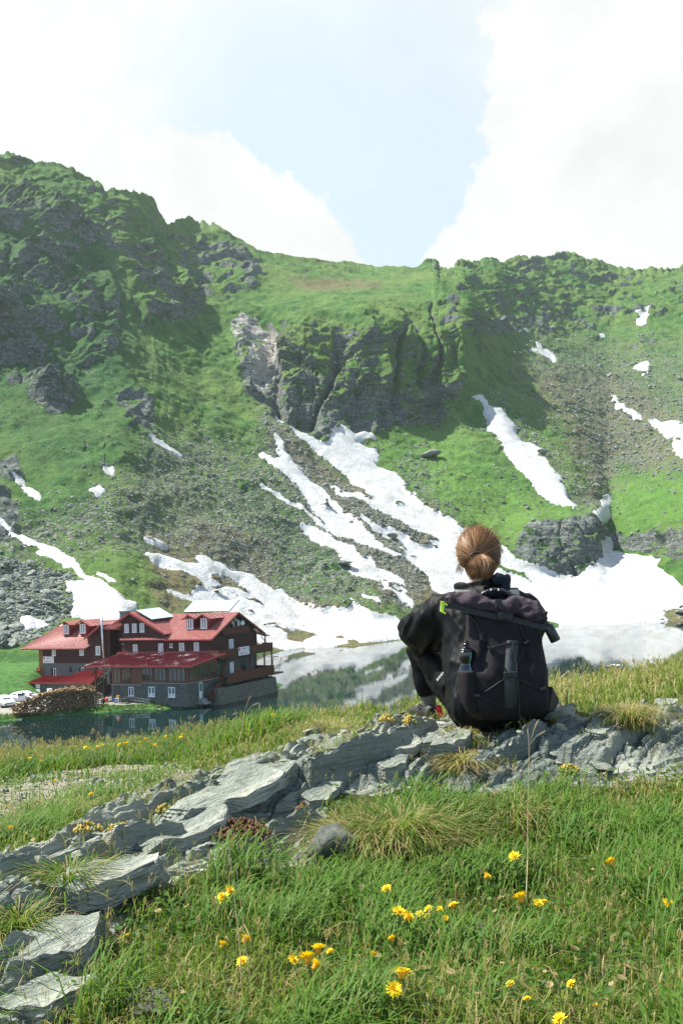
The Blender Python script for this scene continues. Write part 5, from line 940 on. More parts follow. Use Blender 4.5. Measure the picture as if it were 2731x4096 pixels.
ROCK_POLY = dpoly([(-60,2330),(-60,2010),(0,1995),(120,1925),(250,1850),(400,1808),(500,1772),(650,1738),(720,1702),(830,1680),(870,1648),(950,1640),(1010,1655),(1250,1618),(1350,1650),(1400,1655),(1568,1615),(1640,1610),(1640,1740),(1568,1745),(1450,1772),(1290,1790),(1140,1872),(1050,1868),(1000,1838),(880,1832),(760,1832),(742,1870),(800,1930),(800,1985),(700,1995),(540,1985),(400,2025),(320,2045),(280,2120),(220,2165),(130,2250),(60,2350)])
PATH_POLY = dpoly([(-300,1960),(-300,1840),(0,1802),(170,1772),(330,1747),(455,1736),(445,1782),(250,1830),(100,1880),(0,1910)])
def build_fore():
    us = np.linspace(-420, 1100, 600); NR = 330; s = np.linspace(0, 1, NR); top = np.interp(us, FTOP[:, 0], FTOP[:, 1])
    U = np.repeat(us[None], NR, 0); V = 1700*(1-s[:, None])+top[None]*s[:, None]; V = 1700+(V-1700)*1.0
    # more rows where the picture shows ground
    q = np.where(s < .12, s/.12*.38, .38+(s-.12)/.88*.62); V = 1700+(top[None]-1700)*q[:, None]
    D = np.exp(blur(blur(np.log(interp_cols(FORE, U, V)), 2, 0), 4, 1)); P = at(U, V, D)
    P[..., 2] += .022*fbm(P/.35, 3)+.05*fbm(P/1.3, 2)
    rk = seg_sd(U, V, ROCK_POLY); P[..., 2] -= .10*sstep(rk, 0, 14)
    last = P[-1]; ext = []
    for d in (1.5, 4, 9, 18, 32, 60): e = last*1.0; e[:, 1] += d; e[:, 0] *= (e[:, 1]/last[:, 1]); e[:, 2] = last[:, 2]-d*.42; ext.append(e)
    Pall = np.concatenate([P]+[e[None] for e in ext], 0)
    pth = sstep(seg_sd(U, V, PATH_POLY)+6*fbm(P/1.2, 2), -6, 5)
    pa = np.concatenate([pth]+[pth[-1:]]*6, 0)
    t = NT('hillside_soil'); co = t.coord(); n = t.noise(5, 5, .65, co); n2 = t.noise(40, 4, .7, co); c = t.mix(t.rng(n, .35, .65), (.035, .045, .014), (.07, .085, .025)); c = t.mix(t.rng(n2, .5, .75, 0, .6), c, (.13, .10, .05))
    pc = t.mix(t.rng(n2, .3, .7), (.17, .145, .11), (.29, .255, .205)); vd = t.voro(26, co, 'F1', 1); sp = t.n('ShaderNodeSeparateXYZ'); t.l(vd, sp.inputs[0]); pc = t.mix(t.m('MULTIPLY', sp.outputs[0], .4), pc, (.36, .34, .30)); pc = t.mix(t.rng(n, .5, .62, 0, .8), pc, (.07, .085, .03))
    m = t.set(t.mix(t.attr('path'), c, pc), .95, t.bump(n2, .02, .7), spec=.15)
    o = mesh_np('hillside', Pall.reshape(-1, 3), grid_faces(*Pall.shape[:2]), m, True, {'path': pa.ravel()}); tag(o, kind='structure')
    return dict(U=U, V=V, P=P, D=D, rk=rk, pth=pth)
FR = build_fore()

def rock_material(rz=-.835):
    t = NT('schist'); co = t.coord(); ca = t.coord('Object', (1, 1, 1), (0, 0, rz)); st = t.n('ShaderNodeMapping'); t.l(ca, st.inputs[0]); st.inputs['Scale'].default_value = (2.6, 26, 60)
    n = t.noise(2.2, 5, .6, co); nf = t.noise(30, 5, .7, co); ns = t.noise(1.0, 5, .65, st.outputs[0]); lich = t.noise(9, 4, .6, co)
    c = t.ramp(t.rng(t.m('ADD', t.m('MULTIPLY', n, .6), t.m('MULTIPLY', ns, .4)), .3, .7), [(0, (.105, .130, .105)), (.45, (.245, .265, .215)), (1, (.43, .43, .355))])
    c = t.mix(t.rng(ns, .52, .68, 0, .8), c, (.055, .070, .058)); c = t.mix(t.rng(nf, .55, .8, 0, .5), c, (.42, .42, .385)); c = t.mix(t.rng(lich, .62, .74, 0, .55), c, (.45, .45, .40)); c = t.mix(t.rng(t.noise(3.1, 4, .6, co), .60, .74, 0, .6), c, (.30, .23, .13)); c = t.mix(t.rng(t.noise(6.5, 5, .65, co), .63, .72, 0, .65), c, (.07, .085, .025))
    c = t.mix(t.m('MULTIPLY', t.attr('wet'), .55), c, (.045, .075, .072))
    return t.set(c, .8, t.bump(t.m('ADD', t.m('MULTIPLY', nf, .6), t.m('MULTIPLY', ns, 1.3)), .022, 1.0), spec=.3)
M_ROCK = rock_material(); M_PLATE = rock_material(0.0)
def build_outcrop():
    w1 = np.arange(.75, 4.6, .0065); q1 = np.arange(-3.9, -1.25, .0055); Wg, Qg = np.meshgrid(w1, q1)      # axes along and across the strike of the beds
    X = Wg*.67+Qg*.74; Y = Wg*.74-Qg*.67; ok_ = (Y > 1.7) & (Y < 5.6); Yc = np.clip(Y, 1.7, 5.6)
    # coarse base heights, then bilinear refinement
    Zc = fore_z(X[::6, ::6], Yc[::6, ::6]); Zc = blur(blur(Zc, 1, 0), 1, 1); ii = np.arange(X.shape[0])/6.0; jj = np.arange(X.shape[1])/6.0
    def up(Z, i, j):
        i0 = np.clip(i.astype(int), 0, Z.shape[0]-2); j0 = np.clip(j.astype(int), 0, Z.shape[1]-2); fi = np.clip(i-i0, 0, 1)[:, None]; fj = np.clip(j-j0, 0, 1)[None]; A = Z[i0]; B_ = Z[i0+1]
        return (A[:, j0]*(1-fj)+A[:, j0+1]*fj)*(1-fi)+(B_[:, j0]*(1-fj)+B_[:, j0+1]*fj)*fi
    P = np.stack([X, Y, up(Zc, ii, jj)], -1); U, V = proj(P); P0 = P.copy()
    sdv = seg_sd(U, V, ROCK_POLY)+5*fbm(P/.16, 3)+3*fbm(P/.05, 2); sdv = np.where(ok_ & (U > -75) & (U < 760), sdv, -99); sdm = sdv*P[..., 1]/F_PX
    q, w = Qg, Wg; warp = np.stack([q/.5, w/1.3, q*0], -1); wq = q+.05*fbm(warp, 3)+.012*fbm(np.stack([q/.09, w/.25, q*0], -1), 2)
    def hsh(i, j, k): return np.modf(np.abs(np.sin(i*127.1+j*311.7+k*74.7)*43758.5453))[0]
    def layers(per, A, blk, blkA, k):
        a = wq/per; i = np.floor(a); f = a-i; wj = w/blk+hsh(i, i*0, k)*3.1+.25*vnoise(np.stack([w/blk*1.7, i*2.1, i*0+k], -1)); j = np.floor(wj); fj = wj-j
        amp = A*(.3+1.5*hsh(i, j, k+1)); h = amp*(np.where(f < .88, f/.88, (1-f)/.12)-.5)+blkA*(hsh(i, j, k+2)-.5)*sstep(f, 0, .06)*sstep(1-f, 0, .06)
        crack = -blkA*1.2*np.exp(-(np.minimum(fj, 1-fj)*blk/.011)**2)-.4*A*np.exp(-((1-f)*per/.011)**2); return h+crack
    z = layers(.20, .050, .60, .036, 1)+layers(.075, .024, .26, .020, 5)+layers(.034, .009, .12, .007, 9)
    hump = np.exp(-((U-500)/85)**2-((V-742)/26)**2)
    z += .05*sstep(sdm, 0, .10)+.025*fbm(P/.25, 3)+.006*fbm(P/.05, 3)
    sit = np.exp(-((U-492)/72)**4-((V-729)/14)**4); z = z*(1-.8*sit)-.02*sit
    lift = np.where(sdm > 0, z*sstep(sdm, -.01, .05), sdm*1.3-.01); P[..., 2] += np.clip(lift, -.12, .4)
    f = grid_faces(*U.shape); keep = (sdm.ravel()[f] > -.05).all(1); f = f[keep]; used = np.unique(f); rm = np.full(U.size, -1, np.int32); rm[used] = np.arange(len(used))
    OC = P0.reshape(-1, 3)[np.argmin((U-400)**2+(V-780)**2)]; wet = blob(U, V, dpoly([(1080,1700),(1180,1690),(1400,1700),(1400,1790),(1290,1790),(1180,1880),(1100,1830),(1080,1760)]), 14)*.9+blob(U, V, dpoly([(480,1880),(740,1870),(760,1990),(600,1990)]), 12)*.35
    ef = empty('rock_outcrop', tuple(OC), 0, 'long ledge of layered grey green schist running up to where the person sits', 'rock'); 
    o = mesh_np('bedrock', P.reshape(-1, 3)[used]-OC, rm[f], M_ROCK, True, {'wet': wet.ravel()[used]}, parent=ef)
    me = o.data; me.polygons.foreach_set('use_smooth', np.zeros(len(me.polygons), bool))
    FR['RP'] = P; FR['RU'] = U; FR['RV'] = V; FR['Rsd'] = sdm
    # loose blocks and plates lying on the ledge and at its foot
    rs = np.random.RandomState(21)
    def plate(u, v, ln, wd, th, ang, tilt, name='rock_slab', lab=None, grp=None, up=.0):
        th *= .68; ln *= 1.06
        k = np.argmin((U-u)**2+(V-v)**2); p = P.reshape(-1, 3)[k]; bm = bmesh.new(); n = rs.randint(5, 8); an = np.sort(rs.uniform(0, 6.28, n)+0); pts = [(math.cos(a)*ln*rs.uniform(.8, 1.1), math.sin(a)*wd*rs.uniform(.8, 1.1)) for a in np.linspace(0, 6.28, n+1)[:-1]+rs.uniform(-.25, .25, n)]
        lo = [bm.verts.new((x*1.04, y*1.04, -th)) for x, y in pts]; hi = [bm.verts.new((x*.94, y*.94, th*rs.uniform(.7, 1.05))) for x, y in pts]; bm.faces.new(lo[::-1]); bm.faces.new(hi)
        for i in range(n): bm.faces.new((lo[i], lo[(i+1) % n], hi[(i+1) % n], hi[i]))
        bmesh.ops.subdivide_edges(bm, edges=bm.edges[:], cuts=3, use_grid_fill=True); bmesh.ops.triangulate(bm, faces=bm.faces[:]); bmesh.ops.subdivide_edges(bm, edges=bm.edges[:], cuts=1)
        vv = np.array([x.co[:] for x in bm.verts]); L_ = max(ln, wd); vv += (np.stack([fbm(vv/(L_*.7)+k_*7+u, 3) for k_ in range(3)], -1))*L_*.10; lay = np.modf(vv[:, 2]/(th*.45)+5)[0]; rad_ = 1-.07*lay; vv[:, 0] *= rad_; vv[:, 1] *= rad_
        for x, c in zip(bm.verts, vv): x.co = c
        me = bpy.data.meshes.new(name); bm.to_mesh(me); bm.free(); me.materials.append(M_PLATE); o = bpy.data.objects.new(name, me); COL.objects.link(o); o.location = p+np.array([0, 0, th*.3+up]); o.rotation_euler = (tilt[0], tilt[1], ang)
        if lab: tag(o, lab, 'stone', grp)
        return o
    A0 = rad(48)
    for (u, v, ln, wd, th, tilt, lab) in [(268,790,.30,.10,.035,(.12,-.10),'long pale schist plate lying on the upper ledge left of the tall grass tuft'),(235,818,.26,.085,.03,(.10,-.08),'long narrow schist plate below the biggest pale one'),(185,842,.22,.09,.035,(.1,-.1),'flat pale plate in the middle of the lower ledge'),(310,762,.15,.08,.05,(.15,-.12),'square broken block at the top end of the long plates'),(345,757,.11,.06,.03,(.2,-.1),'small tilted plate behind the square block'),
        (432,741,.13,.06,.035,(.1,-.1),'dark block in front of the left shoe'),(402,757,.12,.05,.03,(.18,-.1),'narrow block stepped below the dark block'),(450,757,.13,.05,.035,(.22,-.08),'wedge block just below the black backpack'),(395,775,.10,.045,.03,(.15,-.1),'small pale plate halfway down the ledge below the person'),(375,716,.12,.05,.025,(.05,-.05),'smooth pale stone in the grass left of the shoe'),
        (560,718,.13,.05,.02,(.05,-.06),'thin dark plates right of the backpack base'),(605,742,.14,.08,.03,(.1,-.05),'mottled plate on the right part of the ledge'),(655,735,.10,.06,.05,(.1,-.1),'white veined block near the right edge'),(665,708,.09,.05,.03,(.1,-.1),'pale stone at the right frame edge above the ledge'),(500,800,.13,.06,.02,(.15,-.05),'pale plate at the foot of the dark rock face'),(320,800,.09,.05,.04,(.2,-.2),'small dark block above the tall grass tuft'),(90,905,.20,.10,.05,(.1,-.1),'broad plate at the left end of the ledge'),(60,960,.14,.08,.05,(.15,-.1),'crumbled plate at the lower left'),(205,780,.10,.05,.03,(.1,-.1),'dark stone in the grass beyond the long plates'),(40,1000,.12,.07,.04,(.1,-.1),'pale block in the lower left corner')]:
        plate(u, v, ln, wd, th, A0+rs.normal()*.12, tilt, lab=lab)
    # pointed boulder and the small one in the grass
    for (u, v, sx, sy, sz, lab) in [(333,862,.085,.06,.115,'pointed striped boulder standing in the grass below the ledge'),(478,944,.055,.045,.04,'small blue grey stone half hidden in the grass'),(140,1012,.10,.06,.04,'flat pale stone at the bottom left in the grass')]:
        p = fore_point(u, v)[0]; V_, T_ = stone_proto(int(u), 3); V_ = V_+np.stack([fbm(V_*2.2+k_*5, 3) for k_ in range(3)], -1)*.10; o = mesh_np('boulder', V_, None, M_ROCK, True, tris=T_); o.location = p+np.array([0, 0, sz*.35]); o.scale = (sx*1.1, sy, sz); o.rotation_euler = (.15, .25, rs.uniform(0, 3)); tag(o, lab, 'boulder')
    # rubble: small chips
    sel = np.where(((sdm > -.05) & (sdm < .25) & (U > 0) & (U < 690)).ravel())[0]; pick = rs.choice(sel, 1500); pos = P.reshape(-1, 3)[pick]+np.array([0, 0, .004]); protos = [stone_proto(60+k, 1) for k in range(8)]
    Vv, T = scatter_mesh([(V_*np.array([1.4, .9, .5]), T_) for V_, T_ in protos], pos, .006+rs.exponential(.007, len(pos)), rs, .4); tag(mesh_np('rock_chips', Vv, None, M_ROCK, False, tris=T), 'small chips of rock scattered over the ledge', 'stones', kind='stuff')
    sel = np.where((FR['pth'] > .6).ravel())[0]; pick = rs.choice(sel, 900); Vv, T = scatter_mesh(protos, FR['P'].reshape(-1, 3)[pick]+rs.normal(size=(900, 3))*np.array([.15, .15, 0]), .007+rs.exponential(.008, 900), rs, .4); tag(mesh_np('path_gravel', Vv, None, M_STONE, False, tris=T), 'pale gravel on the footpath at the left', 'gravel', kind='stuff')
build_outcrop()

# ------------------------------------------------------------------ grass
def blades(base, h, w, az, lean, curve, tone):
    "one curved blade per row: 3 levels, 5 vertices"
    n = len(base); d = np.stack([np.cos(az), np.sin(az), az*0], -1); side = np.stack([-np.sin(az), np.cos(az), az*0], -1); up = np.array([0, 0, 1.0])
    m1 = base+d*(h*lean*.45)[:, None]+up*(h*.55)[:, None]; tip = base+d*(h*(lean+curve))[:, None]+up*(h*np.clip(1-.45*curve-.25*lean, .25, 1))[:, None]
    m2 = base+d*(h*(lean*.8+curve*.42))[:, None]+up*(h*.86*np.clip(1-.18*curve-.15*lean, .3, 1))[:, None]
    s = side*(w*.5)[:, None]
    V = np.stack([base-s, base+s, m1-s*.9, m1+s*.9, m2-s*.6, m2+s*.6, tip], 1).reshape(-1, 3); k = np.arange(n)[:, None]*7
    Q = np.concatenate([k+np.array([[0, 1, 3, 2]]), k+np.array([[2, 3, 5, 4]])], 0); T = k+np.array([[4, 5, 6]])
    return V, Q, T, np.repeat(tone, 7), np.tile([0, 0, .55, .55, .85, .85, 1.0], n)
def put_blades(name, parts_, mat, lab):
    n = 0; A = [[], [], [], [], []]
    for (V, Q, T, a, b) in parts_: A[0].append(V); A[1].append(Q+n); A[2].append(T+n); A[3].append(a); A[4].append(b); n += len(V)
    o = mesh_np(name, np.concatenate(A[0]), np.concatenate(A[1]), mat, True, {'tone': np.concatenate(A[3]), 'hgt': np.concatenate(A[4])}, tris=np.concatenate(A[2])); tag(o, lab, 'grass', kind='stuff'); return o
GM = grass_material('meadow_grass')
def build_grass():
    rs = np.random.RandomState(31); U, V, P, rk, pth = FR['U'], FR['V'], FR['P'], FR['rk'], FR['pth']
    a = np.linalg.norm(np.cross(np.gradient(P, axis=0), np.gradient(P, axis=1)), axis=-1)
    def sample(n, mask, fall):
        w = (a*mask*np.clip((2.5/P[..., 1]), 0, 1.2)**fall).ravel(); w /= w.sum(); i = rs.choice(w.size, n, p=w); return P.reshape(-1, 3)[i]+np.stack([rs.normal(size=n)*.03, rs.normal(size=n)*.03, rs.uniform(-.01, 0, n)], -1)*np.clip(P.reshape(-1, 3)[i][:, 1:2]/3, .6, 4), U.ravel()[i], V.ravel()[i]
    free = sstep(-rk, 2, 12)*(1-.97*pth)
    inside = ((U > -90) & (U < 770) & (V < 1150))
    cl = lambda B, s, k: fbm(B*np.array([1/s, 1/s, 0])+k, 2)
    parts_ = []
    # turf close to the camera
    B, u, v = sample(95000, free*inside*(V > 700), 1.0); n = len(B); c1 = cl(B, .28, 3); c2 = cl(B, .9, 9); c3 = cl(B, .12, 14)
    h = np.clip(.040+.024*c1+.016*c3+rs.exponential(.014, n), .015, .14)*np.clip(.9+.15*(B[:, 1]-2.2), .85, 1.3); tone = np.clip(.49+.24*c2+.16*c1+rs.normal(size=n)*.14, 0, .74)
    dry = rs.uniform(size=n) < np.clip(.17+.28*np.clip(c2-.1, 0, 1)+.35*np.exp(-np.abs(seg_sd(u, v, ROCK_POLY))/14), 0, .6); tone = np.where(dry, rs.uniform(.78, 1.0, n), tone); h = h*(1-.55*sstep(260-u, 0, 60)*sstep(B[:, 1], 3.4, 4.2))
    parts_.append(blades(B, h, rs.uniform(.0022, .0048, n)*np.clip(B[:, 1]/2.6, .8, 2.4), rs.uniform(0, 6.28, n), np.abs(rs.normal(size=n))*.35, rs.uniform(0, .7, n), tone))
    # broader fresh blades in clumps
    B, u, v = sample(15000, free*inside*(V > 780)*sstep(fbm(P/.3+3, 2), .05, .45), 1.0); n = len(B)
    parts_.append(blades(B, rs.uniform(.06, .16, n), rs.uniform(.003, .0055, n), rs.normal(size=n)*.8+1.0, np.abs(rs.normal(size=n))*.3+.15, rs.uniform(.15, .95, n), np.clip(.45+rs.normal(size=n)*.12, .1, .74)))
    # the mid slope and the tall bank before the lake
    bank = blob(U, V, dpoly([(-300,1800),(-300,1700),(0,1760),(200,1740),(450,1712),(700,1690),(660,1720),(460,1745),(200,1785),(0,1815)]), 6)
    B, u, v = sample(60000, free*inside*(P[..., 1] > 4.2), .25); n = len(B); low = sstep(250-u, 0, 50)*sstep(8.0-B[:, 1], 0, 1.5); c2 = cl(B, 1.6, 9); c1 = cl(B, .5, 4); right = sstep(u, 420, 520)
    h = np.clip(.055+.03*c1+.025*c2+rs.exponential(.025, n), .03, .22)*np.clip(.7+.04*B[:, 1], .8, 1.15); tone = np.clip(.46+.22*c2+.14*right+rs.normal(size=n)*.15, 0, .76); dry = rs.uniform(size=n) < .16+.20*right+.2*np.clip(c2, 0, 1); tone = np.where(dry, rs.uniform(.78, 1, n), tone); h = h*(1-.6*low)
    parts_.append(blades(B, h, rs.uniform(.005, .010, n)*np.clip(B[:, 1]/6, .7, 2), rs.uniform(0, 6.28, n), np.abs(rs.normal(size=n))*.3, rs.uniform(0, .7, n), tone))
    B, u, v = sample(52000, bank*free*inside*(P[..., 1] > 8), .1); n = len(B); c1 = cl(B, .9, 4)
    parts_.append(blades(B, np.clip(.15+.09*c1+rs.normal(size=n)*.04, .05, .30)+.12*sstep(u, 200, 250)*sstep(300-u, 0, 40), rs.uniform(.008, .014, n), rs.normal(size=n)*1.2+.3, np.abs(rs.normal(size=n))*.25, rs.uniform(.1, .8, n), np.clip(.30+.18*c1+rs.normal(size=n)*.14, 0, .78)))
    put_blades('meadow_grass', parts_, GM, 'green meadow grass with dry stems covering the near hillside')
    # seed-headed stems
    parts_ = []
    for (cnt, mk, h0, h1, w0) in [(2600, free*inside*(P[..., 1] > 5), .10, .22, .008), (1500, free*inside*(P[..., 1] <= 5)*(V > 720), .07, .15, .0030), (1500, bank*free*inside*(P[..., 1] > 8), .20, .34, .010)]:
        B, u, v = sample(cnt, mk, .4); n = len(B); h = rs.uniform(h0, h1, n); az = rs.uniform(0, 6.28, n); le = np.abs(rs.normal(size=n))*.18; cu = rs.uniform(0, .25, n); parts_.append(blades(B, h, np.full(n, w0*.35), az, le, cu, rs.uniform(.76, .95, n)))
        d = np.stack([np.cos(az), np.sin(az), az*0], -1); top = B+d*(h*(le*.8+cu*.42))[:, None]+np.array([0, 0, 1])*(h*.84)[:, None]
        for k in range(5): parts_.append(blades(top+rs.normal(size=(n, 3))*np.array([.006, .006, .012])*(h[:, None]/.3), h*.11, np.full(n, w0*.55), rs.uniform(0, 6.28, n), rs.uniform(.1, .8, n), rs.uniform(0, .3, n), rs.uniform(.80, .92, n)))
    put_blades('seeding_grass', parts_, GM, 'thin brown seed heads rising out of the meadow grass')
    # tufts that can be told apart on and round the rock
    def tuft(u, v, n, h0, h1, spread, dryf, lab, mode=1.0, onrock=True):
        if onrock: k = np.argmin((FR['RU']-u)**2+(FR['RV']-v)**2); p = FR['RP'].reshape(-1, 3)[k]
        else: p = fore_point(u, v)[0]
        az = rs.uniform(0, 6.28, n); r = np.abs(rs.normal(size=n))*spread; B = np.stack([np.cos(az)*r, np.sin(az)*r, -.02+0*r], -1); tone = np.where(rs.uniform(size=n) < dryf, rs.uniform(.79, 1, n), np.clip(.45+rs.normal(size=n)*.15, .1, .75))
        V_, Q, T, a_, b_ = blades(B, rs.uniform(h0, h1, n), rs.uniform(.002, .0045, n), az+rs.normal(size=n)*.5, np.abs(rs.normal(size=n))*.35*mode+.1, rs.uniform(.2, 1.1, n)*mode, tone); o = mesh_np('grass_tuft', V_, Q, GM, True, {'tone': a_, 'hgt': b_}, tris=T); o.location = p; tag(o, lab, 'grass tuft')
    tuft(400, 850, 2600, .07, .19, .09, .33, 'largest grass tuft, green above straw, right below the middle of the ledge', 1.0, False); tuft(362, 850, 1100, .05, .15, .06, .85, 'straw coloured tuft left beside the largest tuft', 1.3, False)
    tuft(463, 778, 750, .04, .11, .035, .85, 'brown dry tuft hanging on the ledge below the backpack', 1.3); tuft(455, 735, 600, .03, .09, .04, .75, 'short dry tuft at the left bottom of the backpack', 1.2); tuft(630, 738, 900, .04, .13, .05, .8, 'dry tuft on the right part of the ledge', 1.2); tuft(545, 722, 350, .03, .08, .03, .5, 'small green tuft on the ledge right of the backpack')
    tuft(515, 825, 900, .05, .16, .06, .7, 'dry tuft below the dark rock face', 1.1, False); tuft(68, 905, 500, .04, .13, .035, .3, 'yellow green tuft growing in a crack at the left end of the ledge'); tuft(18, 935, 400, .04, .12, .03, .4, 'green tuft at the far left end of the ledge'); tuft(330, 735, 500, .05, .14, .08, .7, 'straw tuft behind the square broken block', 1.2, False); tuft(60, 820, 900, .05, .14, .12, .6, 'brown grass clump left of the ledge by the path', 1.1, False)
build_grass()
def build_herbs():
    rs = np.random.RandomState(77); U, V, P, rk, pth = FR['U'], FR['V'], FR['P'], FR['rk'], FR['pth']; a = np.linalg.norm(np.cross(np.gradient(P, axis=0), np.gradient(P, axis=1)), axis=-1)
    w = (a*sstep(-rk, -2, 4)*((U > -60) & (U < 740) & (V > 770) & (V < 1120))*np.clip(2.5/P[..., 1], 0, 1.2)*sstep(fbm(P/.16+8, 2), -.1, .45)).ravel(); w /= w.sum(); n = 7000; i = rs.choice(w.size, n, p=w); B = P.reshape(-1, 3)[i]+rs.normal(size=(n, 3))*np.array([.02, .02, 0]); h = rs.uniform(.012, .060, n); r = rs.uniform(.004, .011, n)
    nrm = np.stack([rs.normal(size=n)*.45, rs.normal(size=n)*.45-.25, np.ones(n)], -1); nrm /= np.linalg.norm(nrm, axis=1, keepdims=True); t1 = np.cross(nrm, np.array([0.3, 1.0, 0])); t1 /= np.linalg.norm(t1, axis=1, keepdims=True); t2 = np.cross(nrm, t1); C_ = B+np.array([0, 0, 1])*h[:, None]; an = rs.uniform(0, 6.28, n)
    ring = [C_+(t1*np.cos(an+k*math.pi/3)[:, None]*rs.uniform(.8, 1.1, n)[:, None]+t2*np.sin(an+k*math.pi/3)[:, None]*.7)*r[:, None] for k in range(6)]; Vv = np.stack([C_-nrm*(r*.25)[:, None]]+ring, 1).reshape(-1, 3); k = np.arange(n)[:, None]*7; T = np.concatenate([k+np.array([[0, 1+j, 1+(j+1) % 6]]) for j in range(6)], 0)
    tone = np.clip(.18+rs.normal(size=n)*.15, 0, .6); tone = np.where(rs.uniform(size=n) < .06, .9, tone); o = mesh_np('meadow_herbs', Vv, None, GM, True, {'tone': np.repeat(tone, 7), 'hgt': np.ones(n*7)}, tris=T); tag(o, 'small round leaved herbs between the grass blades', 'plants', kind='stuff')
    R_, S_ = FR['RP'], FR['Rsd']; rsd = S_.ravel(); ok = np.where((rsd > .0) & (rsd < .7))[0]; cl = fbm(R_.reshape(-1, 3)[ok]/.09+4, 2); gz = np.abs(np.gradient(R_[..., 2], axis=0)).ravel()[ok]; wt = sstep(cl, .25, .6)*(.3+sstep(gz, .002, .006)); wt /= wt.sum(); n = 5200; i = ok[rs.choice(len(ok), n, p=wt)]; B = R_.reshape(-1, 3)[i]+rs.normal(size=(n, 3))*np.array([.006, .006, .0])
    V_, Q, T, a_, b_ = blades(B, rs.uniform(.012, .060, n), rs.uniform(.0015, .003, n), rs.uniform(0, 6.28, n), np.abs(rs.normal(size=n))*.5, rs.uniform(0, .9, n), np.where(rs.uniform(size=n) < .55, rs.uniform(.79, 1, n), np.clip(.4+rs.normal(size=n)*.18, 0, .75))); o = mesh_np('ledge_grass', V_, Q, GM, True, {'tone': a_, 'hgt': b_}, tris=T); tag(o, 'sparse dry grass rooted in the cracks of the ledge', 'grass', kind='stuff')
build_herbs()

# ------------------------------------------------------------------ flowers, moss, dry stalks
M_YEL = NT('dandelion_yellow'); _n = M_YEL.noise(120, 2, .5); M_YEL.set(M_YEL.mix(_n, (.90, .60, .012), (.95, .76, .04)), .6, spec=.2); M_YEL = M_YEL.mat
M_YELC = simple('dandelion_centre', (.75, .36, .01), .7, scale=200); M_STEM = simple('flower_stem', (.10, .17, .03), .6, scale=60); M_WHT = simple('white_petal', (.82, .82, .78), .6)
def dandelion_mesh(seed, r=.019, n=70):
    rs = np.random.RandomState(seed); m = MB()
    for k in range(n):
        t = k/n; a = k*2.399; ln = r*(.45+.6*t)*rs.uniform(.85, 1.1); el = rad(72-68*t)+rs.normal()*.08; d = Vector((math.cos(a)*math.cos(el), math.sin(a)*math.cos(el), math.sin(el))); s = Vector((-math.sin(a), math.cos(a), 0))*r*.085; o = Vector((0, 0, .002))+d*r*.1
        m.add([o-s*.6, o+s*.6, o+d*ln*.7+s, o+d*ln-s*.0, o+d*ln*.7-s], [(0, 1, 2, 3, 4)])
    return m
def flower_protos():
    out = []
    for k in range(4):
        m = dandelion_mesh(k); o = m.build('flower_head', M_YEL); me = o.data; bpy.data.objects.remove(o); c = MB(); c.lathe([(.001, -.007), (.006, -.004), (.0065, .004), (.004, .007), (.001, .008)], (0, 0, 0), 8); oc = c.build('flower_centre', M_YELC, smooth=True); mc = oc.data; bpy.data.objects.remove(oc); out.append((me, mc))
    return out
FP = flower_protos()
def flower(u, v, hgt, size, lab, grp=None, tiltx=-.35, name='dandelion', parts_=True, dd=0.0):
    p = fore_point(u, v+hgt*F_PX/2.2)[0]; D = p[1]+dd; head = at(u, v, D); base = np.array([head[0]+.01, head[1], 0.0]); base[2] = min(p[2], head[2]-.02)-.01
    rs = random.Random(int(u*7+v)); e = empty(name, tuple(base), 0, lab, 'flower', grp); H = Vector(head-base); m = MB(); m.tube([(0, 0, 0), H*.5+Vector((.006, .004, 0)), H*.97], .0016*size, 5); m.build('stem', M_STEM, e)
    me, mc = FP[rs.randrange(4)]; o = bpy.data.objects.new('flower_head', me); COL.objects.link(o); o.parent = e; o.location = H; o.scale = (size,)*3; o.rotation_euler = (rs.uniform(.15, .75), rs.uniform(-.4, .4), rs.uniform(0, 6)); c = bpy.data.objects.new('flower_centre', mc); COL.objects.link(c); c.parent = o
def c7(x, y): return ((1200+x/1.0242)*.24973, (2600+y/1.0242)*.24973)
def c6(x, y): return ((x/1.12)*.24973, (2700+y/1.12)*.24973)
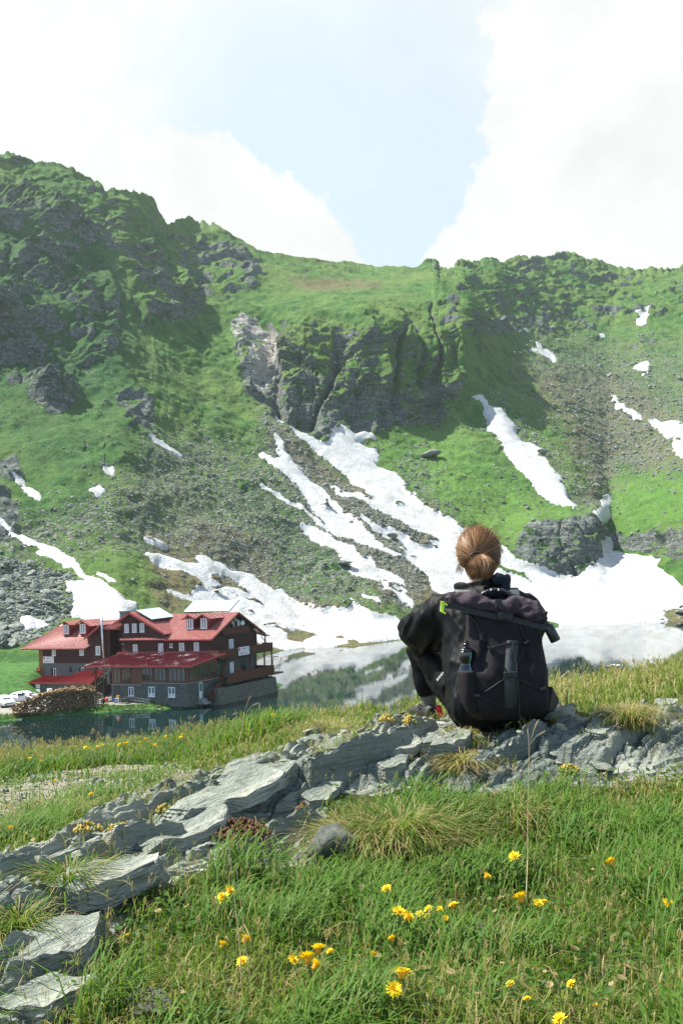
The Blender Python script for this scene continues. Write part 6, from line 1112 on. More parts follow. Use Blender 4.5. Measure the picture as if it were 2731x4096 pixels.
def build_flowers():
    L7 = [(75,1235,1.15,'open dandelion at the top of the bottom left flower cluster'),(30,1275,1.25,'largest dandelion of the cluster left of the bottom middle'),(62,1302,1.1,'dandelion at the bottom of the dense cluster'),(125,1243,.6,'small side dandelion right of the dense cluster'),(418,1338,1.2,'big round dandelion with starry petals near the bottom middle'),(382,1400,1.0,'dandelion just below the big starry one'),(355,986,.8,'flat dandelion above the middle cluster'),(437,1102,1.1,'largest dandelion of the middle cluster'),(402,1082,1.0,'tall dandelion left in the middle cluster'),(490,1088,.6,'small dandelion between the middle pair'),(527,1070,.7,'dandelion in the middle of the small row'),(572,1068,.5,'tiny dandelion in the small row'),(630,1055,.85,'dandelion at the right end of the small row'),(597,1105,.5,'tiny low dandelion under the small row'),(523,1100,.55,'tiny dandelion under the middle row'),(378,1192,.75,'upright dandelion under the middle cluster'),(297,1255,.65,'orange half open dandelion left of the big starry one'),(762,934,.85,'dandelion on the right above the small stone'),(877,853,.95,'dandelion with spread petals highest in the grass on the right'),(905,1026,1.25,'wide flat dandelion right of the middle'),(972,1046,.8,'dandelion right beside the wide flat one'),(997,1040,.7,'rightmost dandelion of the right hand trio'),(1275,876,1.0,'single dandelion far out on the right'),(1505,1048,.85,'dandelion closest to the right edge'),(862,1378,.6,'small orange dandelion low on the right'),(1112,1376,.6,'small dandelion low at the right'),(930,1436,.45,'tiny bud near the bottom'),(1065,1522,.8,'dandelion cut by the bottom edge'),(1210,1465,.4,'tiny yellow bud bottom right')]
    for (x, y, s, lab) in L7: u, v = c7(x, y); flower(u, v, .05+.04*s, s*.92, lab)
    for (x, y, s, lab) in [(998,1006,1.0,'lower dandelion of the pair left of the middle'),(1025,976,.95,'upper dandelion of the pair left of the middle'),(995,1218,.8,'left dandelion of the lower pair'),(1097,1194,1.0,'bright dandelion beside the long dry stalk'),(1088,1292,.8,'half open dandelion below the one at the dry stalk'),(1310,1285,.75,'round bud like dandelion left of the dense cluster'),(545,1189,.45,'left one of two small orange flowers in the grass'),(575,1172,.45,'right one of two small orange flowers in the grass')]: u, v = c6(x, y); flower(u, v, .05+.04*s, s*.92, lab)
    rs = random.Random(4)
    pts = [(440,325),(405,333),(570,310),(630,308),(700,320),(745,280),(805,285),(180,390),(130,378),(385,330),(560,312),(655,292),(540,316),(1225,185),(820,272),(245,480),(405,540),(42,690),(455,318)]
    for (x, y) in pts:
        u, v = c6(x, y); flower(u+rs.uniform(-1, 1), v, .12, .55, 'small yellow flower in the tall grass bank before the lake', 'yellow flowers along the grass bank')
    # white flowers right of the person
    for (x, y, lab) in [(1378, 1447, 'white umbel at the lake edge nearest the backpack'), (1440, 1426, 'white umbel a little right of the backpack'), (1440+430, 1300, 'white flower head furthest right on the slope edge')]:
        u, v = 374.6+x*.1274, 499.5+y*.1274; p = fore_point(min(u, 680), 690 if u < 600 else 668)[0]; head = at(u, v, p[1]); e = empty('white_flower', (head[0], head[1], p[2]-.02), 0, lab, 'flower'); H = head[2]-p[2]+.02; m = MB(); m.tube([(0, 0, 0), (0, 0, H)], .004, 5); m.build('stem', M_STEM, e); m = MB()
        for k in range(34): a = rs.uniform(0, 6.28); q = rs.uniform(0, .05); m.lathe([(.001, -.002), (.009, 0), (.001, .004)], (math.cos(a)*q*1.3, math.sin(a)*q, H+.008-q*.2), 6)
        m.build('flower_head', M_WHT, e)
    # stonecrop cushions and moss on the ledge
    MS = simple('stonecrop', (.42, .26, .03), .6, scale=60, var=.4); MG = simple('stonecrop_leaf', (.20, .22, .04), .6, scale=60, var=.4); MM = simple('brown_moss', (.12, .055, .022), .9, scale=60, var=.5)
    r2 = np.random.RandomState(8)
    def cushion(u, v, w, name, mats, lab, cat, n=60, ht=.02):
        k = np.argmin((FR['RU']-u)**2+(FR['RV']-v)**2); p = FR['RP'].reshape(-1, 3)[k]; m = MB()
        for i in range(n):
            a = r2.uniform(0, 6.28); q = w*math.sqrt(r2.uniform()); m.mi = 0 if r2.uniform() < .6 else 1; r_ = r2.uniform(.003, .007)
            m.lathe([(r_*.3, -.004), (r_, r_*.3), (r_*.7, r_*1.2), (r_*.1, r_*1.6)], (math.cos(a)*q, math.sin(a)*q*.7, ht*(1-(q/w)**2)*r2.uniform(.4, 1.2)), 5)
        o = m.build(name, mats, smooth=True); o.location = p; tag(o, lab, cat)
    for (u, v, w, lab) in [(256,809,.035,'yellow stonecrop on the long plates'),(165,823,.03,'orange stonecrop in the crack below the long plates'),(88,852,.04,'yellow stonecrop cushion on the left of the ledge'),(122,846,.045,'yellow green stonecrop next to the left cushion'),(568,772,.04,'yellow stonecrop on the dark rock face at the right'),(315,786,.03,'stonecrop left of the largest tuft'),(312,800,.03,'lower stonecrop beside the dark block'),(410,745,.03,'small stonecrop between the stepped blocks'),(168,768,.025,'small stonecrop on the upper rim of the ledge'),(388,742,.03,'green stonecrop below the shoe')]: cushion(u, v, w, 'stonecrop', [MS, MG], lab, 'plant')
    for (u, v, w, lab) in [(238,842,.10,'reddish brown moss bank under the ledge'),(355,832,.08,'dark brown moss beside the pointed boulder'),(74,928,.025,'brown moss knob at the lower left end of the ledge'),(302,818,.02,'round rusty moss knob near the middle of the ledge')]: cushion(u, v, w, 'moss', [MM, MM], lab, 'moss', 420 if w > .05 else 80, .035)
    # single dry stalks
    MD = simple('dry_stalk', (.46, .34, .19), .7, scale=50)
    def stalk(pts, D, lab, heads, r=.0016):
        P_ = [at(u, v, D+dd) for (u, v, dd) in pts]; b = P_[0]; e = empty('dry_grass_stalk', tuple(b), 0, lab, 'grass stalk'); m = MB(); m.tube([Vector(q-b) for q in P_], [r*(1-.6*i/len(P_)) for i in range(len(P_))], 5); m.build('stem', MD, e)
        m = MB()
        for (pp) in heads:
            Q = [Vector(at(u, v, D)-b) for (u, v) in pp]; m.tube(Q, [r*.5]+[r*.8]*(len(Q)-2)+[r*1.6] if len(Q) > 2 else r*.6, 4)
            for k in range(7): t = .45+.55*k/6; q = Q[-2].lerp(Q[-1], t); d_ = (Q[-1]-Q[-2]).normalized(); m.tube([q, q+d_*r*4+Vector((rs.uniform(-1, 1), 0, rs.uniform(-.5, 1)))*r*1.5], [r*1.3, r*.3], 4)
        m.build('seed_head', MD, e)
    stalk([(525,905,-.05),(527,860,0),(527,815,0),(528,770,0),(529,745,0)], 2.6, 'long thin dry stalk rising in front of the backpack base', [[(529,745),(533,730),(537,722)],[(528,755),(528,738),(527,731)],[(529,745),(536,736),(543,732)],[(528,765),(538,757),(545,762)],[(527,775),(518,772),(508,768)],[(528,778),(538,772),(547,782)]])
    stalk([(243,1020,0),(241,980,0),(239,940,0),(235,905,0),(232,880,0)], 2.0, 'tall pale dry stalk standing at the lower left', [[(232,880),(231,868),(230,860)]], .0014)
    stalk([(253,1000,0),(247,960,0),(243,925,0),(240,900,0),(238,885,0)], 2.05, 'thin darker stalk leaning beside the tall pale one', [[(238,885),(237,876),(236,868)]], .001)
    stalk([(235,765,0),(238,745,0),(242,728,0),(244,712,0)], 7.6, 'seeding grass stalk standing up before the lodge pedestal', [[(244,712),(247,703),(249,698)],[(243,718),(251,706),(256,704)],[(243,720),(238,712),(234,714)]], .0045)
build_flowers()
# ------------------------------------------------------------------ the seated person, backpack, bottle
def uni(name, mb, voxel, mat, parent, smooth_it=6, disp=None, sub=0):
    "weld overlapping closed shapes into one continuous surface, then model folds into it"
    o = mb.build(name+'_src', mat); m = o.modifiers.new('r', 'REMESH'); m.mode = 'VOXEL'; m.voxel_size = voxel; m.use_smooth_shade = True
    s = o.modifiers.new('s', 'SMOOTH'); s.factor = .6; s.iterations = smooth_it
    dg = bpy.context.evaluated_depsgraph_get(); me = bpy.data.meshes.new_from_object(o.evaluated_get(dg)); bpy.data.objects.remove(o); me.name = name
    n = len(me.vertices); co = np.empty(n*3, np.float32); me.vertices.foreach_get('co', co); no = np.empty(n*3, np.float32); me.vertices.foreach_get('normal', no); co = co.reshape(-1, 3); no = no.reshape(-1, 3)
    if disp is not None: co = co+no*disp(co, no)[:, None]; me.vertices.foreach_set('co', np.ascontiguousarray(co, np.float32).ravel())
    me.polygons.foreach_set('use_smooth', np.ones(len(me.polygons), bool)); me.materials.clear(); me.materials.append(mat); me.update()
    ob = bpy.data.objects.new(name, me); COL.objects.link(ob)
    if parent is not None: ob.parent = parent; ob.matrix_parent_inverse = Matrix.Translation(parent.location).inverted()
    return ob
def wp(u, v, D): return Vector(at(u, v, D))
def px(n, D): return n*D/F_PX
def ell(mb, c, r, seg=20, rows=12, M=None):
    R = []
    for i in range(rows+1):
        t = math.pi*(i+.02)/(rows+.04); R.append([Vector(c)+((M @ Vector((r[0]*math.sin(t)*math.cos(a), r[1]*math.sin(t)*math.sin(a), -r[2]*math.cos(t)))) if M else Vector((r[0]*math.sin(t)*math.cos(a), r[1]*math.sin(t)*math.sin(a), -r[2]*math.cos(t)))) for a in np.linspace(0, 2*math.pi, seg+1)[:-1]])
    mb.rings(R)
def cloth(name, col, rough, weave=900, bumpd=.0006, sheen=.0, spec=.4, var=.25):
    t = NT(name); co = t.coord(); n = t.noise(14, 5, .6, co); w1 = t.wave(weave, .6, 1, co, 'DIAGONAL'); w2 = t.noise(weave*.9, 2, .6, co); c = t.mix(t.rng(n, .3, .7), tuple(x*(1-var) for x in col), tuple(x*(1+var) for x in col)); c = t.mix(t.rng(w2, .45, .7, 0, .4), c, tuple(min(1, x*1.7) for x in col))
    return t.set(c, rough, t.bump(t.m('ADD', w1, w2), bumpd, .5), spec=spec)
def build_person():
    seat = at(490, 727, 4.08); ROOT = empty('person', tuple(seat), 0, 'person sitting on the rock seen from behind, black jacket, reddish brown hair in a bun', 'person')
    skin = simple('skin', (.50, .29, .20), .5, var=.08); M_J = cloth('black_shell_jacket', (.0042, .0048, .0052), .50, 1400, .0003, spec=.14); M_P = cloth('black_trousers', (.0050, .0050, .0056), .66, 1400, .0003, spec=.10); M_H = cloth('navy_fleece', (.022, .030, .038), .95, 500, .0015, spec=.15); M_SOCK = cloth('grey_sock', (.13, .135, .115), .95, 300, .001, spec=.1)
    J = dict(pel=wp(492, 708, 4.10), wai=wp(490, 672, 4.10), che=wp(486, 628, 4.18), nb=wp(483, 599, 4.22), neck=wp(481, 578, 4.24), head=wp(477.5, 555, 4.25),
      sl=wp(442, 608, 4.22), sr=wp(529, 604, 4.22), el=wp(411, 630, 4.40), er=wp(528, 645, 4.46), wl=wp(432, 652, 4.66), wr=wp(505, 655, 4.70), hl=wp(466, 708, 4.12), hr=wp(524, 708, 4.12), kl=wp(420, 649, 4.62), kr=wp(525, 652, 4.66), al=wp(429, 704, 4.60), ar=wp(520, 702, 4.68))
    # hidden right foot stands on the slope as well
    HM = Matrix.Rotation(rad(14), 3, 'Z') @ Matrix.Rotation(rad(-4), 3, 'Y')
    b = MB(); hc = J['head']; ell(b, hc, (.070, .088, .108), M=HM); ell(b, hc+HM @ Vector((0, .035, -.045)), (.052, .060, .068), M=HM)
    nose = hc+HM @ Vector((0, .098, -.015)); b.tube([hc+HM @ Vector((0, .080, .02)), nose+Vector((0, 0, -.012)), hc+HM @ Vector((0, .085, -.038))], [.008, .013, .008], 8)
    for s in (-1, 1):
        ell(b, hc+HM @ Vector((s*.028, .082, .008)), (.014, .010, .010), 10, 6, HM); e0 = hc+HM @ Vector((s*.073, -.002, -.020)); ell(b, e0, (.009, .018, .031), 10, 8, HM)
    b.tube([hc+HM @ Vector((-.022, .090, -.062)), hc+HM @ Vector((0, .098, -.060)), hc+HM @ Vector((.022, .090, -.062))], [.005, .009, .005], 8)
    b.tube([hc+Vector((.003, -.012, -.05)), J['neck'], J['nb']+Vector((0, 0, -.02))], [.054, .053, .065], 14)
    b.tube([J['nb'], J['che'], J['wai'], J['pel']], [.09, .125, .115, .135], 16)
    for a, c, d, r in (('sl', 'el', 'wl', 1), ('sr', 'er', 'wr', 1)): b.tube([J['nb']+Vector((0, 0, -.03)), J[a], J[c], J[d]], [.06, .040, .034, .024], 12)
    for a, c, d in (('hl', 'kl', 'al'), ('hr', 'kr', 'ar')): b.tube([J['pel'], J[a], (J[a]*.5+J[c]*.5)+Vector((0, 0, .015)), J[c]], [.08, .055, .045, .045], 12); b.tube([J[c]+Vector((0, -.01, .0)), (J[c]+J[d])/2, J[d]], [.044, .036, .030], 12); b.tube([J[d], J[d]+Vector((0, .05, -.045)), J[d]+Vector((-.01, .15, -.055))], [.036, .036, .026], 10)
    # hands clasped before the shins: palm, four bent fingers of unequal length, thumb
    for s, w, oth in ((1, 'wl', 'wr'), (-1, 'wr', 'wl')):
        W_ = J[w]; d = (J[oth]-W_).normalized(); up = Vector((0, 0, 1)); o_ = d.cross(up).normalized(); o_ = o_ if o_.y > 0 else -o_
        b.hexa([W_+d*x+up*y+o_*z for (x, y, z) in ((-.01, -.032, -.014), (.085, -.040, -.012), (.085, -.040, .012), (-.01, -.032, .014), (-.01, .028, -.014), (.085, .040, -.012), (.085, .040, .012), (-.01, .028, .014))])
        for k, ln in enumerate((.062, .074, .078, .070)): q = W_+d*.08+up*(-.032+.021*k); b.tube([q, q+d*ln*.5+o_*.006, q+d*ln*.8-o_*.016, q+d*ln*.85-o_*.036], [.0095, .009, .0085, .007], 8)
        q = W_+d*.025+up*.032; b.tube([q, q+d*.03+up*.026-o_*.006, q+d*.058+up*.032-o_*.012], [.012, .010, .008], 8)
    uni('body', b, .0065, skin, ROOT, 4)
    # trousers
    b = MB(); b.tube([wp(494, 700, 4.08), wp(494, 712, 4.10)], [.16, .165], 18); ell(b, wp(497, 707, 4.09), (px(51, 4.1), .15, px(17, 4.1)))
    b.tube([J['hl']+Vector((0, 0, .0)), (J['hl']*.5+J['kl']*.5)+Vector((0, 0, -.02)), J['kl']+Vector((0, .02, 0))], [.075, .060, .058], 16); b.tube([J['kl']+Vector((.0, .01, .01)), wp(423.5, 668, 4.60), wp(425.5, 684, 4.60), wp(427, 696, 4.60)], [px(16, 4.6), px(12.5, 4.6), px(11, 4.6), px(9.3, 4.6)], 16)
    b.tube([J['hr'], (J['hr']*.5+J['kr']*.5), J['kr']], [.105, .095, .072], 16); b.tube([J['kr'], (J['kr']+J['ar'])/2, J['ar']+Vector((0, 0, .03))], [.07, .058, .045], 16)
    ell(b, wp(463, 706, 4.12), (px(17, 4.1), .13, px(17, 4.1))); b.tube([wp(456, 689, 4.16), wp(442, 671, 4.34), wp(428, 657, 4.54)], [px(15, 4.2), px(13, 4.3), px(13, 4.5)], 14)
    def fold(s1, a1, s2, a2):
        def f(P, N):
            q = np.stack([(P[:, 0]*.8+P[:, 2]*.6)/s1, P[:, 1]/(s1*2), (P[:, 2]*.8-P[:, 0]*.6)/(s1*2.6)], -1); r = ridged(q+31, 2)-.5; r2 = ridged(np.stack([P[:, 0]/s2, P[:, 1]/s2, P[:, 2]/(s2*2.2)], -1)+5, 2)-.5
            return a1*r+a2*r2
        return f
    P_O = uni('trousers', b, .008, M_P, ROOT, 8, fold(.075, .006, .035, .0022))
    # jacket
    b = MB(); R = []
    for (v, uc, hw_, D, hd) in [(722, 497, 44, 4.08, .12), (712, 498, 51, 4.08, .145), (700, 497, 53, 4.09, .15), (685, 494, 49, 4.10, .15), (665, 489, 45, 4.12, .15), (645, 487, 45, 4.15, .15), (625, 486, 47, 4.18, .145), (610, 485, 48, 4.20, .135), (601, 484, 40, 4.21, .12), (595, 483, 27, 4.22, .10), (590, 482, 17, 4.22, .08)]:
        c = wp(uc, v, D); w_ = px(hw_, D); R.append([c+Vector((w_*(abs(math.cos(a))**.8)*math.copysign(1, math.cos(a)), hd*(abs(math.sin(a))**.8)*math.copysign(1, math.sin(a)), 0)) for a in np.linspace(0, 2*math.pi, 25)[:-1]])
    b.rings(R)
    b.tube([wp(462, 604, 4.21), wp(446, 610, 4.22), wp(430, 619, 4.28), wp(416, 628, 4.37), wp(410, 633, 4.42)], [px(13, 4.2), px(17, 4.2), px(19, 4.3), px(17, 4.4), px(14, 4.4)], 18)
    b.tube([wp(412, 627, 4.38), wp(411, 634, 4.44), wp(418, 643, 4.52), wp(428, 648, 4.60), wp(438, 651, 4.66)], [px(12, 4.4), px(12.5, 4.4), px(12.5, 4.5), px(10, 4.6), px(8, 4.6)], 16)
    ell(b, wp(408.5, 628, 4.40), (px(10.5, 4.4), .06, px(13, 4.4))); b.tube([wp(455, 622, 4.2), wp(440, 634, 4.28), wp(424, 641, 4.42)], [px(18, 4.2), px(17, 4.3), px(13, 4.4)], 16)
    b.tube([wp(508, 603, 4.21), wp(524, 607, 4.22), wp(533, 618, 4.30), wp(531, 640, 4.42)], [px(13, 4.2), px(15, 4.2), px(14, 4.3), px(12, 4.4)], 16); b.tube([wp(531, 638, 4.42), wp(522, 650, 4.55), wp(508, 655, 4.68)], [px(12, 4.4), px(10, 4.5), px(8, 4.6)], 14)
    def jf(P, N):
        u, v = proj(P); arm = sstep(455-u, -5, 25)*sstep(665-v, 0, 10); d = fold(.085, .008, .038, .003)(P, N)
        ang = (u-430)*.55+(v-622)*.25; r = ridged(np.stack([ang/7.5, v*0+P[:, 1]*3, (v+u)*.012], -1)+3, 2)-.5; return d*(1-.5*arm)+arm*r*.016
    uni('jacket', b, .008, M_J, ROOT, 7, jf)
    # hood bunched round the neck
    b = MB(); R = []
    for k in range(28):
        a = 2*math.pi*k/28; cx, sy = math.cos(a), math.sin(a); u = 481+22*cx+(2.5 if cx > 0 else -1.5)*abs(cx); base = wp(u, 588.5-2*max(0, cx)+1.5*max(0, -cx), 4.235+.075*sy); hgt = px(13+3.5*cx-3*max(0, sy), 4.2)*.75; th = .030
        out = Vector((cx, sy, 0)); R.append([base+out*(th*.5*math.cos(t)+.012*math.sin(t))+Vector((0, 0, 1))*hgt*math.sin(t) for t in np.linspace(0, 2*math.pi, 15)[:-1]])
    k = len(R[0]); vs = [p for r in R for p in r]; b.add(vs, [(i*k+j, i*k+(j+1) % k, ((i+1) % 28)*k+(j+1) % k, ((i+1) % 28)*k+j) for i in range(28) for j in range(k)])
    ell(b, wp(484, 594, 4.17), (px(22, 4.2), .06, px(9, 4.2))); ell(b, wp(459, 587, 4.24), (px(5, 4.2), .04, px(4, 4.2)))
    uni('hood', b, .006, cloth('black_hood', (.0055, .006, .0066), .6, 1200, .0004, spec=.2), ROOT, 5, fold(.05, .007, .02, .0015))
    b = MB(); b.tube([wp(492, 581, 4.135), wp(497, 578.5, 4.135), wp(502.5, 580, 4.15), wp(504.5, 586, 4.15), wp(503, 593, 4.14)], [px(5, 4.2), px(6.5, 4.2), px(6.0, 4.2), px(5.5, 4.2), px(5, 4.2)], 12); uni('hood_lining', b, .005, M_H, ROOT, 6, fold(.04, .003, .012, .0012))
    # sock and shoes
    b = MB(); b.tube([wp(427, 694, 4.60), wp(428, 702, 4.60), wp(429.5, 709, 4.60), wp(430, 714, 4.61)], [px(8.0, 4.6), px(7.3, 4.6), px(7.0, 4.6), px(7.6, 4.6)], 16); uni('sock', b, .005, M_SOCK, ROOT, 3)
    M_SH = simple('shoe_black', (.012, .012, .012), .6); M_RED2 = simple('red_rubber', (.62, .02, .018), .5); M_SOLE = simple('shoe_sole', (.50, .36, .06), .6)
    def shoe(heel, yaw):
        Mz = Matrix.Rotation(yaw, 3, 'Z'); b = MB(); R = []
        for (y, w_, z0, z1) in [(-.045, .026, 0, .060), (-.03, .036, 0, .072), (.02, .038, 0, .070), (.08, .042, 0, .060), (.15, .046, 0, .046), (.20, .038, .003, .036), (.225, .018, .008, .026)]: R.append([heel+Mz @ Vector((w_*math.cos(a), y, (z0+z1)/2+(z1-z0)/2*math.sin(a))) for a in np.linspace(0, 2*math.pi, 17)[:-1]])
        b.rings(R); s = uni('shoe', b, .005, M_SH, ROOT, 3); b = MB(); b.slab([heel+Mz @ Vector(p) for p in ((-.034, -.046, .0), (.034, -.046, .0), (.044, .15, .0), (.02, .22, .006), (-.02, .22, .006), (-.044, .15, .0))], .012); o = b.build('sole', M_SOLE); o.parent = s; return s, Mz
    ah = wp(429.5, 719.5, 4.59); s, Mz = shoe(ah, rad(18)); s['label'] = 'black shoe with a red heel tab'
    b = MB(); c0 = wp(438.5, 712.5, 4.555)
    b.tube([c0+Vector((-.006, .004, .030)), c0+Vector((.0, -.004, .018)), c0+Vector((.006, -.004, .0)), c0+Vector((.016, .004, -.022))], [.013, .014, .012, .015], 10); b.tube([c0+Vector((-.012, .0, .004)), c0+Vector((.002, -.006, -.004))], .009, 8); b.tube([c0+Vector((-.010, .0, -.026)), c0+Vector((.020, .0, -.022))], .011, 8); o = uni('heel_tab', b, .004, M_RED2, None, 2); o.parent = s
    b = MB(); b.tube([wp(422, 707, 4.60), wp(418.5, 704, 4.6), wp(417.5, 706.5, 4.6), wp(419.5, 709, 4.6), wp(423, 709.5, 4.61)], .0035, 6); o = b.build('lace', M_SH); o.parent = s
    b = MB(); b.tube([wp(424.5, 709, 4.585), wp(425, 714, 4.57), wp(425.5, 717, 4.57)], [.004, .006, .004], 6); o = b.build('red_trim', M_RED2); o.parent = s
    shoe(J['ar']+Vector((0, 0, -.07)), rad(-8))
    # number on the thigh
    d = Vector(ray(440.5, 676.5)); hit, loc, nrm, _ = P_O.ray_cast(P_O.matrix_world.inverted() @ Vector(CAM), d.normalized())
    if hit:
        z = nrm.normalized(); x = Vector((-.72, .1, -.69)); x = (x-z*x.dot(z)).normalized(); y = z.cross(x); M = Matrix((x, y, z)).transposed().to_4x4(); M.translation = Vector(loc)+z*.004
        t = text_mesh('printed_number', '4505', .026, simple('pale_print', (.42, .48, .48), .5), None, M, .0008); t.parent = P_O; t.matrix_parent_inverse = Matrix()
    # ---- hair: combed back to a tie, with a bun
    MHt = NT('red_brown_hair'); ton = MHt.attr('tone'); hm = MHt.set(MHt.ramp(ton, [(0, (.045, .018, .007)), (.45, (.20, .098, .040)), (.85, (.43, .245, .112)), (1, (.62, .40, .20))]), .5, spec=.3)
    tr = MHt.n('ShaderNodeBsdfTranslucent'); MHt.put(tr.inputs[0], (.36, .17, .06)); mx = MHt.n('ShaderNodeMixShader'); mx.inputs[0].default_value = .22; MHt.l(MHt.b.outputs[0], mx.inputs[1]); MHt.l(tr.outputs[0], mx.inputs[2]); MHt.l(mx.outputs[0], MHt.out.inputs[0])
    M_CAP = simple('hair_mass', (.13, .055, .020), .5, scale=60, var=.3)
    b = MB(); HR = Vector((.083, .100, .104)); hcen = hc+Vector((0.001, -.010, .012)); ell(b, hcen, HR, 28, 18, HM); tie = wp(476, 556.5, 4.13); bun = wp(479.5, 567, 4.095); ell(b, bun, (px(11.5, 4.12), .052, px(10, 4.12))); b.tube([hc+Vector((.002, -.03, -.04)), wp(481, 578, 4.20)], [.056, .046], 14)
    cap = uni('hair', b, .005, M_CAP, ROOT, 4); rs = np.random.RandomState(12)
    def ribbons(paths, wid, tones, name, mat, parent):
        n, m_, _ = paths.shape; t = np.gradient(paths, axis=1); view = paths-CAM; sd_ = np.cross(t, view); sd_ /= np.linalg.norm(sd_, axis=-1, keepdims=True)+1e-9; prof = np.interp(np.linspace(0, 1, m_), [0, .1, .8, 1], [.4, 1, 1, .4]); w_ = (wid[:, None]*prof[None])[..., None]*.5
        V_ = np.stack([paths-sd_*w_, paths+sd_*w_], 2).reshape(n, m_*2, 3); k = np.arange(m_-1)*2; q = np.stack([k, k+1, k+3, k+2], -1); F = (np.arange(n)[:, None, None]*(m_*2)+q[None]).reshape(-1, 4)
        o = mesh_np(name, V_.reshape(-1, 3), F, mat, True, {'tone': np.repeat(tones, m_*2)}); o.parent = parent; o.matrix_parent_inverse = (parent.matrix_parent_inverse.copy() if False else Matrix()); return o
    Hm = np.array(HM); n = 5200; d0 = rs.normal(size=(n*3, 3)); d0 /= np.linalg.norm(d0, axis=1, keepdims=True); okd = ((d0[:, 1] < .75) & (d0[:, 2] > -.55-.25*d0[:, 1]) & (d0[:, 2] > -.2+(d0[:, 1]+.2)*.5-.55)); d0 = d0[okd][:n]; n = len(d0)
    Rn = np.array(HR); tl = (np.array(tie)-np.array(hcen))@Hm/Rn; tl /= np.linalg.norm(tl); T = np.linspace(0, 1, 12)
    front = d0*1.0; front[:, 1] += .35; front /= np.linalg.norm(front, axis=1, keepdims=True); om = np.arccos(np.clip(front@tl, -1, 1))[:, None, None]; tt = T[None, :, None]; sl = (np.sin((1-tt)*om)*front[:, None]+np.sin(tt*om)*tl[None, None])/np.sin(om+1e-6)
    jit = rs.normal(size=(n, 1, 3))*.030+np.cumsum(rs.normal(size=(n, 12, 3))*.009, 1); pth_ = (sl+jit*(1-.7*tt))*Rn*(1.0+np.abs(rs.normal(size=(n, 1, 1)))*.034+.008)
    pth_ = pth_@Hm.T+np.array(hcen); hl = ribbons(pth_, rs.uniform(.0010, .0020, n), np.clip(.46+.24*vnoise(front*7)+rs.normal(size=n)*.22-.60*sstep(-front[:, 2], -.15, .45)*sstep(-front[:, 1], -.2, .5), 0, 1), 'hair_strands', hm, cap)  # strands below the tie toned darker, painted shade round the bun
    # bun strands curl from the tie round the coil
    n = 1500; bc = np.array(bun); br_ = np.array([px(12.4, 4.12), .058, px(11.0, 4.12)]); a0 = rs.uniform(-1, 1, n); T = np.linspace(0, 1, 12)
    th = (.15+T[None]*2.5)[..., None]; ax = a0[:, None, None]*1.45; dirs = np.concatenate([np.sin(ax)*np.sin(th*.9)+.12*np.sin(th*2)*np.sign(a0)[:, None, None], -np.sin(th)*np.cos(ax*.8)*.9-.1, np.cos(th)*np.ones_like(ax)], -1); dirs /= np.linalg.norm(dirs, axis=-1, keepdims=True)
    pb = bc+dirs*br_*(.99+np.abs(rs.normal(size=(n, 1, 1)))*.06)+rs.normal(size=(n, 1, 3))*.002+np.cumsum(rs.normal(size=(n, 12, 3))*.0012, 1); ribbons(pb, rs.uniform(.001, .002, n), np.clip(.50+.20*np.sin(a0*9)+.25*np.cos(a0*1.5)-.15+rs.normal(size=n)*.17, 0, 1), 'bun_strands', hm, cap)
    # stray hairs
    n = 300; d0 = rs.normal(size=(n, 3)); d0[:, 2] = np.abs(d0[:, 2])*.8-.15; d0[:, 1] *= .5; d0 /= np.linalg.norm(d0, axis=1, keepdims=True); st = d0*Rn*1.0@np.eye(3); dirn = d0*.55+rs.normal(size=(n, 3))*.6; dirn /= np.linalg.norm(dirn, axis=1, keepdims=True); ln = rs.uniform(.015, .055, n); T = np.linspace(0, 1, 7)
    ps = (st[:, None]+dirn[:, None]*(ln[:, None]*T[None])[..., None]+np.cumsum(rs.normal(size=(n, 7, 3))*.0022, 1))@Hm.T+np.array(hcen); ribbons(ps, np.full(n, .0009), rs.uniform(.5, 1, n), 'stray_strands', hm, cap)
    lk = []
    for (u0, v0, u1, v1) in [(459, 563, 457, 572), (460, 566, 458.5, 571), (500, 548, 501.5, 553), (497, 541, 502, 550), (462, 568, 460, 574)]:
        a, c = np.array(wp(u0, v0, 4.22)), np.array(wp(u1, v1, 4.22))
        for q in range(10): T = np.linspace(0, 1, 7)[:, None]; lk.append(a+(c-a)*T*rs.uniform(.7, 1.2)+rs.normal(size=3)*.003+np.sin(T*3)*rs.normal(size=3)*.003)
    ribbons(np.array(lk), np.full(len(lk), .0012), rs.uniform(.4, 1, len(lk)), 'loose_lock', hm, cap)
    b = MB(); b.tube([tie+Vector((.022*math.cos(a), .006*math.sin(a)-.012, .010*math.sin(a)+.006)) for a in np.linspace(0, math.pi, 9)], .005, 8); o = b.build('hair_tie', simple('hair_tie', (.012, .012, .014), .8)); o.parent = cap

    # ------------------------------------------------ backpack
    BP = empty('backpack', tuple(at(505, 718, 3.93)), 0, 'large black roll top backpack with cords on the seated person', 'backpack')
    M_B = cloth('charcoal_pack_cloth', (.0130, .0112, .0126), .82, 700, .0006, spec=.25, var=.2); M_W = simple('black_webbing', (.010, .011, .011), .6, scale=300, var=.2); M_S = cloth('grey_strap', (.12, .135, .125), .8, 600, .0008); M_S2 = cloth('dark_strap', (.040, .055, .058), .7, 600, .0008); M_ST = simple('rubber_strip', (.013, .018, .018), .55, scale=200)
    Df = 3.93
    b = MB(); R = []
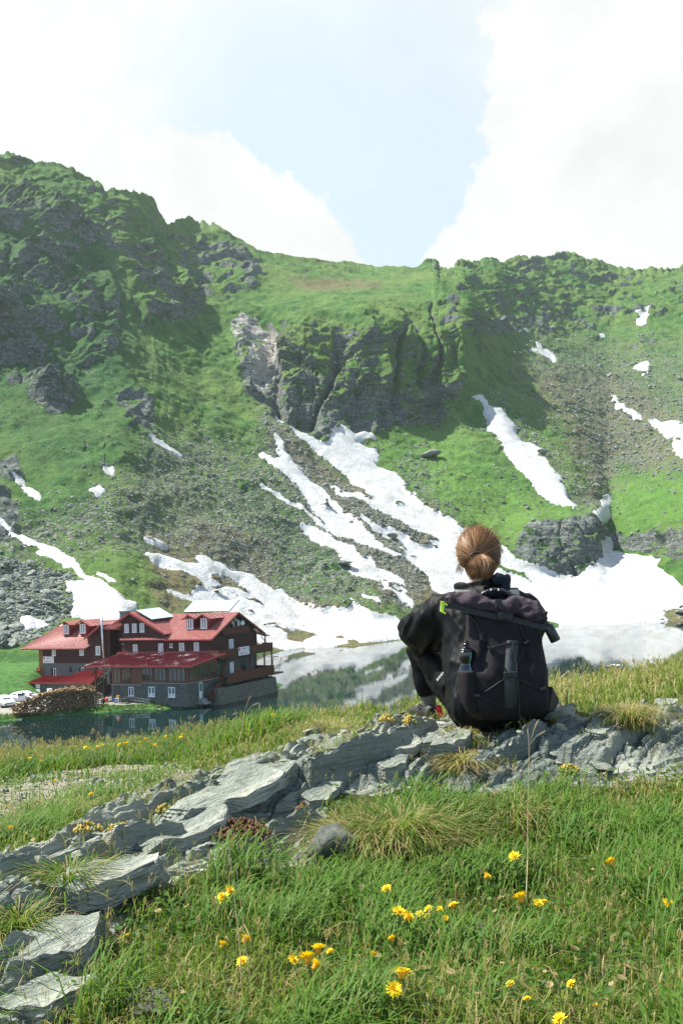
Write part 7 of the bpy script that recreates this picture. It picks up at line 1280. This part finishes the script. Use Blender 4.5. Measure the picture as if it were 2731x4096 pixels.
    for (v, l, r, hd, dc) in [(604, 468, 532, .075, 3.97), (612, 465, 536, .095, 3.96), (625, 465.5, 538, .105, 3.95), (645, 464.5, 540.5, .115, 3.94), (660, 462, 543.5, .125, 3.93), (672, 459.5, 546, .130, 3.92), (690, 459.5, 546.5, .130, 3.92), (701, 461.5, 546, .125, 3.92), (710, 465.5, 544.5, .115, 3.93), (715.5, 470, 541, .100, 3.94), (718, 478, 534, .07, 3.95)]:
        c = wp((l+r)/2, v, dc); w_ = px((r-l)/2, dc-.04); R.append([c+Vector((w_*(abs(math.cos(a))**.55)*math.copysign(1, math.cos(a)), hd*(abs(math.sin(a))**.62)*math.copysign(1, math.sin(a)), 0)) for a in np.linspace(0, 2*math.pi, 37)[:-1]])
    b.rings(R)
    def bf(P, N):
        u, v = proj(P); fr = sstep(-N[:, 1], .1, .6); d = .0035*(ridged(np.stack([P[:, 0]/.10, P[:, 1]/.2, P[:, 2]/.22], -1)+8, 2)-.5)+.0015*fbm(P/.03, 2)
        def line(x0, y0, x1, y1, wd): L2 = (x1-x0)**2+(y1-y0)**2; t = np.clip(((u-x0)*(x1-x0)+(v-y0)*(y1-y0))/L2, 0, 1); return np.exp(-(((u-x0-t*(x1-x0))**2+(v-y0-t*(y1-y0))**2)/wd**2))
        for (x0, y0, x1, y1, wd, am) in [(472, 614, 486, 646, 3.2, -.011), (484, 650, 481, 668, 3.5, -.012), (518, 616, 524, 640, 3.0, -.009), (525, 645, 527, 662, 3.5, -.011), (478, 616, 484, 640, 5, .006), (496, 650, 492, 680, 9, .006), (535, 655, 530, 684, 8, .005), (463, 690, 480, 696, 3, -.005), (468, 708, 500, 715, 3, -.004), (505, 612, 520, 618, 4, -.008)]: d = d+am*line(x0, y0, x1, y1, wd)*fr
        return d
    main = uni('main_body', b, .006, M_B, BP, 5, bf)
    # side pocket
    b = MB(); R = []
    for (v, l, r, hd) in [(670.5, 456.3, 475, .050), (680, 456.8, 476, .055), (692, 458.5, 477, .055), (702, 461, 477, .044), (712, 466, 477, .032)]: c = wp((l+r)/2, v, 3.84); w_ = px((r-l)/2, 3.9); R.append([c+Vector((w_*math.cos(a), hd*math.sin(a), 0)) for a in np.linspace(0, 2*math.pi, 21)[:-1]])
    b.rings(R); uni('side_pocket', b, .005, M_B, BP, 3)
    # rolled top
    b = MB(); cs = [(445.5, 601, 5.0), (451, 599.5, 6.0), (458, 598.6, 7.2), (467, 600.5, 9.4), (475, 602.6, 9.6), (484, 605, 9.2), (493, 607.6, 8.6), (500, 609, 8.8), (510, 608, 10.5), (520, 608.8, 11.6), (528, 611, 12.4), (535, 614.5, 11.2), (541, 619.5, 8.2), (545, 623.5, 4.8)]; R = []
    for i, (u, v, r_) in enumerate(cs): c = wp(u, v, 3.89); a_, c_ = cs[max(i-1, 0)], cs[min(i+1, len(cs)-1)]; dv = Vector((c_[0]-a_[0], 0, -(c_[1]-a_[1]))).normalized(); nv = Vector((-dv.z, 0, dv.x)); r_ = px(r_, 3.89); R.append([c+nv*r_*math.sin(t)+Vector((0, 1, 0))*r_*1.05*math.cos(t) for t in np.linspace(0, 2*math.pi, 21)[:-1]])
    b.rings(R); roll = uni('roll_top', b, .005, M_B, BP, 3, lambda P, N: .008*(ridged(np.stack([P[:, 0]/.055, P[:, 1]/.09, P[:, 2]/.05], -1)+2, 2)-.5)+.0025*fbm(P/.022, 2)); 
    RM = cloth('plum_grey_cloth', (.044, .032, .040), .8, 700, .0006, spec=.25, var=.2); roll.data.materials.clear(); roll.data.materials.append(RM)
    b = MB(); pts = [(444.5, 605.5), (455, 606.5), (467, 610.5), (480, 613.5), (493, 616.5), (506, 618.5), (518, 621), (530, 624.5), (540, 627), (546, 627.5)]
    for (q0, q1) in zip(pts[:-1], pts[1:]): bar(b, wp(*q0, 3.852), wp(*q1, 3.852), .006, px(5.5, 3.85))
    o = b.build('closure_band', M_W); o.parent = BP; o.matrix_parent_inverse = Matrix.Translation(BP.location).inverted()
    def bpart(mb, name, mat, smooth=False, bevel=0, par=None):
        o = mb.build(name, mat, smooth=smooth, bevel=bevel)
        if par is None: o.parent = BP; o.matrix_parent_inverse = Matrix.Translation(BP.location).inverted()
        else: o.parent = par
        return o
    M_L = simple('lime_plastic', (.62, .86, .06), .4, var=.05)
    b = MB(); bar(b, wp(442, 602, 3.845), wp(441, 611.5, 3.845), .012, px(3.4, 3.85)); bar(b, wp(442.3, 602.3, 3.84), wp(446.5, 605.4, 3.84), .012, px(1.8, 3.85)); bar(b, wp(440.8, 611.2, 3.84), wp(445, 613.6, 3.84), .012, px(1.8, 3.85)); bar(b, wp(440, 601.8, 3.84), wp(443.5, 602.3, 3.84), .012, px(1.6, 3.85)); bpart(b, 'lime_buckle', M_L, bevel=.001)
    b = MB(); b.tube([wp(479, 598, 3.90), wp(482, 593.6, 3.90), wp(487, 591.2, 3.90), wp(494, 589.6, 3.90), wp(502, 590.6, 3.90), (wp(509, 594, 3.90)), wp(513.5, 600.5, 3.90)], .0075, 10); bpart(b, 'grab_handle', simple('handle_black', (.015, .016, .016), .35), True)
    b = MB(); [bar(b, wp(u, 588.6, 3.894), wp(u+.3, 590.6, 3.889), .0035, .0035) for u in (490, 497.5)]; bpart(b, 'handle_stitch', simple('white_stitch', (.6, .62, .6), .6))
    # shoulder straps
    def strap(P_, w_, mat):
        b = MB(); R = []
        for i, p in enumerate(P_): p = Vector(p); R.append([p+Vector((w_*.5*sx, .006*sy*.3, .006*sy)) for sx, sy in ((-1, -.6), (-.8, 1), (.8, 1), (1, -.6), (0, -1))])
        b.rings(R); uni('shoulder_strap', b, .004, mat, BP, 2)
    strap([wp(467, 600, 4.02), wp(464, 592.5, 4.10), wp(461, 590.5, 4.20), wp(458, 594, 4.30), wp(455, 612, 4.36)], px(17, 4.1), M_S); strap([wp(514, 601, 4.02), wp(513, 592, 4.08), wp(512, 589, 4.18), wp(512, 592, 4.30), wp(512, 610, 4.36)], px(13, 4.1), M_S2)
    # centre strip, buckles, cords
    def on_pack(u, v, off=.004):
        h, l, n_, _ = main.ray_cast(main.matrix_world.inverted() @ Vector(CAM), Vector(ray(u, v)).normalized()); return (main.matrix_world @ l)-Vector(ray(u, v)).normalized()*off if h else wp(u, v, 3.80)
    bpy.context.view_layer.update()
    def z2(x, y): return 374.6+x*.1274, 499.5+y*.1274
    b = MB(); L_, Rr = [], []
    for (y, xl, xr) in [(1105, 1033, 1122), (1180, 1025, 1122), (1260, 1020, 1118), (1340, 1014, 1112), (1400, 1010, 1112), (1470, 1012, 1118), (1550, 1014, 1120), (1610, 1016, 1118), (1640, 1020, 1112)]: L_.append(on_pack(*z2(xl, y), .006)); Rr.append(on_pack(*z2(xr, y), .006))
    vs = L_+Rr; k = len(L_); b.add(vs+[p+Vector((0, .006, 0)) for p in vs], [(i, i+1, k+i+1, k+i) for i in range(k-1)]+[(2*k+i, 3*k+i, 3*k+i+1, 2*k+i+1) for i in range(k-1)]+[(i, 2*k+i, 2*k+i+1, i+1) for i in range(k-1)]+[(k+i, k+i+1, 3*k+i+1, 3*k+i) for i in range(k-1)]); strip = bpart(b, 'centre_strip', M_ST, True)
    p = on_pack(*z2(1068, 1255), .008); t = text_mesh('strip_lettering', 'NESSEI', .016, simple('dark_print', (.004, .005, .005), .4), None, Matrix.Translation(p) @ Matrix.Rotation(rad(90), 4, 'X') @ Matrix.Rotation(rad(86), 4, 'Z'), .0006); t.parent = strip
    b = MB(); bar(b, on_pack(*z2(1008, 1378), .012), on_pack(*z2(1112, 1370), .012), .018, px(5.2, 3.8)); bpart(b, 'strip_buckle', M_W, bevel=.002)
    def cord(pts, r=.0019, off=.006, name='cord'):
        b = MB(); P_ = []
        for (q0, q1) in zip(pts[:-1], pts[1:]):
            for k in range(5): t = k/5; P_.append(on_pack(*z2(q0[0]+(q1[0]-q0[0])*t, q0[1]+(q1[1]-q0[1])*t), off))
        P_.append(on_pack(*z2(*pts[-1]), off)); b.tube(P_, r, 6); bpart(b, name, M_W, True)
    cord([(850, 1150), (900, 1162), (1045, 1128), (1110, 1128), (1183, 1118), (1210, 1120)]); cord([(915, 1175), (1025, 1352)]); cord([(1180, 1135), (1100, 1340)]); cord([(1020, 1402), (830, 1530)]); cord([(1112, 1402), (1305, 1495)]); cord([(755, 1500), (800, 1535), (985, 1622)]); cord([(1325, 1455), (1300, 1505), (1150, 1590)])
    cord([(1075, 1130), (1085, 1200), (1110, 1330), (1125, 1480), (1132, 1600)], .002, .012, 'hanging_cord')
    b = MB(); b.tube([on_pack(*z2(1132, 1600), .012), wp(518.5, 711, 3.80), wp(520, 722, 3.80), wp(520.5, 732, 3.80)], .0028, 6); bpart(b, 'hanging_cord', M_W, True)
    cord([(715, 890), (790, 960), (860, 1130)], .003, .003, 'compression_strap'); cord([(1130, 960), (1160, 1060), (1185, 1110)], .003, .003, 'compression_strap')
    for (x, y, an) in [(903, 1161, .25), (1183, 1120, -.5), (795, 1537, .1), (1312, 1482, -.2), (1078, 1120, 0)]: p = on_pack(*z2(x, y), .008); b = MB(); dx = Vector((math.cos(an), 0, -math.sin(an)))*.011; bar(b, p-dx, p+dx, .011, .010); bpart(b, 'cord_lock', simple('cord_lock', (.02, .026, .028), .35), bevel=.0015)
    for (x, y) in [(850, 1152), (1213, 1122), (1185, 1090), (757, 1502), (757, 1530), (1327, 1452), (1025, 1358), (1096, 1360), (1027, 1402), (1098, 1402)]: p = on_pack(*z2(x, y), .003); b = MB(); b.tube([p+Vector((.0055*math.cos(a), 0, .0055*math.sin(a))) for a in np.linspace(0, 6.28, 11)], .0016, 5); bpart(b, 'eyelet', M_W, True)
    b = MB(); bar(b, wp(497.5, 600, 3.84), wp(501.5, 609, 3.842), .006, px(4.5, 3.85)); bar(b, wp(501.5, 609, 3.842), wp(502.5, 614, 3.848), .006, px(4.5, 3.85)); bpart(b, 'top_strap', simple('olive_webbing', (.018, .022, .017), .7)); b = MB(); bar(b, wp(498, 615.5, 3.838), wp(512, 617.5, 3.838), .016, px(5.5, 3.85)); bar(b, wp(494, 601, 3.845), wp(501, 602, 3.845), .012, px(3.4, 3.85)); bpart(b, 'top_buckle', M_W, bevel=.002)
    # end of the closing strap: black cylinder at the right
    b = MB(); p0, p1 = wp(546.8, 625.5, 3.86), wp(555, 641, 3.86); b.tube([p0, p0.lerp(p1, .06), p0.lerp(p1, .94), p1], [px(4.7, 3.86), px(5.2, 3.86), px(5.2, 3.86), px(4.8, 3.86)], 20); bpart(b, 'strap_end_tube', simple('matt_black', (.014, .016, .017), .35), True); b = MB(); bar(b, wp(543, 622.5, 3.86), wp(548, 627, 3.86), .01, px(6, 3.86)); bpart(b, 'strap_loop', M_W)
    b = MB(); b.slab([wp(456.2, 676, 3.90), wp(458, 681, 3.90), wp(456.5, 689, 3.90), wp(454.4, 691, 3.90), wp(455.2, 683, 3.90)], .004); bpart(b, 'hip_belt_end', M_S)
    b = MB(); b.slab([wp(545, 686, 3.98), wp(551.6, 699, 4.02), wp(551.8, 703, 4.02), wp(546, 712, 3.99), wp(541, 712, 3.96)], .03); bpart(b, 'hip_belt_fin', M_W, bevel=.006)
    # ------------------------------------------------ water bottle in the side pocket
    bc = wp(465.6, 678, 3.845); bw = empty('water_bottle', tuple(bc), 0, 'black squeeze bottle in the left side pocket of the backpack', 'bottle'); bw.rotation_euler = (0, rad(2.5), 0)
    MBt = simple('bottle_black', (.008, .009, .009), .14, var=.05, spec=.7); b = MB(); s = px(1, 3.9); pr = [(.0, -8), (7.0, -8), (7.6, -6), (7.6, 7), (7.4, 9.5), (6.0, 12), (5.6, 14), (6.0, 16), (7.4, 18.5), (7.6, 20), (7.6, 25), (7.4, 26.2)]; b.lathe([(max(r, .1)*s, z*s) for r, z in pr], (0, 0, 0), 28); b.build('flask', MBt, bw, smooth=True)
    b = MB(); b.lathe([(r*s, z*s) for r, z in [(7.5, 26.3), (7.3, 27.4), (5.5, 29), (3.0, 29.8), (2.6, 30.2), (2.6, 32), (3.1, 32.3), (3.1, 33.0), (2.3, 33.3), (2.0, 34.2), (2.5, 34.8), (2.4, 35.6), (1.2, 36)]], (0, 0, 0), 24); b.build('cap', MBt, bw, smooth=True)
    b = MB(); b.add([Vector(((r+.12)*s*math.sin(a), -(r+.12)*s*math.cos(a), z*s)) for r, z in pr[2:11] for a in (.28, .45, .62)], [(i*3+j, i*3+j+1, i*3+j+4, i*3+j+3) for i in range(8) for j in (0, 1)]); b.build('level_stripe', simple('teal_stripe', (.06, .17, .18), .2), bw, smooth=True)
build_person()
# ------------------------------------------------------------------ mountain air
def build_haze():
    m = bpy.data.materials.new('air'); m.use_nodes = True; t = m.node_tree; t.nodes.clear(); o = t.nodes.new('ShaderNodeOutputMaterial'); v = t.nodes.new('ShaderNodeVolumePrincipled'); v.inputs['Color'].default_value = (.80, .93, .95, 1); v.inputs['Density'].default_value = HAZE_D; v.inputs['Anisotropy'].default_value = .45
    t.links.new(v.outputs[0], o.inputs['Volume']); b = MB(); b.box(-700, 700, -20, 1250, -7, 420); h = b.build('haze', m); tag(h, kind='stuff')
HAZE_D = .00013
build_haze()
